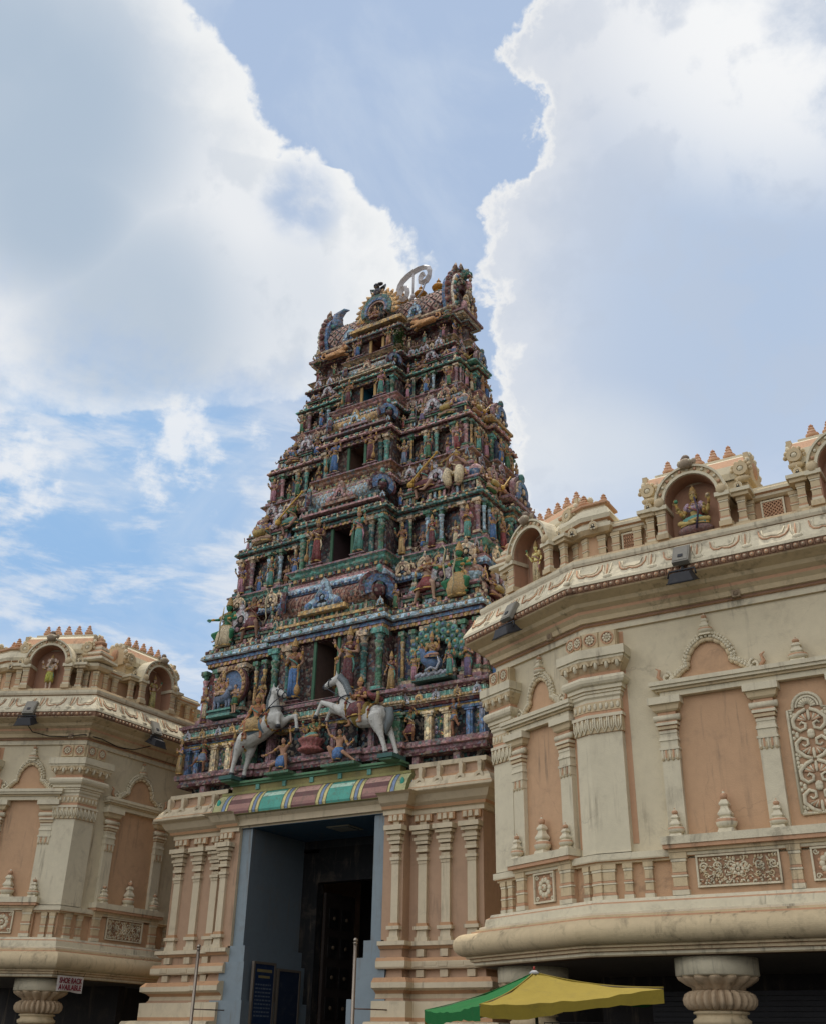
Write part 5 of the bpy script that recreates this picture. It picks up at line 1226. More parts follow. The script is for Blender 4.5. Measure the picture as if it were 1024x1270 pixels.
def tall_panel(mb, cx, w, z0, z1, y):
    """tall arched panel of pierced scrollwork"""
    h = w / 2; a = [(cx - h, z0), (cx + h, z0), (cx + h, z1 - h * .9), (cx + h * .72, z1 - h * .9)] + [(cx + h * .72 * cos(t), z1 - h * .8 + h * .72 * sin(t)) for t in [pi * k / 12 for k in range(13)]] + [(cx - h * .72, z1 - h * .9), (cx - h, z1 - h * .9)]
    mb.plate(a, y - .02, y + .01, S(150, 120, 94, KH))
    mb.tube([(p[0], y - .03, p[1]) for p in a + [a[0]]], .028, HL, 5)
    mb.arch(cx, z1 - h * .8, h * .5, h * .6, y - .05, y, HL)
    for k in range(9):
        t = pi * (k + .5) / 9; mb.tube([(cx + .15 * h * cos(t), y - .03, z1 - h * .8 + .15 * h * sin(t)), (cx + .46 * h * cos(t), y - .035, z1 - h * .8 + .46 * h * sin(t))], [.012, .028], HL, 5)
    n = 4; sec = (z1 - h * .9 - z0) / n
    for k in range(n):
        b = z0 + k * sec; up = 1 if k % 2 else -1; c = b + sec / 2
        for s in (-1, 1):
            mb.tube([(cx + s * h * q[0], y - .035, c + up * sec * q[1]) for q in ((.1, .48), (.45, .36), (.8, .1), (.78, -.18), (.5, -.36), (.22, -.28), (.2, -.1), (.38, -.02), (.5, -.12))], [.03, .032, .034, .034, .03, .026, .024, .02, .014], HL, 6)
            for j in range(5): 
                t = .3 + j * .3; mb.tube([(cx + s * h * .12, y - .03, c + up * sec * .02), (cx + s * h * (.12 + .5 * cos(t)), y - .034, c + up * sec * (.0 + .3 * sin(t)))], [.008, .022], HL if j % 2 else HT, 5)
            for q in ((.86, .42), (.7, .3), (.88, -.38), (.7, -.46), (.86, .26)): mb.ball((cx + s * h * q[0], y - .025, c + up * sec * q[1]), (.035, .02, .035), HL, 6, 4)
        mb.ball((cx, y - .04, c - up * sec * .46), (.06, .03, .06), HL, 8, 5); mb.ball((cx, y - .03, c + up * sec * .25), (.03, .02, .09), HL, 6, 5)

def dwarf_pilaster(mb, x, w, y, z0, z1, c=None):
    h = z1 - z0; d = .07
    for a, b, g, cc in ((0, .12, .2, HL), (.125, .2, .08, HT), (.205, .42, .0, HM), (.425, .47, .14, HL), (.475, .53, .02, HT), (.535, .78, .0, HM), (.785, .85, .1, HL), (.855, 1, .24, HM)):
        mb.box(x - w / 2 * (1 + g), x + w / 2 * (1 + g), y - d * (1 + g), y + .01, z0 + a * h, z0 + b * h - .002, cc)

def wall_pilaster(mb, x, y, z0, z1, w):
    """slender pilaster with banded flaring capital; z1 is its top"""
    h = z1 - z0; a = w / 2
    mb.box(x - a, x + a, y - .10, y + .01, z0, z1 - 1.02, HL)
    z = z1 - 1.02
    for k in range(4): mb.ball((x + (k - 1.5) * a * .55, y - .105, z + .04), (a * .24, .02, .07), HM, 6, 5)
    mb.box(x - a * 1.04, x + a * 1.04, y - .112, y + .01, z + .001, z + .15, HL); 
    for k in range(5): mb.box(x + (k - 2) * a * .42 - .014, x + (k - 2) * a * .42 + .014, y - .125, y - .11, z + .02, z + .15, HT if k % 2 else HL)
    mb.box(x - a * 1.14, x + a * 1.14, y - .13, y + .01, z + .152, z + .19, HL)
    mb.box(x - a * 1.0, x + a * 1.0, y - .115, y + .01, z + .191, z + .3, HL); mb.box(x - a * 1.12, x + a * 1.12, y - .13, y + .01, z + .301, z + .36, HL, .012); mb.box(x - a * .98, x + a * .98, y - .11, y + .01, z + .361, z + .42, HL)
    for k in range(3): mb.box(x - a * (1.02 + .12 * k), x + a * (1.02 + .12 * k), y - .12 - .02 * k, y + .01, z + .421 + .065 * k, z + .421 + .065 * k + .045, HM if k % 2 else HL); mb.box(x - a * (.96 + .1 * k), x + a * (.96 + .1 * k), y - .11 - .02 * k, y + .01, z + .467 + .065 * k, z + .485 + .065 * k, HT)
    mb.tube([(x - a * 1.52, y - .09, z + .68), (x + a * 1.52, y - .09, z + .68)], .055, HL, 10)
    mb.box(x - a * 1.4, x + a * 1.4, y - .1, y + .01, z + .625, z + .73, HM); mb.box(x - a * 1.05, x + a * 1.05, y - .1, y + .01, z + .731, z + .78, HT)
    v = []; 
    for g, zz in ((1.2, .781), (1.5, .81), (1.62, .87), (1.75, .9)): v += [(x - a * g, y - .1 * g, z + zz), (x + a * g, y - .1 * g, z + zz), (x + a * g, y, z + zz), (x - a * g, y, z + zz)]
    mb.add(v, [(4 * k + i, 4 * k + (i + 1) % 4, 4 * k + 4 + (i + 1) % 4, 4 * k + 4 + i) for k in range(3) for i in range(4)] + [(3, 2, 1, 0)], HM)
    mb.box(x - a * 1.9, x + a * 1.9, y - .21, y + .01, z + .901, z + 1.02, HL)

def trefoil(c, w, z, h):
    q = [(-1, 0), (-.9, .1), (-.78, .2), (-.66, .29), (-.55, .33), (-.56, .46), (-.5, .64), (-.38, .82), (-.2, .95), (0, 1.0)]
    q = [(c + x * w, z + y * h) for x, y in q]; return q + [(2 * c - x, y) for x, y in q[::-1][1:]]

def arch_bay(M, par, c, d, cornice=True, kind='flower', extra=.18):
    z0 = 4.62
    q = MB(M); q.box(c - d + .14, c + d - .14, -.014, .004, z0, 6.87, HP); pts = trefoil(c, d * .96, 7.13, .72); q.plate([(c + d * .96, 7.13)] + pts[::-1][1:] if False else pts[::-1], -.014, .004, HP); q.build('plaster_panel', M_HALL, par)
    for s in (-1, 1): q = MB(M); wall_pilaster(q, c + s * d, 0, z0, 6.868, .29); q.build('pilaster', M_HALL, par)
    if cornice:
        q = MB(M); x0, x1 = c - d - .33, c + d + .33
        q.box(x0 + .14, x1 - .14, -.13, .01, 6.87, 6.96, HL); q.box(x0 + .08, x1 - .08, -.17, .01, 6.961, 7.0, HM); q.box(x0 + .02, x1 - .02, -.22, .01, 7.001, 7.05, HL); q.box(x0, x1, -.25, .01, 7.051, 7.12, HL); q.build('arch_cornice', M_HALL, par)
    q = MB(M)
    for r, g, cc in ((.045, 1.0, HL), (.038, .92, HM), (.045, 1.09, HL)):
        p = trefoil(c, d * .88 * g, 7.13, .70 * g)
        for k in range(len(p) - 1):
            a, b = p[k], p[k + 1]; n = max(2, int(math.hypot(b[0] - a[0], b[1] - a[1]) / .05)) if g != .92 else 1
            if g == .92: q.tube([(a[0], -.05, a[1]), (b[0], -.05, b[1])], r, cc, 6)
            else:
                for j in range(n): q.ball((a[0] + (b[0] - a[0]) * j / n, -.06 if g == 1 else -.03, a[1] + (b[1] - a[1]) * j / n), (.036, .05, .036), cc, 6, 4)
    for s in (-1, 1):
        spiral(q, c + s * d * .93, 7.22, -.06, .1, 1.2, pi / 2, s, .028, HL); q.tube([(c + s * d * 1.0, -.05, 7.15), (c + s * d * 1.12, -.06, 7.25), (c + s * d * 1.08, -.06, 7.36), (c + s * d * 1.16, -.06, 7.4)], [.03, .035, .025, .01], HT, 6)
    q.build('scalloped_arch', M_HALL, par)
    q = MB(M); stupa(q, c, -.05, 7.84, .4, .16); q.build('finial', M_HALL, par)
    q = MB(M); stupa(q, c, -.13, z0 + .002, .66, .21); q.build('finial', M_HALL, par)
    for s in (-1, 1): q = MB(M); stupa(q, c + s * d, -.17, z0 + .002, .44, .17); q.build('finial', M_HALL, par)
    return

def bay_ledge(M, par, x0, x1):
    q = MB(M); q.box(x0, x1, -.29, .01, 4.5, 4.62, HL); q.box(x0 + .02, x1 - .02, -.27, .01, 4.44, 4.499, HT); q.box(x0 + .08, x1 - .08, -.2, .01, 4.39, 4.439, HM); q.build('ledge', M_MOULD, par)
    q = MB(M); q.box(x0 + .1, x1 - .1, -.10, .01, 3.765, 4.389, HP); q.build('frieze_wall', M_HALL, par)

def niche(M, par, c):
    z = 9.67; q = MB(M); r = .46; cz = 10.36; y0, y1 = -.2, .15
    q.plate([(c + r, z), (c + r, cz)] + [(c + r * cos(a), cz + r * sin(a)) for a in [pi * k / 14 for k in range(1, 14)]] + [(c - r, cz), (c - r, z)], y1 - .01, y1 + .02, NICHE)
    q.arch(c, cz, r, r + .04, y0, y1, NICHE, 0, pi, 18)
    for s in (-1, 1): q.box(*sorted((c + s * r, c + s * (r + .04))), y0, y1, z, cz, NICHE)
    q.arch(c, cz, r + .01, r + .06, y0 - .05, y0, HL, 0, pi, 20); q.arch(c, cz, r + .06, r + .15, y0 - .02, y1 + .3, HM, -.1, pi + .1, 20); q.arch(c, cz, r + .15, r + .19, y0 - .06, y1 + .3, HL, -.1, pi + .1, 20)
    for k in range(13):
        a = .1 + (pi - .2) * k / 12; q.ball((c + (r + .105) * cos(a), y0 - .03, cz + (r + .105) * sin(a)), (.034, .025, .034), HT if k % 2 else HL, 6, 4)
    for s in (-1, 1):
        x = c + s * (r + .1); dwarf_pilaster(q, x, .15, y0 + .06, z + .1, cz - .12); q.box(x - .11, x + .11, y0 - .05, .2, z, z + .099, HM); q.box(x - .13, x + .13, y0 - .07, .2, cz - .119, cz - .04, HL)
        q.ball((x, y0 - .05, cz + .02), (.1, .06, .1), HM, 8, 5)
        x = c + s * (r + .36); dwarf_pilaster(q, x, .13, .02, z + .08, 10.24); q.box(x - .12, x + .12, -.1, .2, z, z + .079, HM); q.box(x - .16, x + .16, -.12, .25, 10.241, 10.31, HM); q.box(x - .2, x + .2, -.16, .25, 10.311, 10.38, HL)
        nasi(q, x, 10.38, -.1, .16, HM, HL)
    q.build('niche', M_HALL, par)
    q = MB(M); GR = S(136, 122, 104, KH)
    q.ball((c, y0 - .08, cz + r + .2), (.13, .1, .1), GR, 8, 6); q.ball((c, y0 - .04, cz + r + .32), (.08, .07, .08), S(110, 96, 84, KH), 7, 5)
    for s in (-1, 1): q.ball((c + s * .09, y0 - .12, cz + r + .22), .04, HL, 6, 4); q.ball((c + s * .13, y0, cz + r + .26), (.05, .04, .07), GR, 6, 4)
    q.build('lion_mask', M_MOULD, par)
    q = MB(M); hl = .92; yc = .62; zc = 10.84; rr = .46
    q.box(c - hl, c + hl, yc - rr * .9, yc + rr, 10.46, 10.74, HM)
    pr = [(-1.0, -.25), (-1.08, 0), (-1.0, .35), (-.72, .78), (-.3, 1.05), (0, 1.12), (.3, 1.05), (.72, .78), (1.0, .35), (1.08, 0), (1.0, -.25)]
    v = [(c + e * hl, yc + a * rr, zc + b * rr) for e in (-1, 1) for a, b in pr]; n = len(pr)
    q.add(v, [(k, n + k, n + k + 1, k + 1) for k in range(n - 1)] + [tuple(range(n)), tuple(range(n, 2 * n))[::-1]], [HL, HL, HT, HL, HM, HM, HL, HT, HL, HL, HM, HM])
    q.box(c - hl * .9, c + hl * .9, yc - .09, yc + .09, zc + 1.08 * rr, zc + 1.08 * rr + .06, HL)
    for s in (-1, 1):
        q.arch(c + s * (hl - .06), zc + .02, .06, .13, yc - rr - .1, yc - rr + .3, HM, 0, 2 * pi, 14); q.ball((c + s * (hl - .06), yc - rr - .06, zc + .02), .06, HL, 8, 5)
        for a in range(7): q.ball((c + s * (hl - .06) + .16 * cos(a * .52), yc - rr - .02, zc + .02 + .16 * sin(a * .52)), (.045, .05, .045), HM, 6, 4)
        q.ball((c + s * (hl - .06), yc - rr - .02, zc - .16), (.15, .08, .07), HM, 7, 5); q.box(*sorted((c + s * (hl - .02), c + s * (hl + .07))), yc - rr * .8, yc + rr * .8, zc - .12, zc + .42, HM)
        for a in range(9): q.ball((c + s * (hl + .05), yc + .42 * cos(a * .39), zc + .06 + .42 * sin(a * .39)), (.05, .07, .07), HL, 6, 4)
        q.ball((c + s * (hl + .06), yc, zc + .18), (.05, .16, .18), HT, 8, 5)
    q.build('barrel_roof', M_HALL, par)
    for k in range(5): q = MB(M); stupa(q, c + (k - 2) * .29, yc, zc + 1.08 * rr + .06, .30, .15, S(176, 142, 116, KH), S(170, 128, 102, KH)); q.build('finial', M_HALL, par)

def column(x, y, par, M):
    HC = S(158, 138, 112, KH)
    q = MB(M)
    q.lathe(x, y, [(.35, 0, HM), (.5, 0, HM), (.5, .3, HM), (.4, .36, HM), (.36, .5, HM)], 24, HM)
    q.lathe(x, y, [(.36, .5), (.35, 1.98)], 192, HC, True, 24, .16)
    q.lathe(x, y, [(.35, 1.981), (.41, 2.0), (.42, 2.06), (.36, 2.1), (.36, 2.14), (.4, 2.15), (.4, 2.17), (.36, 2.19)], 28, HM)
    q.lathe(x, y, [(.36, 2.191), (.44, 2.21), (.49, 2.27), (.5, 2.34), (.47, 2.41), (.4, 2.45), (.36, 2.46)], 208, HC, True, 26, .2)
    q.lathe(x, y, [(.36, 2.461), (.37, 2.5), (.44, 2.53), (.54, 2.6), (.56, 2.64)], 112, HC, True, 14, .2)
    q.lathe(x, y, [(.57, 2.641), (.585, 2.65), (.61, 2.66), (.61, 2.9)], 36, HL, True)
    q.build('column', M_MOULD, par)

def floodlight(M, x, zbox, zlamp, yb, label, open_up=True):
    q = MB(M); G = S(118, 114, 104, 1.3); K = S(46, 46, 48, 1.3)
    t = thing('floodlight', label, 'floodlight', M @ Vector((x, yb, zlamp)))
    b = MB(); Mb = M @ Matrix.Translation((x, yb + .1, zbox)) @ Matrix.Rotation(radians(-28), 4, 'X') @ Matrix.Scale(.84, 4); b.M = Mb; b.box(-.17, .17, -.05, .05, -.24, .24, G); b.box(-.14, .14, -.06, -.05, -.2, .2, brt(G, 1.1)); b.box(-.05, .05, -.075, -.06, -.12, -.04, K); b.build('ballast_box', M_LAMP, t)
    b = MB(M); b.tube([(x, yb + .12, zbox - .2), (x, yb + .02, zlamp + .12)], .03, K, 6); b.tube([(x - .24, yb, zlamp + .02), (x - .22, yb + .02, zlamp + .14), (x + .22, yb + .02, zlamp + .14), (x + .24, yb, zlamp + .02)], .018, K, 5); b.build('bracket', M_LAMP, t)
    b = MB(M @ Matrix.Translation((x, yb, zlamp)) @ Matrix.Rotation(radians(24), 4, 'X') @ Matrix.Scale(.8, 4)); v = [(-.27, -.24, -.08), (.27, -.24, -.08), (.27, .22, -.08), (-.27, .22, -.08), (-.2, -.14, .1), (.2, -.14, .1), (.2, .14, .12), (-.2, .14, .12)]
    b.add(v, [(4, 5, 6, 7), (0, 1, 5, 4), (1, 2, 6, 5), (2, 3, 7, 6), (3, 0, 4, 7)], K); b.box(-.29, .29, -.26, .24, -.105, -.08, K); h = b.build('housing', M_LAMP, t)
    b2 = MB(b.M); b2.box(-.24, .24, -.2, .19, -.112, -.106, S(110, 108, 96)); b2.build('glass', M_GLASS, h)
    return t

def build_hall(right):
    side = 'right' if right else 'left'
    X = Matrix.Identity(4) if right else MIRROR
    MF = X @ frame(P2x, P2y, -TH); MM = X @ frame(P1x, P1y, 0); MS = X @ frame(P2x, 2.3, -pi / 2)
    xe = 17.0 if right else 11.5
    par = thing('temple_hall', 'near cream and salmon temple hall with green legged deity in its rooftop niche' if right else 'cream and salmon temple hall with elephant headed deity in its niche and shoe rack sign', 'building', (9.5 if right else -9.5, 0, 0))
    W = [(6.35, 8), (6.35, 2.3), (P2x, 2.3), (P2x, P2y), (P1x, P1y), (xe, P1y)]
    def sw(name, prof, mat, smooth=False):
        m = MB(X); m.sweep(W, prof, False, smooth); return m.build(name, mat, par)
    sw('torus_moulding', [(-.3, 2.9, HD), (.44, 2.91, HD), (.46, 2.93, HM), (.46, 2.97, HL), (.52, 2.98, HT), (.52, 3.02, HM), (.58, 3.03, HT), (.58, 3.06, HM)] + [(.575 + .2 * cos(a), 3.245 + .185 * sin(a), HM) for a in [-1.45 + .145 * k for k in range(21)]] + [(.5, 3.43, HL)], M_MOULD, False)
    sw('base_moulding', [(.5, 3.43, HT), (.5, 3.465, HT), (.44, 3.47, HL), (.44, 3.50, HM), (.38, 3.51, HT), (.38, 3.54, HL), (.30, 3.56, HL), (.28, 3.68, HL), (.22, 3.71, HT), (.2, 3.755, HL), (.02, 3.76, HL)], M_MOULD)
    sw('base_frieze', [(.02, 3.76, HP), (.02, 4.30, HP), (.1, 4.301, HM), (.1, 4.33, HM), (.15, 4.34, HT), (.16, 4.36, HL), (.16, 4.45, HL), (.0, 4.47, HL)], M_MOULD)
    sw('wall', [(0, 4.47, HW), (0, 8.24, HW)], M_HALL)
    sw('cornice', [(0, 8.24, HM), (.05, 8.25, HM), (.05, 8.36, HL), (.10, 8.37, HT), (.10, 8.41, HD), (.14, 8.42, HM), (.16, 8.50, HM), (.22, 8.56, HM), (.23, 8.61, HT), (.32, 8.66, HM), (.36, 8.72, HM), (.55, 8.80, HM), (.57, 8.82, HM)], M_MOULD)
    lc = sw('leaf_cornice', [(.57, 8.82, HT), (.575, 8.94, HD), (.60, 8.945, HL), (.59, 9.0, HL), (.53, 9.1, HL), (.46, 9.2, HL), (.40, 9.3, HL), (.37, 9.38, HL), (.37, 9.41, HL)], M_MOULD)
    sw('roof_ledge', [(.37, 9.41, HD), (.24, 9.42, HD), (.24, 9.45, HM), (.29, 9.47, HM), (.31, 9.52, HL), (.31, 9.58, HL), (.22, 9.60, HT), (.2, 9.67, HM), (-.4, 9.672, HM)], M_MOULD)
    sw('parapet', [(-.3, 9.66, HM), (-.24, 9.67, HM), (-.24, 9.76, HM), (-.3, 9.77, HP), (-.3, 10.22, HP), (-.24, 10.23, HM), (-.2, 10.27, HM), (-.2, 10.32, HL), (-.15, 10.34, HT), (-.15, 10.40, HL), (-.2, 10.44, HM), (-.2, 10.47, HL), (-.7, 10.48, HL)], M_HALL)
    # carving on the leaf cornice, rosettes on its lower edge
    segs = [(MS, 0, 4.2), (MF, 0, LF), (MM, 0, xe - P1x)]
    def lp(t): # point on the sloping face: t 0 bottom .. 1 top
        pts = [(.60, 8.95), (.53, 9.1), (.46, 9.2), (.40, 9.3), (.37, 9.38)]; t = max(0, min(.999, t)) * 4; k = int(t); f = t - k
        return -(pts[k][0] + (pts[k + 1][0] - pts[k][0]) * f) - .008, pts[k][1] + (pts[k + 1][1] - pts[k][1]) * f
    for M, a, b in segs:
        lo, hi = (a - .3, b + .3) if M is MF else (a, b + .3 if M is MS else b); vis = min(hi, 6.5 if right else 4.5)
        q = MB(M); L = vis - lo; n = max(1, round(L / .8))
        for k in range(n):
            u0 = lo + L * k / n; w = L / n
            def P(fx, t): y, z = lp(t); return (u0 + fx * w, y, z)
            q.tube([P(f, t) for f, t in ((.06, .9), (.09, .55), (.16, .35), (.26, .3), (.33, .38), (.4, .3), (.5, .27), (.6, .36), (.66, .6), (.67, .92))], [.012, .016, .02, .02, .016, .02, .02, .018, .014, .01], HT, 5)
            q.tube([P(f, t) for f, t in ((.12, .9), (.15, .6), (.2, .48), (.32, .5), (.44, .44), (.54, .52), (.58, .9))], .012, HL, 5)
            for j in range(3): q.tube([P(.7 + j * .09, .95), P(.72 + j * .08, .5), P(.8 + j * .02, .1)], [.008, .02, .012], HL if j % 2 == 0 else HT, 5)
            q.ball(P(.84, .16), (.09, .03, .05), HL, 7, 4)
        q.build('carved_swag', M_MOULD, lc)
        q = MB(M); n = int(L / .115)
        for k in range(n):
            u = lo + (k + .5) * L / n
            q.ball((u, -.585, 8.88), (.045, .035, .045), HT if k % 2 else S(140, 112, 92, KH), 7, 4); q.ball((u, -.615, 8.88), (.016, .012, .016), HL, 5, 3)
            q.box(u + .045, u + .06, -.6, -.57, 8.83, 8.935, HD)
        q.build('rosette_band', M_MOULD, lc)
    # corner pillars
    for nm, poly in (('inner', [(P2x, P2y + .42), (P2x, P2y), (P2x + .36 * cos(TH), P2y - .36 * sin(TH))]), ('outer', [(P1x - .2 * cos(TH), P1y + .2 * sin(TH)), (P1x, P1y), (P1x + .46, P1y)])):
        q = MB(X); cx = sum(p[0] for p in poly) / 3 + (.25 if nm == 'inner' else 0); cy = sum(p[1] for p in poly) / 3 + (.1 if nm == 'inner' else .3)
        pl = poly + ([(poly[2][0] + .1, poly[2][1] + .3), (poly[0][0] + .35, poly[0][1])] if nm == 'inner' else [(poly[2][0], poly[2][1] + .35), (poly[0][0] + .1, poly[0][1] + .35)])
        q.sweep(pl, [(.11, 4.47, HL), (.11, 6.42, HL), (.135, 6.425, HT), (.135, 6.68, HM), (.16, 6.685, HT), (.16, 6.74, HL), (.12, 6.75, HT), (.12, 6.80, HT), (.13, 6.805, HM), (.13, 6.96, HM), (.12, 6.97, HT), (.12, 7.02, HL), (.15, 7.05, HL), (.15, 7.10, HL), (.17, 7.11, HM), (.17, 7.15, HL), (.2, 7.16, HM), (.2, 7.22, HL), (.24, 7.24, HL), (.27, 7.28, HL), (.28, 7.33, HL), (.26, 7.38, HL), (.18, 7.42, HT), (.18, 7.46, HT), (.2, 7.48, HM), (.25, 7.56, HM), (.3, 7.66, HM), (.3, 7.70, HL), (.33, 7.705, HL), (.33, 7.86, HL), (.15, 7.87, HL), (.15, 8.2, HM), (.05, 8.24, HM)])
        o = q.build('corner_pillar', M_HALL, par)
        q = MB(X)
        if nm == 'outer': q.M = MM; q.box(.58, .68, -.006, .003, 4.6, 8.2, HT); q.M = MF; q.box(LF - .46, LF - .32, -.006, .003, 4.6, 8.2, HT)
        else: q.M = MF; q.box(.47, .5, -.006, .003, 4.6, 8.2, HT)
        q.build('painted_strip', M_HALL, o)
        # carved bands: tongues, lozenges, petals, rosette blocks
        q = MB(X)
        def along(off, step, fn):
            pp = offset_poly(pl, off, True)[:3]
            for a, b in zip(pp[:2], pp[1:]):
                L = math.hypot(b[0] - a[0], b[1] - a[1]); n = max(2, round(L / step)); ang = math.atan2(b[1] - a[1], b[0] - a[0])
                for k in range(n):
                    t = (k + .5) / n; q.M = X @ Matrix.Translation((a[0] + (b[0] - a[0]) * t, a[1] + (b[1] - a[1]) * t, 0)) @ Matrix.Rotation(ang, 4, 'Z'); fn(L / n)
        def tongue(w):
            q.tube([(-w * .38, -.012, 6.68), (-w * .36, -.014, 6.52), (0, -.016, 6.42), (w * .36, -.014, 6.52), (w * .38, -.012, 6.68)], .014, HL, 5); q.ball((0, -.008, 6.56), (w * .16, .015, .08), HL, 6, 5)
        along(.135, .13, tongue); q.build('tongue_band', M_HALL, o); q = MB(X)
        along(.13, .1, lambda w: q.ball((0, -.005, 6.88), (w * .34, .016, .06), HL, 6, 4)); q.build('lozenge_band', M_HALL, o); q = MB(X)
        def petal(w):
            q.arch(0, 7.56, w * .26, w * .46, -.03, .1, HM, 0, pi, 10); q.ball((0, .02, 7.57), (w * .2, .06, .09), HL, 7, 5)
        along(.27, .2, petal); q.build('petal_band', M_HALL, o); q = MB(X)
        def blk(w):
            q.box(-w * .44, w * .44, -.03, 0, 7.92, 8.2, HM); rosette(q, 0, 8.07, -.04, .095, HL, HD, 8); q.arch(0, 8.07, .1, .12, -.045, -.03, HT, 0, 2 * pi, 16)
        along(.15, .3, blk)
        q.build('rosette_band', M_HALL, o)
    # arched wall bays, ledges, friezes, rooftop niches
    def frieze_items(M, xs, y):
        for x, w in xs: q = MB(M); dwarf_pilaster(q, x, w, y, 3.765, 4.3 if y > -.08 else 4.388); q.build('frieze_pilaster', M_MOULD, par)
    bc = LF / 2
    bay_ledge(MF, par, bc - .84, bc + .84); arch_bay(MF, par, bc, .66)
    q = MB(MF); relief(q, bc - .27, bc + .27, 3.84, 4.33, -.10, 'flower'); q.build('relief_panel', M_MOULD, par)
    frieze_items(MF, [(bc - .6, .2), (bc + .6, .26)], -.10); frieze_items(MF, [(.1, .12), (.3, .12), (LF - .27, .12), (LF - .02, .2)], -.02)
    niche(MF, par, bc)
    bs = 2.2
    bay_ledge(MS, par, bs - 1.16, bs + 1.16); arch_bay(MS, par, bs, .86)
    q = MB(MS); relief(q, bs - .6, bs + .6, 3.84, 4.33, -.10, 'scroll'); q.build('relief_panel', M_MOULD, par)
    frieze_items(MS, [(bs - .95, .2), (bs + .95, .2)], -.10); frieze_items(MS, [(.3, .12), (.7, .12), (3.6, .12), (3.95, .16)], -.02)
    niche(MS, par, bs)
    if right:
        x0 = 1.12; bay_ledge(MM, par, x0, 6.6)
        for c in (2.14, 4.98): arch_bay(MM, par, c, .785, False)
        q = MB(MM); a, b = x0 + .02, 6.5
        q.box(a + .14, b - .14, -.13, .01, 6.87, 6.96, HL); q.box(a + .08, b - .08, -.17, .01, 6.961, 7.0, HM); q.box(a + .02, b - .02, -.22, .01, 7.001, 7.05, HL); q.box(a, b, -.25, .01, 7.051, 7.12, HL); q.build('arch_cornice', M_HALL, par)
        q = MB(MM); q.box(3.06, 4.06, -.012, .003, 4.62, 6.87, HP); q.build('plaster_panel', M_HALL, par)
        q = MB(MM); tall_panel(q, 3.56, .6, 4.82, 6.66, -.012); q.build('relief_panel', M_MOULD, par)
        q = MB(MM); stupa(q, 3.56, -.1, 7.122, .42, .2); q.build('finial', M_HALL, par)
        for a, b, k in ((1.6, 2.86, 'scroll'), (3.3, 3.82, 'flower'), (4.3, 5.5, 'scroll')): q = MB(MM); relief(q, a, b, 3.86, 4.33, -.10, k); q.build('relief_panel', M_MOULD, par)
        frieze_items(MM, [(1.34, .22), (3.08, .16), (4.06, .16), (5.8, .2)], -.10); frieze_items(MM, [(.16, .2), (.48, .13), (.82, .13)], -.02)
        for c in (2.2, 4.85): niche(MM, par, c)
        lat = [(3.28, 3.68)]
        px = [.35, .62, 1.05, 1.28, 3.1, 3.86]
    else:
        c = 2.14; bay_ledge(MM, par, 1.12, 3.2); arch_bay(MM, par, c, .785); niche(MM, par, c); lat = []; px = [.35, .8]
    # parapet pilasters and pierced lattice squares
    for x in px: q = MB(MM); dwarf_pilaster(q, x, .14, .24, 9.77, 10.23); q.build('parapet_pilaster', M_HALL, par)
    for M, xs in ((MF, (.12, .38, LF - .35, LF - .08)), (MS, (.2, .6, 1.0, 3.4, 3.75, 4.05))):
        for x in xs: q = MB(M); dwarf_pilaster(q, x, .13, .24, 9.77, 10.23); q.build('parapet_pilaster', M_HALL, par)
    for (M, x0, x1) in [(MM, a, b) for a, b in lat] + ([(MM, 1.32, 1.2)] if False else []) + [(MM, .72, .98)] * (1 if right else 0):
        q = MB(M); q.box(x0, x1, .26, .31, 9.8, 10.2, HD)
        for a, b, c, d in ((x0, x1, 9.8, 9.83), (x0, x1, 10.17, 10.2), (x0, x0 + .03, 9.831, 10.169), (x1 - .03, x1, 9.831, 10.169)): q.box(a, b, .23, .26, c, d, HL)
        n = 5
        for i in range(n):
            for j in range(n): 
                u, w = x0 + .03 + (x1 - x0 - .06) * (i + .5) / n, 9.83 + .34 * (j + .5) / n; q.arch(u, w, .018, .034, .235, .265, HT, 0, 2 * pi, 8)
        q.build('lattice_panel', M_MOULD, par)
    # little roofs on the parapet corners
    pl = [(P1x - .75 * cos(TH), P1y + .75 * sin(TH)), (P1x, P1y), (P1x + .62, P1y), (P1x + .62, P1y + .7), (P1x - .55, P1y + 1.0)]
    q = MB(X); q.sweep(pl, [(-.2, 9.67, HP), (-.2, 10.24, HP), (-.08, 10.26, HM), (-.02, 10.34, HM), (-.02, 10.42, HL), (-.1, 10.45, HM), (-.1, 10.5, HL), (-.03, 10.52, HT), (.0, 10.6, HL), (-.06, 10.72, HL), (-.14, 10.82, HL), (-.14, 10.85, HM), (-.08, 10.87, HT), (-.08, 10.91, HT), (-.26, 10.96, HT)]); q.cap(pl, 10.96, HT, True, -.26)
    for x, y in ((P1x - .4, P1y + .2), (P1x - .18, P1y + .05), (P1x + .28, P1y - .05)): q.M = X; nasi(q, x, 10.28, y, .2, HM, HL)
    o = q.build('corner_roof', M_HALL, par)
    for k in range(3):
        q = MB(X); t = (k - 1) * .36; stupa(q, P1x + t, P1y + .42 - (.12 if k == 1 else 0) + (.2 if k == 0 else 0), 10.955, .28, .15, HT, HT); q.build('finial', M_HALL, o)
    pl = [(P2x, P2y + .6), (P2x, P2y), (P2x + .5 * cos(TH), P2y - .5 * sin(TH)), (P2x + .7, P2y + .5)]
    q = MB(X); q.sweep(pl, [(-.2, 9.67, HP), (-.2, 10.24, HP), (-.1, 10.26, HM), (-.05, 10.34, HM), (-.05, 10.42, HL), (-.12, 10.46, HM)]); q.cap(pl, 10.46, HM, True, -.12)
    cx, cy = P2x + .3, P2y + .2
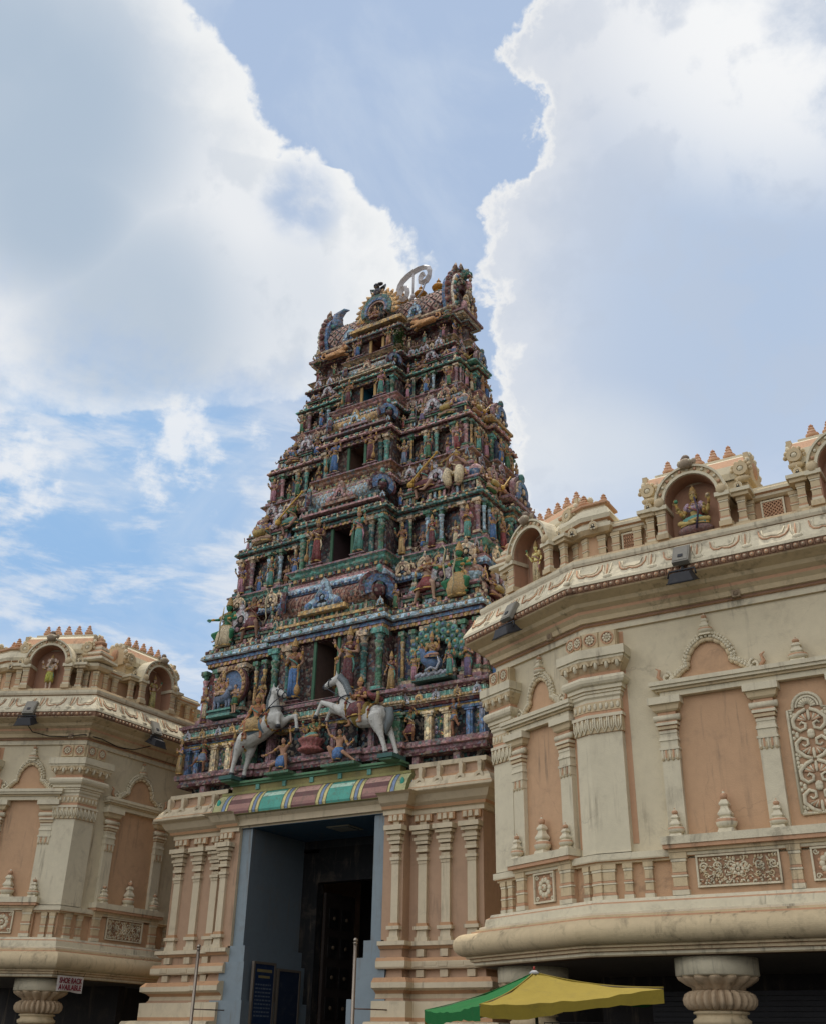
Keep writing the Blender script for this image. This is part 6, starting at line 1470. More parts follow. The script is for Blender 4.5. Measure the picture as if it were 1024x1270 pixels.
    for k, (w, z) in enumerate(((.52, 10.46), (.38, 10.64), (.26, 10.8))): q.lathe(cx, cy, [(w * .9, z), (w * 1.02, z + .03), (w, z + .09), (w * .8, z + .12, HT), (w * .7, z + .16, HT)], 4, HL, False, a0=pi / 4 - TH / 2)
    q.lathe(cx, cy, [(.12, 10.96), (.17, 11.0), (.17, 11.05), (.06, 11.1), (.08, 11.14), (.01, 11.24)], 10, HT); q.build('corner_roof', M_HALL, par)
    # columns under the overhang, ceiling, shaded inner walls
    cols = [(P2x + .42, P2y + .22)] + ([(9.74, -2.72), (13.6, -2.72)] if right else [(9.74, -2.72)])
    for x, y in cols: column(x, y, par, X)
    q = MB(X); poly = W + [(xe, 8)]
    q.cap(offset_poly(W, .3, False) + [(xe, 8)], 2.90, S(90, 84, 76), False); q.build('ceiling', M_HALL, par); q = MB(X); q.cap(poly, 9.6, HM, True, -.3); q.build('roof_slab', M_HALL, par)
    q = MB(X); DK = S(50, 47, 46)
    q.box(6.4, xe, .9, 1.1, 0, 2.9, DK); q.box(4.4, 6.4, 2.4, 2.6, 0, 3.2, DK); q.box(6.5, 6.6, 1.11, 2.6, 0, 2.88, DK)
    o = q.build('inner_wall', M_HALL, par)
    if right:
        q = MB(X)
        for k in range(30): q.box(7.4, 11.4, .86, .895, .1 + k * .085, .175 + k * .085, S(74, 74, 78))
        q.build('roller_shutter', M_LAMP, par)
    return par, MF, MM, MS

HALL_R, RF, RM, RS = build_hall(True)
HALL_L, LFm, LM, LS = build_hall(False)
floodlight(RM, 2.05, 9.10, 8.66, -.74, 'floodlight with grey box below the seated deity niche, on main face of hall', True)
floodlight(RF, 1.2, 9.0, 8.6, -.74, 'floodlight with tilted grey box on angled corner eave beside the tower')
floodlight(LFm, 1.32, 9.02, 8.66, -.74, 'black floodlight below the elephant headed deity niche')
floodlight(LS, 2.5, 9.0, 8.62, -.70, 'black floodlight under the shaded side eave next to the tower')

# ------------------------------------------------------------------ statues on the tower
TINT = (.95, .95, .95)
def W2(M, u, v): p = M @ Vector((u, v, 0)); return p.x, p.y
FRONT = Matrix.Identity(4)
G_GUARD, G_BAY, G_SEAT, G_FLANK = 'pairs of guardians beside the tower windows', 'standing statues in front of the tower shrines', 'figures on the upper ledges of the tower storeys', 'statues along the right flank of the tower'
BAYW = ['beside the window bay', 'in the middle of the {s} wing', 'at the {s} corner shrine']
def st(i): return STOREY_WORD[i]
SIDEW = {1: 'right', -1: 'left'}

GUARD_ROBES = [('blue', 'maroon'), ('red', 'teal'), ('blue', 'maroon'), ('maroon', 'teal'), ('blue', 'orange')]
BAY_ROBES = {(0, 1): ['yellow', None, 'violet'], (0, -1): ['yellow', None, 'pink'], (1, 1): ['yellow', 'maroon', 'teal'], (1, -1): ['blue', 'teal', 'pink'],
             (2, 1): ['grey-blue', 'green', 'red'], (2, -1): ['orange', 'green', 'pink'], (3, 1): ['pink', 'blue', 'green'], (3, -1): ['violet', 'blue', 'green'],
             (4, 1): ['cream', 'teal', 'pink'], (4, -1): ['cream', 'green', 'red']}
BAY_PROTO = [['lady', 'deity4', 'praying'], ['lady_m', 'lady', 'praying'], ['deity4', 'lady', 'lady_m'], ['praying', 'lady_m', 'deity4'], ['lady', 'praying', 'deity4']]

for i, t in enumerate(TIERS):
    z0, H, hw, yf, cw, yc = t['z0'], t['z1'] - t['z0'], t['hw'], t['yf'], t['cw'], t['yc']; hd = YC - yf
    P_, bays, sb, sw_ = tier_plan(t); last = i == 4; low = .46 if i == 0 else (.72 if last else .42)
    zs = z0 + low * H + (.1 if not last else .2) * H
    # window guardians
    for s in (-1, 1):
        g = t['wo'] + .34 * (1.3 if i == 0 else 1); rb = GUARD_ROBES[i][0 if s < 0 else 1]
        pr = ('guardian_m' if s > 0 else 'guardian') if i in (0, 2, 4) else ('lady' if s > 0 else 'guardian')
        if i == 0: pr = 'guardian' if s > 0 else 'guardian_m'
        h = (1.46, 1.22, 1.06, .84, .66)[i]
        place(pr, 'guardian_statue', s * g, yc - .1, z0 + .112, h, rb, f'{rb} robed crowned guardian statue on the {SIDEW[s]} of the {st(i)} storey window', 'statue', G_GUARD)
    # figures before the roofed bays
    for s in (-1, 1):
        for k, (bx, hb) in enumerate(bays):
            rb = BAY_ROBES[(i, s)][k]
            if rb is None: continue
            x = s * (bx - (.3 if i == 0 and k == 0 else 0)); h = (.86, .86, .74, .58, .4)[i] * (1.0 if k < 2 else 1.04)
            pr = BAY_PROTO[i][k] if s > 0 else BAY_PROTO[(i + 1) % 5][k]
            place(pr, 'deity_statue', x, yf - .19 if not (i == 0 and k == 0) else .12, z0 + .001, h, rb, f'{rb} robed standing statue {BAYW[k].format(s=SIDEW[s])}, {st(i)} storey of tower front' if k else f'{rb} robed standing statue just {SIDEW[s]} of the window bay, {st(i)} storey of tower front', 'statue', G_BAY)
            if i in (1, 2, 3) and k < 2:   # a smaller attendant between the bays
                nx = s * (bx + (bays[k + 1][0] - bx) * .55); q = ['pink', 'teal', 'orange', 'blue', 'cream', 'green'][(i * 2 + k + (s > 0)) % 6]
                place(['praying', 'man', 'lady'][(i + k) % 3], 'attendant_statue', nx, yf + .02, z0 + .001, h * .78, q, f'small {q} attendant statue against the wall panel {"nearer the window" if k == 0 else "nearer the corner"}, {SIDEW[s]} wing of {st(i)} storey', 'statue', 'small attendants between the tower shrines')
    if last: continue
    # figures on the shelf above
    up = {0: {1: [('archer', 2.72, 'red', 'running archer with drawn bow'), ('archer_kneeling', 3.6, 'yellow', 'green skinned archer in wide yellow skirt')],
              -1: [('archer', -2.72, 'maroon', 'striding warrior with bow'), ('archer_kneeling', -3.6, 'cream', 'green skinned archer in wide cream skirt')]},
          1: {1: [('veena', .32, 'maroon', 'seated player of a long yellow lute'), ('flute', .7, 'cream', 'turbaned flute player with big cream trousers')],
              -1: [('veena', .32, 'teal', 'seated player of a long yellow lute'), ('drummer', .7, 'cream', 'seated musician with cream drapery')]},
          2: {1: [('spear', .3, 'violet', 'spear bearer'), ('drummer', .68, 'green', 'seated figure with drum')],
              -1: [('spear', .3, 'blue', 'spear bearer'), ('seated4', .68, 'orange', 'seated four armed deity')]},
          3: {1: [('seated4', .3, 'maroon', 'seated four armed deity'), ('dancer_raised', .68, 'green', 'dancing figure')],
              -1: [('seated4', .3, 'violet', 'seated four armed deity'), ('dancer_kneel', .68, 'grey-blue', 'kneeling dancer')]}}[i]
    for s in (-1, 1):
        for (pr, x, rb, what) in up[s]:
            if i > 0: x = s * (cw + (hw - cw) * x)
            hh = {0: 1.34, 1: 1.2, 2: .92, 3: .74}[i] * (.8 if pr in ('spear', 'dancer_raised', 'dancer_kneel', 'archer') else 1.25 if pr != 'archer_kneeling' else 1.22)
            if pr == 'archer': hh = 1.42
            sk = S(46, 104, 72) if 'green skinned' in what else None
            dz = .22 * hh if pr in ('veena', 'flute') else .01
            place(pr, {'archer': 'archer_statue', 'archer_kneeling': 'archer_statue', 'veena': 'musician_statue', 'flute': 'musician_statue', 'drummer': 'musician_statue', 'spear': 'spear_bearer_statue', 'seated4': 'deity_statue'}.get(pr, 'dancer_statue'),
                  x, yf + (.02 if i == 0 else .1), zs + dz, hh, rb, f'{what} on the {SIDEW[s]} upper ledge of the {st(i)} storey', 'statue', G_SEAT, 0, sk)
    # small figures at the ends of the window barrel
    for s in (-1, 1):
        q = ['green', 'blue', 'red', 'pink'][i] if s > 0 else ['teal', 'orange', 'violet', 'yellow'][i]
        place('praying', 'attendant_statue', s * (cw + .14), yf - .04, zs + .005, (.62, .5, .42, .34)[i], q, f'small {q} figure beside the {SIDEW[s]} end of the barrel roof over the {st(i)} storey window', 'statue', 'small figures beside the barrel roofs')
    # right flank
    fl = [(-sb[1][0], 'lady', 'nearest the front corner'), (-sb[0][0], 'deity4', 'just behind the corner one'), (-sw_ * .55, 'guardian', 'front of the flank niche'), (sw_ * .55, 'guardian_m', 'behind the flank niche'), (sb[0][0], 'praying', 'on the rear half'), (sb[1][0], 'lady_m', 'at the rear corner')]
    rbs = [['blue', 'red', 'yellow', 'teal', 'pink', 'green'], ['blue', 'red', 'yellow', 'green', 'pink', 'maroon'], ['teal', 'pink', 'blue', 'green', 'red', 'violet'], ['pink', 'cream', 'orange', 'blue', 'green', 'red']][i]
    for k, (u, pr, ph) in enumerate(fl):
        x, y = W2(SIDE, u, -hw - (.2 if k not in (2, 3) else .38))
        place(pr, 'deity_statue', x, y, z0 + .002, (.84, .84, .7, .56)[i] * (1.1 if k in (2, 3) else 1), rbs[k], f'{rbs[k]} robed standing statue on the right flank, {st(i)} storey, {ph}', 'statue', G_FLANK, pi / 2)
    for k, (u, pr, ph) in enumerate(((-hd * .74, 'drummer', 'forward'), (-hd * .36, 'veena', 'second from the front corner'), (hd * .38, 'seated4', 'behind the gable'), (hd * .74, 'dancer_raised', 'rearmost'))):
        x, y = W2(SIDE, u, -hw + .02); q = ['maroon', 'green', 'orange', 'violet'][(k + i) % 4]; hh = (1.0, .95, .78, .62)[i]
        place(pr, 'musician_statue' if k < 2 else 'deity_statue', x, y, zs + (.2 * hh if pr == 'veena' else .01), hh * (1.15 if k < 3 else .75), q, f'{q} figure on the right flank upper ledge of {st(i)} storey, {ph}', 'statue', G_FLANK, pi / 2)
    # left corner, seen in profile against the sky
    q = ['violet', 'blue', 'red', 'teal'][i]
    place('lady_m', 'deity_statue', -hw + .02, yf + .12 * hd, z0 + .002, (.84, .84, .7, .56)[i], q, f'{q} robed statue at the left corner of the {st(i)} storey, seen against sky', 'statue', 'statues on the left edge of the tower', -pi / 2)

# top storey companions
t = TIERS[4]
for s in (-1, 1):
    q = 'teal' if s > 0 else 'green'
    place('seated4', 'deity_statue', s * 2.36, 1.98, 20.97, .72, q, f'{q} seated deity at the {SIDEW[s]} corner just under the roof eave', 'statue', 'seated figures under the roof eave')
    for k, u in enumerate((-1.5, -.5, .6, 1.5)):
        if s < 0: continue
        x, y = W2(SIDE, u * .38, -2.5); q = ['maroon', 'orange', 'green', 'pink'][k]
        place(['lady', 'deity4', 'guardian', 'praying'][k], 'deity_statue', x, y, 20.26, .62, q, f'{q} statue on the right flank just under the roof, number {["one", "two", "three", "four"][k]} from the front', 'statue', G_FLANK, pi / 2)
place('seated4', 'deity_statue', 0, 1.62, 21.6, .74, 'maroon', 'seated deity inside the flame edged arch above the top window')
def lion(s):
    m = MB()
    for p, q, a, b in (((.3, 0, .14), (-.2, 0, .16), .11, .13), ((-.2, 0, .16), (-.34, -.02, .26), .12, .1), ((.3, -.06, .12), (.1, -.12, .06), .09, .05), ((.1, -.12, .05), (.0, -.13, .04), .05, .04), ((-.22, -.06, .1), (-.42, -.1, .04), .06, .04), ((-.22, .06, .1), (-.42, .08, .04), .06, .04), ((-.37, -.02, .29), (-.46, -.04, .26), .07, .05)): capsule(m, p, q, a, b)
    m.ball((-.36, 0, .3), (.1, .1, .11), WHITE)
    for e in (-1, 1): m.ball((-.34, e * .08, .4), .03, WHITE, 6, 4)
    b = remesh(m, 'lion', .018, 2); me = b.mesh('lion_body')
    o = thing('lion_statue', f'reclining tan lion statue with curled tail under the roof eave, {SIDEW[s]} of the top window', 'statue', (s * 1.62, 1.9, 20.92), 'reclining lions under the eave', 0, .95)
    for nm, mesh_, c in (('body', me, S(176, 132, 88, KB)),):
        p = bpy.data.objects.new(nm, mesh_); COL.objects.link(p); mesh_.materials.append(M_STATUE); p.parent = o; p.color = c; p.scale = (1 if s > 0 else -1, 1, 1)
    q = MB(); q.tube([(.38, .0, .12), (.5, -.02, .1), (.58, -.03, .18), (.54, -.03, .3), (.44, -.03, .32), (.42, -.03, .24), (.48, -.03, .22)], [.03, .028, .026, .025, .025, .025, .03], WHITE, 7)
    p = bpy.data.objects.new('tail', q.mesh('lion_tail')); COL.objects.link(p); p.data.materials.append(M_STATUE); p.parent = o; p.color = S(176, 132, 88, KB); p.scale = (1 if s > 0 else -1, 1, 1)
    q = MB(); q.ball((-.33, .01, .3), (.1, .14, .14), WHITE, 10, 7); p = bpy.data.objects.new('mane', q.mesh('lion_mane')); COL.objects.link(p); p.data.materials.append(M_STATUE); p.parent = o; p.color = S(120, 76, 50, KB); p.scale = (1 if s > 0 else -1, 1, 1)
for s in (-1, 1): lion(s)
# child group by the left of the top window
for k, (x, q) in enumerate(((-.86, 'cream'), (-1.12, 'yellow'), (.86, 'cream'))):
    place(['praying', 'man', 'lady'][k], 'attendant_statue', x, 1.92, 20.26, .58, q, f'{q} attendant in the row beside the top window, {["next to the blue guardian", "outermost on the left", "next to the orange guardian"][k]}', 'statue', 'attendants beside the top window')

# first storey groups
def peacock_group():
    t = thing('deity_group', 'deity seated on a peacock before a green feather fan, right wing of first storey', 'statue group', (3.14, .2, 9.05))
    q = MB()
    for r, n, rr in ((.66, 17, .1), (.5, 13, .1), (.34, 9, .09)):
        for k in range(n):
            a = -.35 + (pi + .7) * k / (n - 1); q.ball((3.14 + r * cos(a), .2, 9.85 + r * .95 * sin(a)), (rr, .05, rr), [GREEN, DTEAL, TEAL][k % 3], 8, 5); q.ball((3.14 + r * cos(a), .155, 9.85 + r * .95 * sin(a)), (rr * .4, .02, rr * .4), BLUE if k % 2 else OCHRE, 6, 4)
    q.build('feather_fan', M_STATUE, t)
    q = MB(); q.box(2.66, 3.62, -.16, .3, 9.051, 9.12, DTEAL); q.box(2.72, 3.56, -.12, .3, 9.121, 9.2, GREYB)
    for k in range(14): q.ball((2.76 + k * .06, -.12, 9.17 + .02 * (k % 3)), (.06, .05, .05), GREYB, 6, 4)
    q.build('plinth', M_STATUE, t)
    q = MB(); q.tube([(3.3, .1, 9.5), (3.1, -.05, 9.45), (2.98, -.15, 9.55), (2.96, -.2, 9.75), (2.9, -.24, 9.78)], [.1, .17, .09, .06, .03], BLUE, 9); q.tube([(2.9, -.24, 9.78), (2.83, -.27, 9.75)], [.03, .005], OCHRE, 5)
    for e in (3.05, 3.18): q.tube([(e, -.05, 9.35), (e + .03, -.1, 9.2)], [.04, .03], OCHRE, 6)
    q.tube([(3.05, -.2, 9.24), (3.2, -.22, 9.3), (3.34, -.2, 9.24), (3.42, -.2, 9.4), (3.36, -.2, 9.56)], [.03, .035, .035, .03, .01], GREYB, 7); q.build('peacock', M_STATUE, t)
    place('seated4', 'deity_statue', 3.14, -.06, 9.52, .98, 'blue', 'four armed deity riding the peacock in the right wing of the first storey')
    place('lady_m', 'attendant_statue', 2.72, -.1, 9.06, .68, 'pink', 'pink robed lady standing left of the peacock group'); place('lady', 'attendant_statue', 3.62, -.1, 9.06, .74, 'teal', 'teal robed lady standing right of the peacock group')
peacock_group()
def throne_group():
    t = thing('deity_group', 'deity on a blue bull framed by a golden oval arch, left wing of first storey', 'statue group', (-3.12, .2, 9.05))
    q = MB(); q.arch(0, 0, .4, .5, -.08, .05, C_(150, 112, 70), 0, 2 * pi, 26); q.arch(0, 0, .5, .54, -.04, .05, MAROON, 0, 2 * pi, 26)
    for k in range(26): a = 2 * pi * k / 26; q.ball((.46 * cos(a), -.08, .46 * sin(a)), (.045, .03, .045), OCHRE if k % 2 else BROWN, 6, 4)
    q.plate([(.4 * cos(2 * pi * k / 20), .4 * sin(2 * pi * k / 20)) for k in range(20)], -.0, .04, BLUE)
    Mx = Matrix.Translation((-3.12, .28, 9.95)) @ Matrix.Diagonal((1, 1, 1.12, 1)); q.v = [tuple(Mx @ Vector(p)) for p in q.v]; q.build('oval_arch', M_STATUE, t)
    q = MB(); q.box(-3.5, -2.72, -.16, .25, 9.051, 9.12, TEAL); q.box(-3.46, -2.76, -.12, .25, 9.121, 9.2, DTEAL); q.box(-3.5, -2.72, -.16, .25, 9.201, 9.25, TEAL); q.build('plinth', M_STATUE, t)
    q = MB(); q.tube([(-3.34, .0, 9.55), (-3.1, -.02, 9.56), (-2.9, -.06, 9.6), (-2.8, -.12, 9.74)], [.12, .15, .13, .08], C_(80, 100, 130), 9); q.tube([(-2.8, -.12, 9.76), (-2.7, -.2, 9.68)], [.08, .05], C_(80, 100, 130), 8)
    for x in (-3.34, -3.22, -2.96, -2.86): q.tube([(x, -.06, 9.5), (x + .02, -.06, 9.36), (x, -.06, 9.25)], [.05, .035, .03], C_(80, 100, 130), 6)
    q.build('bull', M_STATUE, t)
    place('seated4', 'deity_statue', -3.12, -.04, 9.58, .92, 'yellow', 'yellow clad deity seated on the bull inside the oval arch')
    place('man', 'attendant_statue', -2.62, -.12, 9.06, .78, 'green', 'bare chested man in a green kilt standing right of the oval arch')
    place('praying', 'attendant_statue', -3.62, -.1, 9.06, .7, 'cream', 'small cream attendant with pink ring standing left of the oval arch')
throne_group()
# frieze dancers and riders
place('dancer_squat', 'dancer_statue', 2.56, .03, 7.725, .84, 'maroon', 'brown skirted dancer squatting with one arm over her head, frieze right of the horse', 'statue', 'dancers of the lowest frieze', 0, S(120, 84, 62))
place('dancer_raised', 'dancer_statue', 3.68, .03, 7.725, .86, 'grey-blue', 'grey clad dancer lifting one knee between cream and blue pillars, right frieze', 'statue', 'dancers of the lowest frieze', -.25, S(130, 92, 70))
place('lady', 'dancer_statue', 4.46, .5, 7.725, .84, 'yellow', 'yellow robed figure at the right corner of the lowest frieze, half hidden by the hall', 'statue', 'dancers of the lowest frieze', pi / 4)
place('dancer_kneel', 'dancer_statue', -3.62, .03, 7.725, .86, 'grey-blue', 'green bodiced dancer kneeling out to the left, left frieze', 'statue', 'dancers of the lowest frieze', .2, S(130, 92, 70), ROBES['green'])
place('praying', 'dancer_statue', -4.36, -.0, 7.725, .84, 'yellow', 'yellow robed figure at the left corner of the lowest frieze', 'statue', 'dancers of the lowest frieze', -.5)
place('lady_m', 'dancer_statue', -2.62, .05, 7.725, .8, 'orange', 'orange robed figure half hidden behind the left horse', 'statue', 'dancers of the lowest frieze')

def horse(sgn):
    """white rearing horse"""
    R = sgn > 0; y = -.30
    if R: J = dict(b=[((1.86, 8.34), .27), ((1.5, 8.36), .255), ((1.1, 8.6), .26)], neck=[((1.04, 8.78), .2), ((.92, 9.1), .14), ((.78, 9.36), .115)], head=[((.76, 9.36), .115), ((.56, 9.3), .09), ((.4, 9.22), .062)],
                  hind=[[((1.9, 8.24), .2), ((2.0, 8.0), .12), ((2.06, 7.86), .075), ((2.16, 7.58), .052), ((2.2, 7.44), .06)], [((1.92, 8.24), .18), ((2.1, 8.02), .11), ((2.19, 7.89), .07), ((2.3, 7.58), .05), ((2.34, 7.42), .06)]],
                  fore=[[((.96, 8.56), .12), ((.62, 8.74), .075), ((.37, 8.84), .058), ((.27, 8.66), .044), ((.21, 8.53), .055)], [((1.0, 8.5), .11), ((.7, 8.62), .07), ((.48, 8.68), .055), ((.4, 8.54), .044), ((.36, 8.43), .055)]],
                  tail=[(2.06, 8.46), (2.2, 8.44), (2.22, 8.24), (2.14, 8.02), (2.12, 7.88)], mane=[(.84, 9.44), (1.0, 9.28), (1.12, 9.06), (1.2, 8.86)])
    else: J = dict(b=[((-1.93, 8.26), .25), ((-1.56, 8.4), .24), ((-1.12, 8.66), .25)], neck=[((-1.12, 8.82), .19), ((-1.16, 9.1), .14), ((-1.12, 9.34), .115)], head=[((-1.1, 9.34), .115), ((-.96, 9.3), .09), ((-.82, 9.2), .062)],
                  hind=[[((-1.96, 8.18), .19), ((-2.06, 8.02), .12), ((-2.13, 7.88), .075), ((-2.2, 7.6), .052), ((-2.22, 7.46), .06)], [((-1.9, 8.14), .18), ((-1.92, 7.94), .11), ((-1.95, 7.8), .07), ((-2.02, 7.55), .05), ((-2.03, 7.42), .06)]],
                  fore=[[((-1.06, 8.6), .12), ((-.98, 8.76), .08), ((-.9, 8.74), .06), ((-.91, 8.58), .045), ((-.9, 8.46), .055)], [((-1.0, 8.56), .11), ((-.76, 8.68), .07), ((-.56, 8.71), .055), ((-.52, 8.5), .044), ((-.5, 8.36), .055)]],
                  tail=[(-2.12, 8.3), (-2.22, 8.2), (-2.26, 7.95), (-2.28, 7.7)], mane=[(-1.22, 9.42), (-1.3, 9.2), (-1.3, 8.98), (-1.26, 8.8)])
    m = MB()
    def chain(ch, yy):
        for (a, ra), (b, rb) in zip(ch[:-1], ch[1:]): capsule(m, (a[0], yy, a[1]), (b[0], yy, b[1]), ra, rb, 12)
    chain(J['b'], y); chain(J['neck'], y - .02); chain(J['head'], y - .06)
    for k, ch in enumerate(J['hind']): chain(ch, y - .12 + .24 * k)
    for k, ch in enumerate(J['fore']): chain(ch, y - .11 + .22 * k)
    hd = J['head'][0][0]
    for e in (-1, 1): capsule(m, (hd[0] + .02 * sgn, y - .06 + e * .07, hd[1] + .08), (hd[0] + .0 * sgn, y - .06 + e * .09, hd[1] + .2), .035, .012, 8)
    b = remesh(m, 'horse', .022, 3)
    t = thing('horse_statue', f'white rearing horse statue on the {SIDEW[sgn]} side of the tiled door hood, facing {"left" if R else "right"}', 'statue', (J['hind'][0][-1][0][0], y, 7.3), 'rearing horses above the door')
    o = b.build('body', M_HORSE, t); o.color = S(178, 177, 170, 1.3)
    GR = S(112, 120, 122, 1.1)
    q = MB(); q.tube([(x, y, z) for x, z in J['tail']], [.05, .09, .1, .08, .02], GR, 9) if len(J['tail']) == 5 else q.tube([(x, y, z) for x, z in J['tail']], [.05, .09, .08, .02], GR, 9); q.build('tail', M_HORSE, t)
    q = MB()
    for (x, z), (x2, z2) in zip(J['mane'][:-1], J['mane'][1:]):
        for k in range(4): f = k / 4; px, pz = x + (x2 - x) * f, z + (z2 - z) * f; q.tube([(px, y - .02, pz), (px - .04 * sgn, y - .1, pz - .02), (px - .02 * sgn, y - .15, pz - .1)], [.06, .055, .02], GR, 6)
    q.build('mane', M_SKIN, t)
    q = MB(); h0, h1, h2 = [p[0] for p in J['head']]; K = S(52, 56, 64, 1.3)
    for c, r in ((h1, .096), (h2, .072)):
        q.tube([(c[0] + r * .3 * cos(a), y - .06 + r * sin(a), c[1] + r * cos(a)) for a in [2 * pi * k / 12 for k in range(13)]], .014, K, 5)
    q.tube([(h2[0], y - .13, h2[1]), ((h2[0] + J['b'][2][0][0]) / 2, y - .24, (h2[1] + J['b'][2][0][1]) / 2 + .1), (J['b'][1][0][0], y - .26, J['b'][1][0][1] + .16)], .012, K, 5)
    n0 = J['neck'][0][0]; q.tube([(n0[0] + .2 * cos(a), y - .02 + .2 * sin(a), n0[1] + .08 + .05 * cos(a)) for a in [2 * pi * k / 16 for k in range(17)]], .016, K, 5); q.build('bridle', M_SKIN, t)
    q = MB()
    for e in (-1, 1): q.ball((h1[0] + (.06 if R else -.04), y - .06 + e * .085, h1[1] + .05), (.026, .02, .022), S(20, 20, 22), 7, 5); q.ball((h2[0] - .04 * sgn * (1 if R else 1), y - .06 + e * .05, h2[1]), (.014, .012, .012), S(40, 36, 36), 6, 4)
    q.build('eyes', M_SKIN, t)
    q = MB(); 
    for ch, yy in ((J['hind'][0], y - .12), (J['hind'][1], y + .12), (J['fore'][0], y - .11), (J['fore'][1], y + .11)): 
        (x, z) = ch[-1][0]; q.lathe(x, yy, [(.05, z + .03), (.07, z - .05)][::-1], 10, S(60, 62, 66))
    q.build('hooves', M_SKIN, t)
    q = MB(); c = J['b'][1][0]; q.tube([(c[0] - .2, y, c[1] + .02), (c[0] + .2, y, c[1] + .04 + (.06 if R else .1))], [.275, .275], S(150, 130, 70) if R else S(100, 120, 130), 14, True, .92); q.build('saddle_cloth', M_SKIN, t)
    for (bx, bz), r0 in (J['b'][0], J['b'][2]):
        q = MB()
        pts = [(bx + .06 * sgn * cos(a) * (1 if (bx, bz) == J['b'][0][0] else -1), y + (r0 + .012) * cos(a), bz + (r0 + .012) * sin(a)) for a in [2 * pi * k / 22 for k in range(23)]]
        q.tube(pts, .022, S(150, 112, 62), 6)
        for k in range(0, 22, 2): q.ball((pts[k][0], pts[k][1], pts[k][2]), (.036, .036, .036), S(122, 50, 48) if k % 4 else S(176, 146, 84), 7, 5)
        q.build('rump_strap' if (bx, bz) == J['b'][0][0] else 'breast_strap', M_SKIN, t)
    q = MB(); hx = J['hind'][0][-1][0][0] + .07 * sgn
    q.box(hx - .2, hx + .2, y - .26, y + .3, 7.301, 7.39, DTEAL); q.box(hx - .16, hx + .16, y - .22, y + .3, 7.255, 7.3, GREEN); q.build('pedestal', M_SKIN, t)
    return t
horse(1); horse(-1)
r = place('rider', 'rider_statue', 1.42, -.34, 8.42, 1.36, 'maroon', 'rider statue in maroon with flying striped cape on the right horse', 'statue', None, -.35, S(160, 118, 90), ROBES['maroon'])
q = MB(); q.tube([(.05, .05, .42), (.16, .1, .34), (.3, .08, .24), (.46, .04, .2)], [.07, .11, .14, .11], S(110, 50, 52, 1.2), 9, True, .35); q.tube([(.44, .02, .1), (.47, .02, .2), (.47, .02, .3)], .03, S(150, 130, 80), 6)
o = bpy.data.objects.new('cape', q.mesh('rider_cape')); COL.objects.link(o); o.data.materials.append(M_STATUE); o.parent = r
r = place('rider_m', 'rider_statue', -1.62, -.36, 8.46, 1.36, 'yellow', 'bare chested rider statue in yellow trousers on the left horse', 'statue', None, .2, S(160, 112, 84))
q = MB(); q.tube([(-.08, .06, .42), (-.14, .06, .28), (-.15, .05, .1)], [.06, .08, .05], S(40, 90, 84, 1.2), 8, True, .5); o = bpy.data.objects.new('cape', q.mesh('rider_cape')); COL.objects.link(o); o.data.materials.append(M_STATUE); o.parent = r
for pr, x, what in (('dwarf', .84, 'crouching dwarf statue lifting an arm under the right horse'), ('dwarf_m', -.8, 'crouching dwarf statue lifting an arm under the left horse')):
    d = place(pr, 'dwarf_statue', x, -.27, 7.36, 1.08, 'blue', what, 'statue', 'dwarfs under the horses', 0, S(146, 112, 90))
    q = MB(); q.box(-.36, .5 if x > 0 else .3, -.16, .14, -.055, -.002, GREEN); o = bpy.data.objects.new('plinth', q.mesh('dwarf_plinth')); COL.objects.link(o); o.data.materials.append(M_STATUE); o.parent = d
d = place('seated4', 'deity_statue', 0, -.2, 8.0, 1.02, 'teal', 'teal clad deity seated on a pink lotus between the two horses', 'statue', None, 0, S(150, 116, 84), ROBES['green'])
q = MB(); q.lathe(0, -.04, [(.1, -.26), (.26, -.24), (.3, -.2), (.22, -.15), (.2, -.12), (.27, -.02), (.31, .03), (.24, .04)], 48, S(150, 92, 88, 1.2), True, 14, .16); o = bpy.data.objects.new('lotus_seat', q.mesh('lotus_seat')); COL.objects.link(o); o.data.materials.append(M_STATUE); o.parent = d

# statues in the rooftop niches
PALE = S(186, 170, 120, 1.3)
def niche_at(M, c, dy=-.0): p = M @ Vector((c, dy, 0)); return p.x, p.y
x, y = niche_at(RM, 2.2, .0); d = place('seated4', 'deity_statue', x, y - .02, 9.80, 1.24, 'teal', 'green legged deity with dark staff seated in the rooftop niche of the near hall', 'statue', None, 0, S(160, 140, 86), S(150, 128, 140))
q = MB(); q.tube([(.05, -.2, -.06), (.1, -.2, .2), (.06, -.18, .44)], .014, S(60, 50, 70), 6); o = bpy.data.objects.new('staff', q.mesh('staff')); COL.objects.link(o); o.data.materials.append(M_STATUE); o.parent = d
q = MB(); q.ball((0, -.04, -.02), (.26, .15, .09), S(110, 84, 80, 1.3), 14, 6); o = bpy.data.objects.new('seat', q.mesh('niche_seat')); COL.objects.link(o); o.data.materials.append(M_STATUE); o.parent = d
x, y = niche_at(RM, 4.85); place('lady', 'deity_statue', x, y - .02, 9.69, .86, 'cream', 'statue with raised pink hand in the rooftop niche at the right edge of the picture', 'statue', None, 0, S(180, 140, 120))
x, y = niche_at(RF, LF / 2); place('lady_m', 'deity_statue', x, y - .0, 9.69, .86, 'cream', 'pale standing statue in the arched niche on the angled roof corner of the near hall', 'statue', None, -TH, PALE, PALE, (1, .97, .85))
x, y = niche_at(LFm, LF / 2); place('elephant_headed', 'deity_statue', x, y, 9.69, .86, S(160, 160, 70), 'elephant headed deity in yellow green trousers in the rooftop niche of the left hall', 'statue', None, TH, S(176, 158, 140))
x, y = niche_at(LS, 2.2); place('lady', 'deity_statue', x, y, 9.69, .86, S(160, 150, 96), 'pale statue with flower garland in the shaded side niche of the left hall', 'statue', None, pi / 2, S(176, 146, 124))
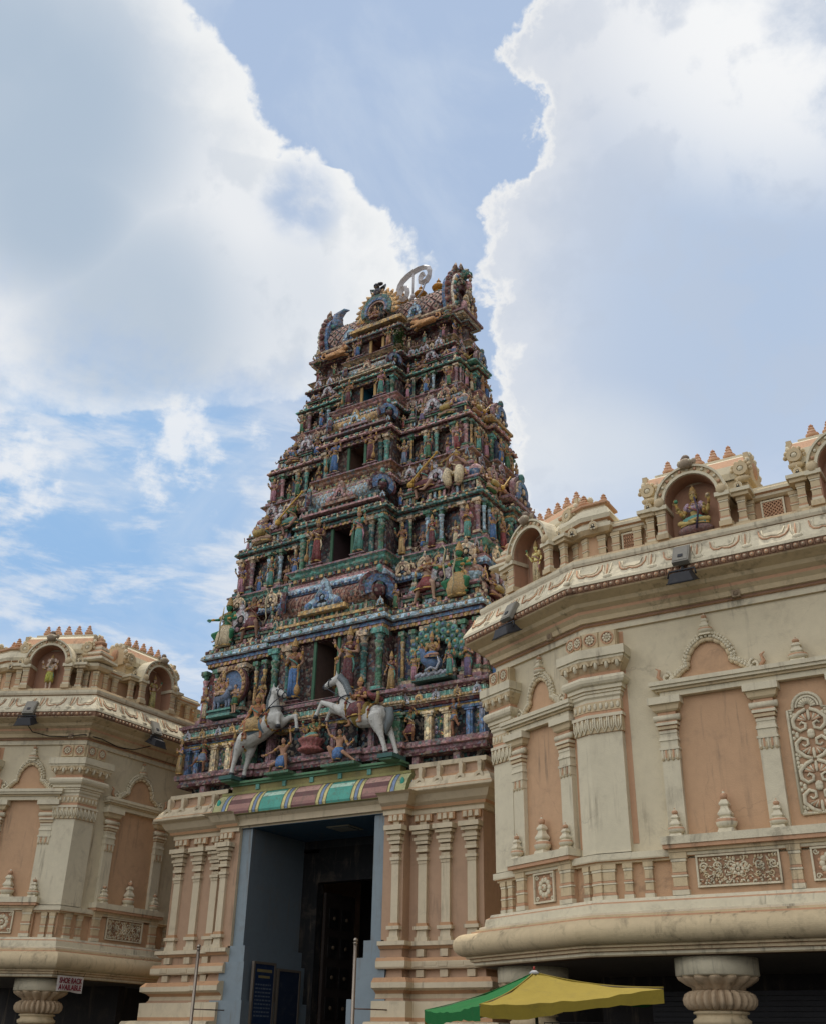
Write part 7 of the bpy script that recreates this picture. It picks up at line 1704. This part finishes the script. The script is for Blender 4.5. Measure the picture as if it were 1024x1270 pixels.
x, y = niche_at(LM, 2.14); place('praying', 'deity_statue', x, y, 9.69, .86, 'cream', 'statue in the hall niche beyond the left picture edge', 'statue')

# ------------------------------------------------------------------ loose things
def umbrella():
    L, F, R, B, A = [Vector(p) for p in ((6.65, -6.03, 2.10), (8.39, -7.68, 2.10), (10.02, -5.95, 2.35), (8.28, -4.30, 2.35), (8.30, -6.00, 2.53))]
    t = thing('market_umbrella', 'square market umbrella with one green and one yellow panel beside the hall', 'umbrella', (8.33, -6.0, 0))
    GRN, YEL = S(20, 100, 46, 1.0), S(158, 138, 52, .85)
    for a, b, c in ((L, F, GRN), (F, R, YEL), (R, B, GRN), (B, L, YEL)):
        q = MB(); n = 16; v = []; fs = []
        for i in range(n + 1):
            for j in range(n + 1):
                f = i / n; e = a.lerp(b, j / n); p = A.lerp(e, f); p.z -= .10 * sin(pi * f * .9) * (1 - f * .2) * .7 + .05 * f * sin(pi * j / n) + .008 * f * sin(j * 2.6 + f * 5) + .006 * sin(f * 17 + j); v.append(p)
        for i in range(n):
            for j in range(n): fs.append((i * (n + 1) + j, i * (n + 1) + n + 0 * j + 1 + j, (i + 1) * (n + 1) + j + 1, i * (n + 1) + j + 1))
        q.add(v, fs, c, True)
        base = n * (n + 1); ed = [v[base + j] for j in range(n + 1)]
        out = (((a + b) / 2) - A); out.z = 0; out.normalize()
        w = [p + Vector((0, 0, -.13 - .03 * sin(2.5 * pi * j / n))) + out * (.012 * sin(j * 2.2)) for j, p in enumerate(ed)]
        q.add(ed + w, [(j, n + 1 + j, n + 2 + j, j + 1) for j in range(n)], c, True)
        q.build('canopy_panel', M_CLOTH, t)
    q = MB()
    for e, cc in ((L, GRN), (F, YEL), (R, YEL), (B, GRN)):
        q.tube([tuple(A.lerp(e, f / 8) + Vector((0, 0, .006 - .10 * sin(pi * f / 8 * .9) * (1 - f / 8 * .2) * .7))) for f in range(9)], .009, brt(cc, .8), 5)
    q.build('seam', M_CLOTH, t)
    q = MB(); q.tube([(8.33, -6.0, .02), (8.31, -6.0, 2.5)], .022, S(150, 150, 150), 8); q.lathe(8.33, -6.0, [(.25, .0), (.25, .06), (.05, .1), (.04, .3)], 14, S(70, 70, 70)); q.build('pole', M_METAL, t)
    q = MB()
    for c in (L, F, R, B): q.tube([(8.31, -6.0, 2.42), tuple(c + Vector((0, 0, -.03)))], .01, S(120, 110, 100), 5)
    q.build('rib', M_METAL, t)
    q = MB(); q.lathe(8.3, -6.0, [(.06, 2.51), (.07, 2.53), (.03, 2.56)], 10, S(170, 170, 170)); q.ball((8.3, -6.0, 2.585), (.018, .018, .025), S(150, 60, 50), 8, 5); q.build('cap', M_LAMP, t)
    t2 = thing('wire_rack', 'black wire display rack standing under the yellow umbrella', 'rack', (8.3, -3.4, 0))
    q = MB()
    for k in range(15): q.tube([(7.2 + k * .13, -3.4, .1), (7.2 + k * .13, -3.4, 2.02)], .006, S(40, 40, 42), 4)
    for k in range(14): q.tube([(7.2, -3.4, .1 + k * .147), (9.02, -3.4, .1 + k * .147)], .006, S(40, 40, 42), 4)
    q.build('grid', M_METAL, t2); q = MB()
    for x in (7.2, 9.02): q.box(x - .03, x + .03, -3.6, -3.2, 0, .05, S(40, 40, 42))
    q.build('foot', M_METAL, t2)
umbrella()
for s in (-1, 1):
    x = s * 2.07; t = thing('barrier_post', f'slim steel post with ball top standing to the {SIDEW[s]} of the temple door', 'post', (x, -1.1, 0), 'steel posts before the door')
    q = MB(); q.tube([(x, -1.1, 0), (x, -1.1, 3.46)], .036, S(150, 138, 124), 12); q.lathe(x, -1.1, [(.09, 0), (.09, .02), (.04, .05)], 14, S(130, 120, 110)); q.build('shaft', M_METAL, t)
    q = MB(); q.lathe(x, -1.1, [(.04, 3.46), (.045, 3.48), (.03, 3.5)], 12, S(160, 150, 136)); q.ball((x, -1.1, 3.535), .045, S(160, 150, 136), 12, 8); q.build('ball_top', M_METAL, t)
    q = MB(); q.tube([(x, -1.1, 2.3), (x + (.34 if s > 0 else .3), -.42, 2.3)], .014, S(120, 100, 90), 6); q.build('stay', M_METAL, t)
def board(y0, y1, z0, z1, label, dark):
    t = thing('notice_board', label, 'sign', (-1.36, (y0 + y1) / 2, z0)); x = -1.36
    q = MB(); q.box(x - .02, x + .02, y0, y1, z0, z1, C_(10, 30, 62) if not dark else C_(16, 28, 48)); q.build('panel', M_LAMP, t)
    q = MB(); f = C_(70, 62, 52)
    q.box(x - .03, x + .035, y0 - .05, y1 + .05, z1, z1 + .05, f); q.box(x - .03, x + .035, y0 - .05, y1 + .05, z0 - .05, z0, f); q.box(x - .03, x + .035, y0 - .05, y0, z0, z1, f); q.box(x - .03, x + .035, y1, y1 + .05, z0, z1, f); q.build('frame', M_LAMP, t)
    if not dark:
        q = MB(); r2 = random.Random(3); h = z1 - z0
        q.box(x + .021, x + .024, y0 + .08, y1 - .08, z1 - .16, z1 - .1, C_(96, 84, 44)); q.box(x + .021, x + .024, y0 + .14, y1 - .14, z1 - .28, z1 - .23, C_(96, 84, 44))
        for k in range(9):
            zz = z1 - .4 - k * (h - .5) / 9; a = y0 + .06
            while a < y1 - .1:
                b = min(y1 - .06, a + r2.uniform(.03, .1)); q.box(x + .021, x + .024, a, b, zz - .03, zz, C_(60, 72, 88)); a = b + .025
        q.build('lettering', M_LAMP, t)
board(-.02, .66, 2.05, 3.25, 'blue notice board with pale lines of writing on the passage wall inside the door', False)
board(.85, 1.6, 1.2, 3.15, 'dark framed notice board deeper inside the door passage', True)

def shoe_sign():
    t = thing('hanging_sign', 'small white sign reading SHOE RACK AVAILABLE tied under the left hall moulding', 'sign', (-5.22, -1.75, 2.64))
    y0, y1, z0, z1 = -2.12, -1.38, 2.63, 2.95
    q = MB(); n = 8; v = []
    for j in range(n + 1):
        f = j / n; y = y0 + (y1 - y0) * f; b = .02 * sin(f * 7); v += [(-5.22 + b, y, z0 + .02 * sin(f * 5)), (-5.22 + b, y, z1)]
    q.add(v, [(2 * j, 2 * j + 2, 2 * j + 3, 2 * j + 1) for j in range(n)], S(196, 190, 184, 1.1)); q.build('banner', M_CLOTH, t)
    for txt, z in (('SHOE RACK', 2.805), ('AVAILABLE', 2.665)):
        cu = bpy.data.curves.new('text', 'FONT'); cu.body = txt; cu.size = .155; cu.align_x = 'CENTER'; cu.extrude = .002; cu.offset = .004
        o = bpy.data.objects.new('tmp', cu); COL.objects.link(o); dg = bpy.context.evaluated_depsgraph_get()
        me = bpy.data.meshes.new_from_object(o.evaluated_get(dg)); bpy.data.objects.remove(o)
        at = me.attributes.new('Col', 'FLOAT_COLOR', 'CORNER'); at.data.foreach_set('color', list(S(120, 24, 44)) * len(me.loops))
        w = max(p.co.x for p in me.vertices) - min(p.co.x for p in me.vertices); sx = .66 / w
        Mx = Matrix(((0, 0, 1, -5.192), (sx, 0, 0, (y0 + y1) / 2), (0, 1, 0, z), (0, 0, 0, 1))); me.transform(Mx)
        me.materials.append(M_CLOTH); link('lettering', me, M_CLOTH, t)
    q = MB(); q.tube([(-5.22, y0, z1), (-5.2, y0 - .05, z1 + .09)], .006, S(40, 40, 40), 4); q.tube([(-5.22, y1, z1), (-5.2, y1 + .03, z1 + .09)], .006, S(40, 40, 40), 4); q.build('string', M_CLOTH, t)
shoe_sign()
# black cable along the left hall's cornice, thin conduit on the near hall
q = MB(); K = S(24, 23, 24)
def on(M, x, y, z): p = M @ Vector((x, y, z)); return (p.x, p.y, p.z)
q.tube([on(LFm, 1.32, -.6, 8.6), on(LFm, 1.3, -.34, 8.5), on(LFm, .9, -.22, 8.42), on(LFm, .5, -.16, 8.42), on(LFm, .0, -.2, 8.46), on(LS, 3.9, -.2, 8.44), on(LS, 3.3, -.16, 8.38), on(LS, 2.8, -.2, 8.42), on(LS, 2.5, -.5, 8.55)], .012, K, 6)
tag(q.build('power_cable', M_LAMP), 'black power cable sagging along the left hall cornice between two floodlights', 'cable')
q = MB(); q.tube([on(RF, .3, -.10, 8.44), on(RF, LF - .02, -.10, 8.44), on(RM, .02, -.1, 8.44), on(RM, 8, -.1, 8.44)], .014, S(70, 58, 46), 6)
tag(q.build('conduit', M_LAMP), 'thin conduit running along the wall top of the near hall', 'conduit')
for M, x, ph in ((RM, 2.75, 'right of the lamp under the seated deity niche'), (RF, 1.75, 'beside the lamp at the angled corner'), (LFm, .36, 'at the corner of the left hall')):
    p = on(M, x, -.1, 8.44); q = MB(M); q.box(x - .07, x + .07, -.17, -.05, 8.38, 8.5, S(150, 130, 104)); q.ball((x, -.17, 8.44), (.05, .02, .05), S(130, 112, 90), 8, 4)
    tag(q.build('junction_box', M_LAMP), f'small tan junction box {ph}', 'junction box', 'junction boxes on the halls')
# self-sown shrub on the tower
q = MB(); r2 = random.Random(4)
for k in range(260):
    a, b, r = r2.uniform(0, 2 * pi), r2.uniform(-1, 1), r2.random() ** .4; p = Vector((.98 + .16 * r * cos(a), 1.5 + .14 * r * sin(a), 20.45 + .38 * r * b))
    d = Vector((r2.uniform(-1, 1), r2.uniform(-1, 1), r2.uniform(-.6, .8))).normalized() * r2.uniform(.04, .07); e = d.cross(Vector((r2.random(), r2.random(), 1))).normalized() * .02
    q.add([p - d, p + e, p + d, p - e], [(0, 1, 2, 3)], S(60, 84, 40, r2.uniform(.6, 1.1)))
sh = thing('wild_shrub', 'small green shrub sprouting from a ledge right of the top window', 'plant', (1.0, 1.55, 20.2)); q.build('foliage', M_LEAF, sh)
q = MB(); q.tube([(1.0, 1.62, 20.1), (.98, 1.52, 20.35), (1.0, 1.5, 20.6)], [.015, .012, .006], S(70, 56, 40), 5); q.tube([(1.0, 1.55, 20.25), (.9, 1.46, 20.5)], [.01, .005], S(70, 56, 40), 5); q.build('stem', M_LEAF, sh)

# ------------------------------------------------------------------ ground
q = MB(); q.add([(-400, -400, 0), (400, -400, 0), (400, 400, 0), (-400, 400, 0)], [(0, 1, 2, 3)], S(62, 61, 60)); tag(q.build('ground', M_GROUND), None, None, None, 'structure')
q = MB(); q.box(-18, 20, -5.2, 8.2, .0, .13, S(88, 84, 78)); tag(q.build('pavement', M_GROUND), None, None, None, 'structure')
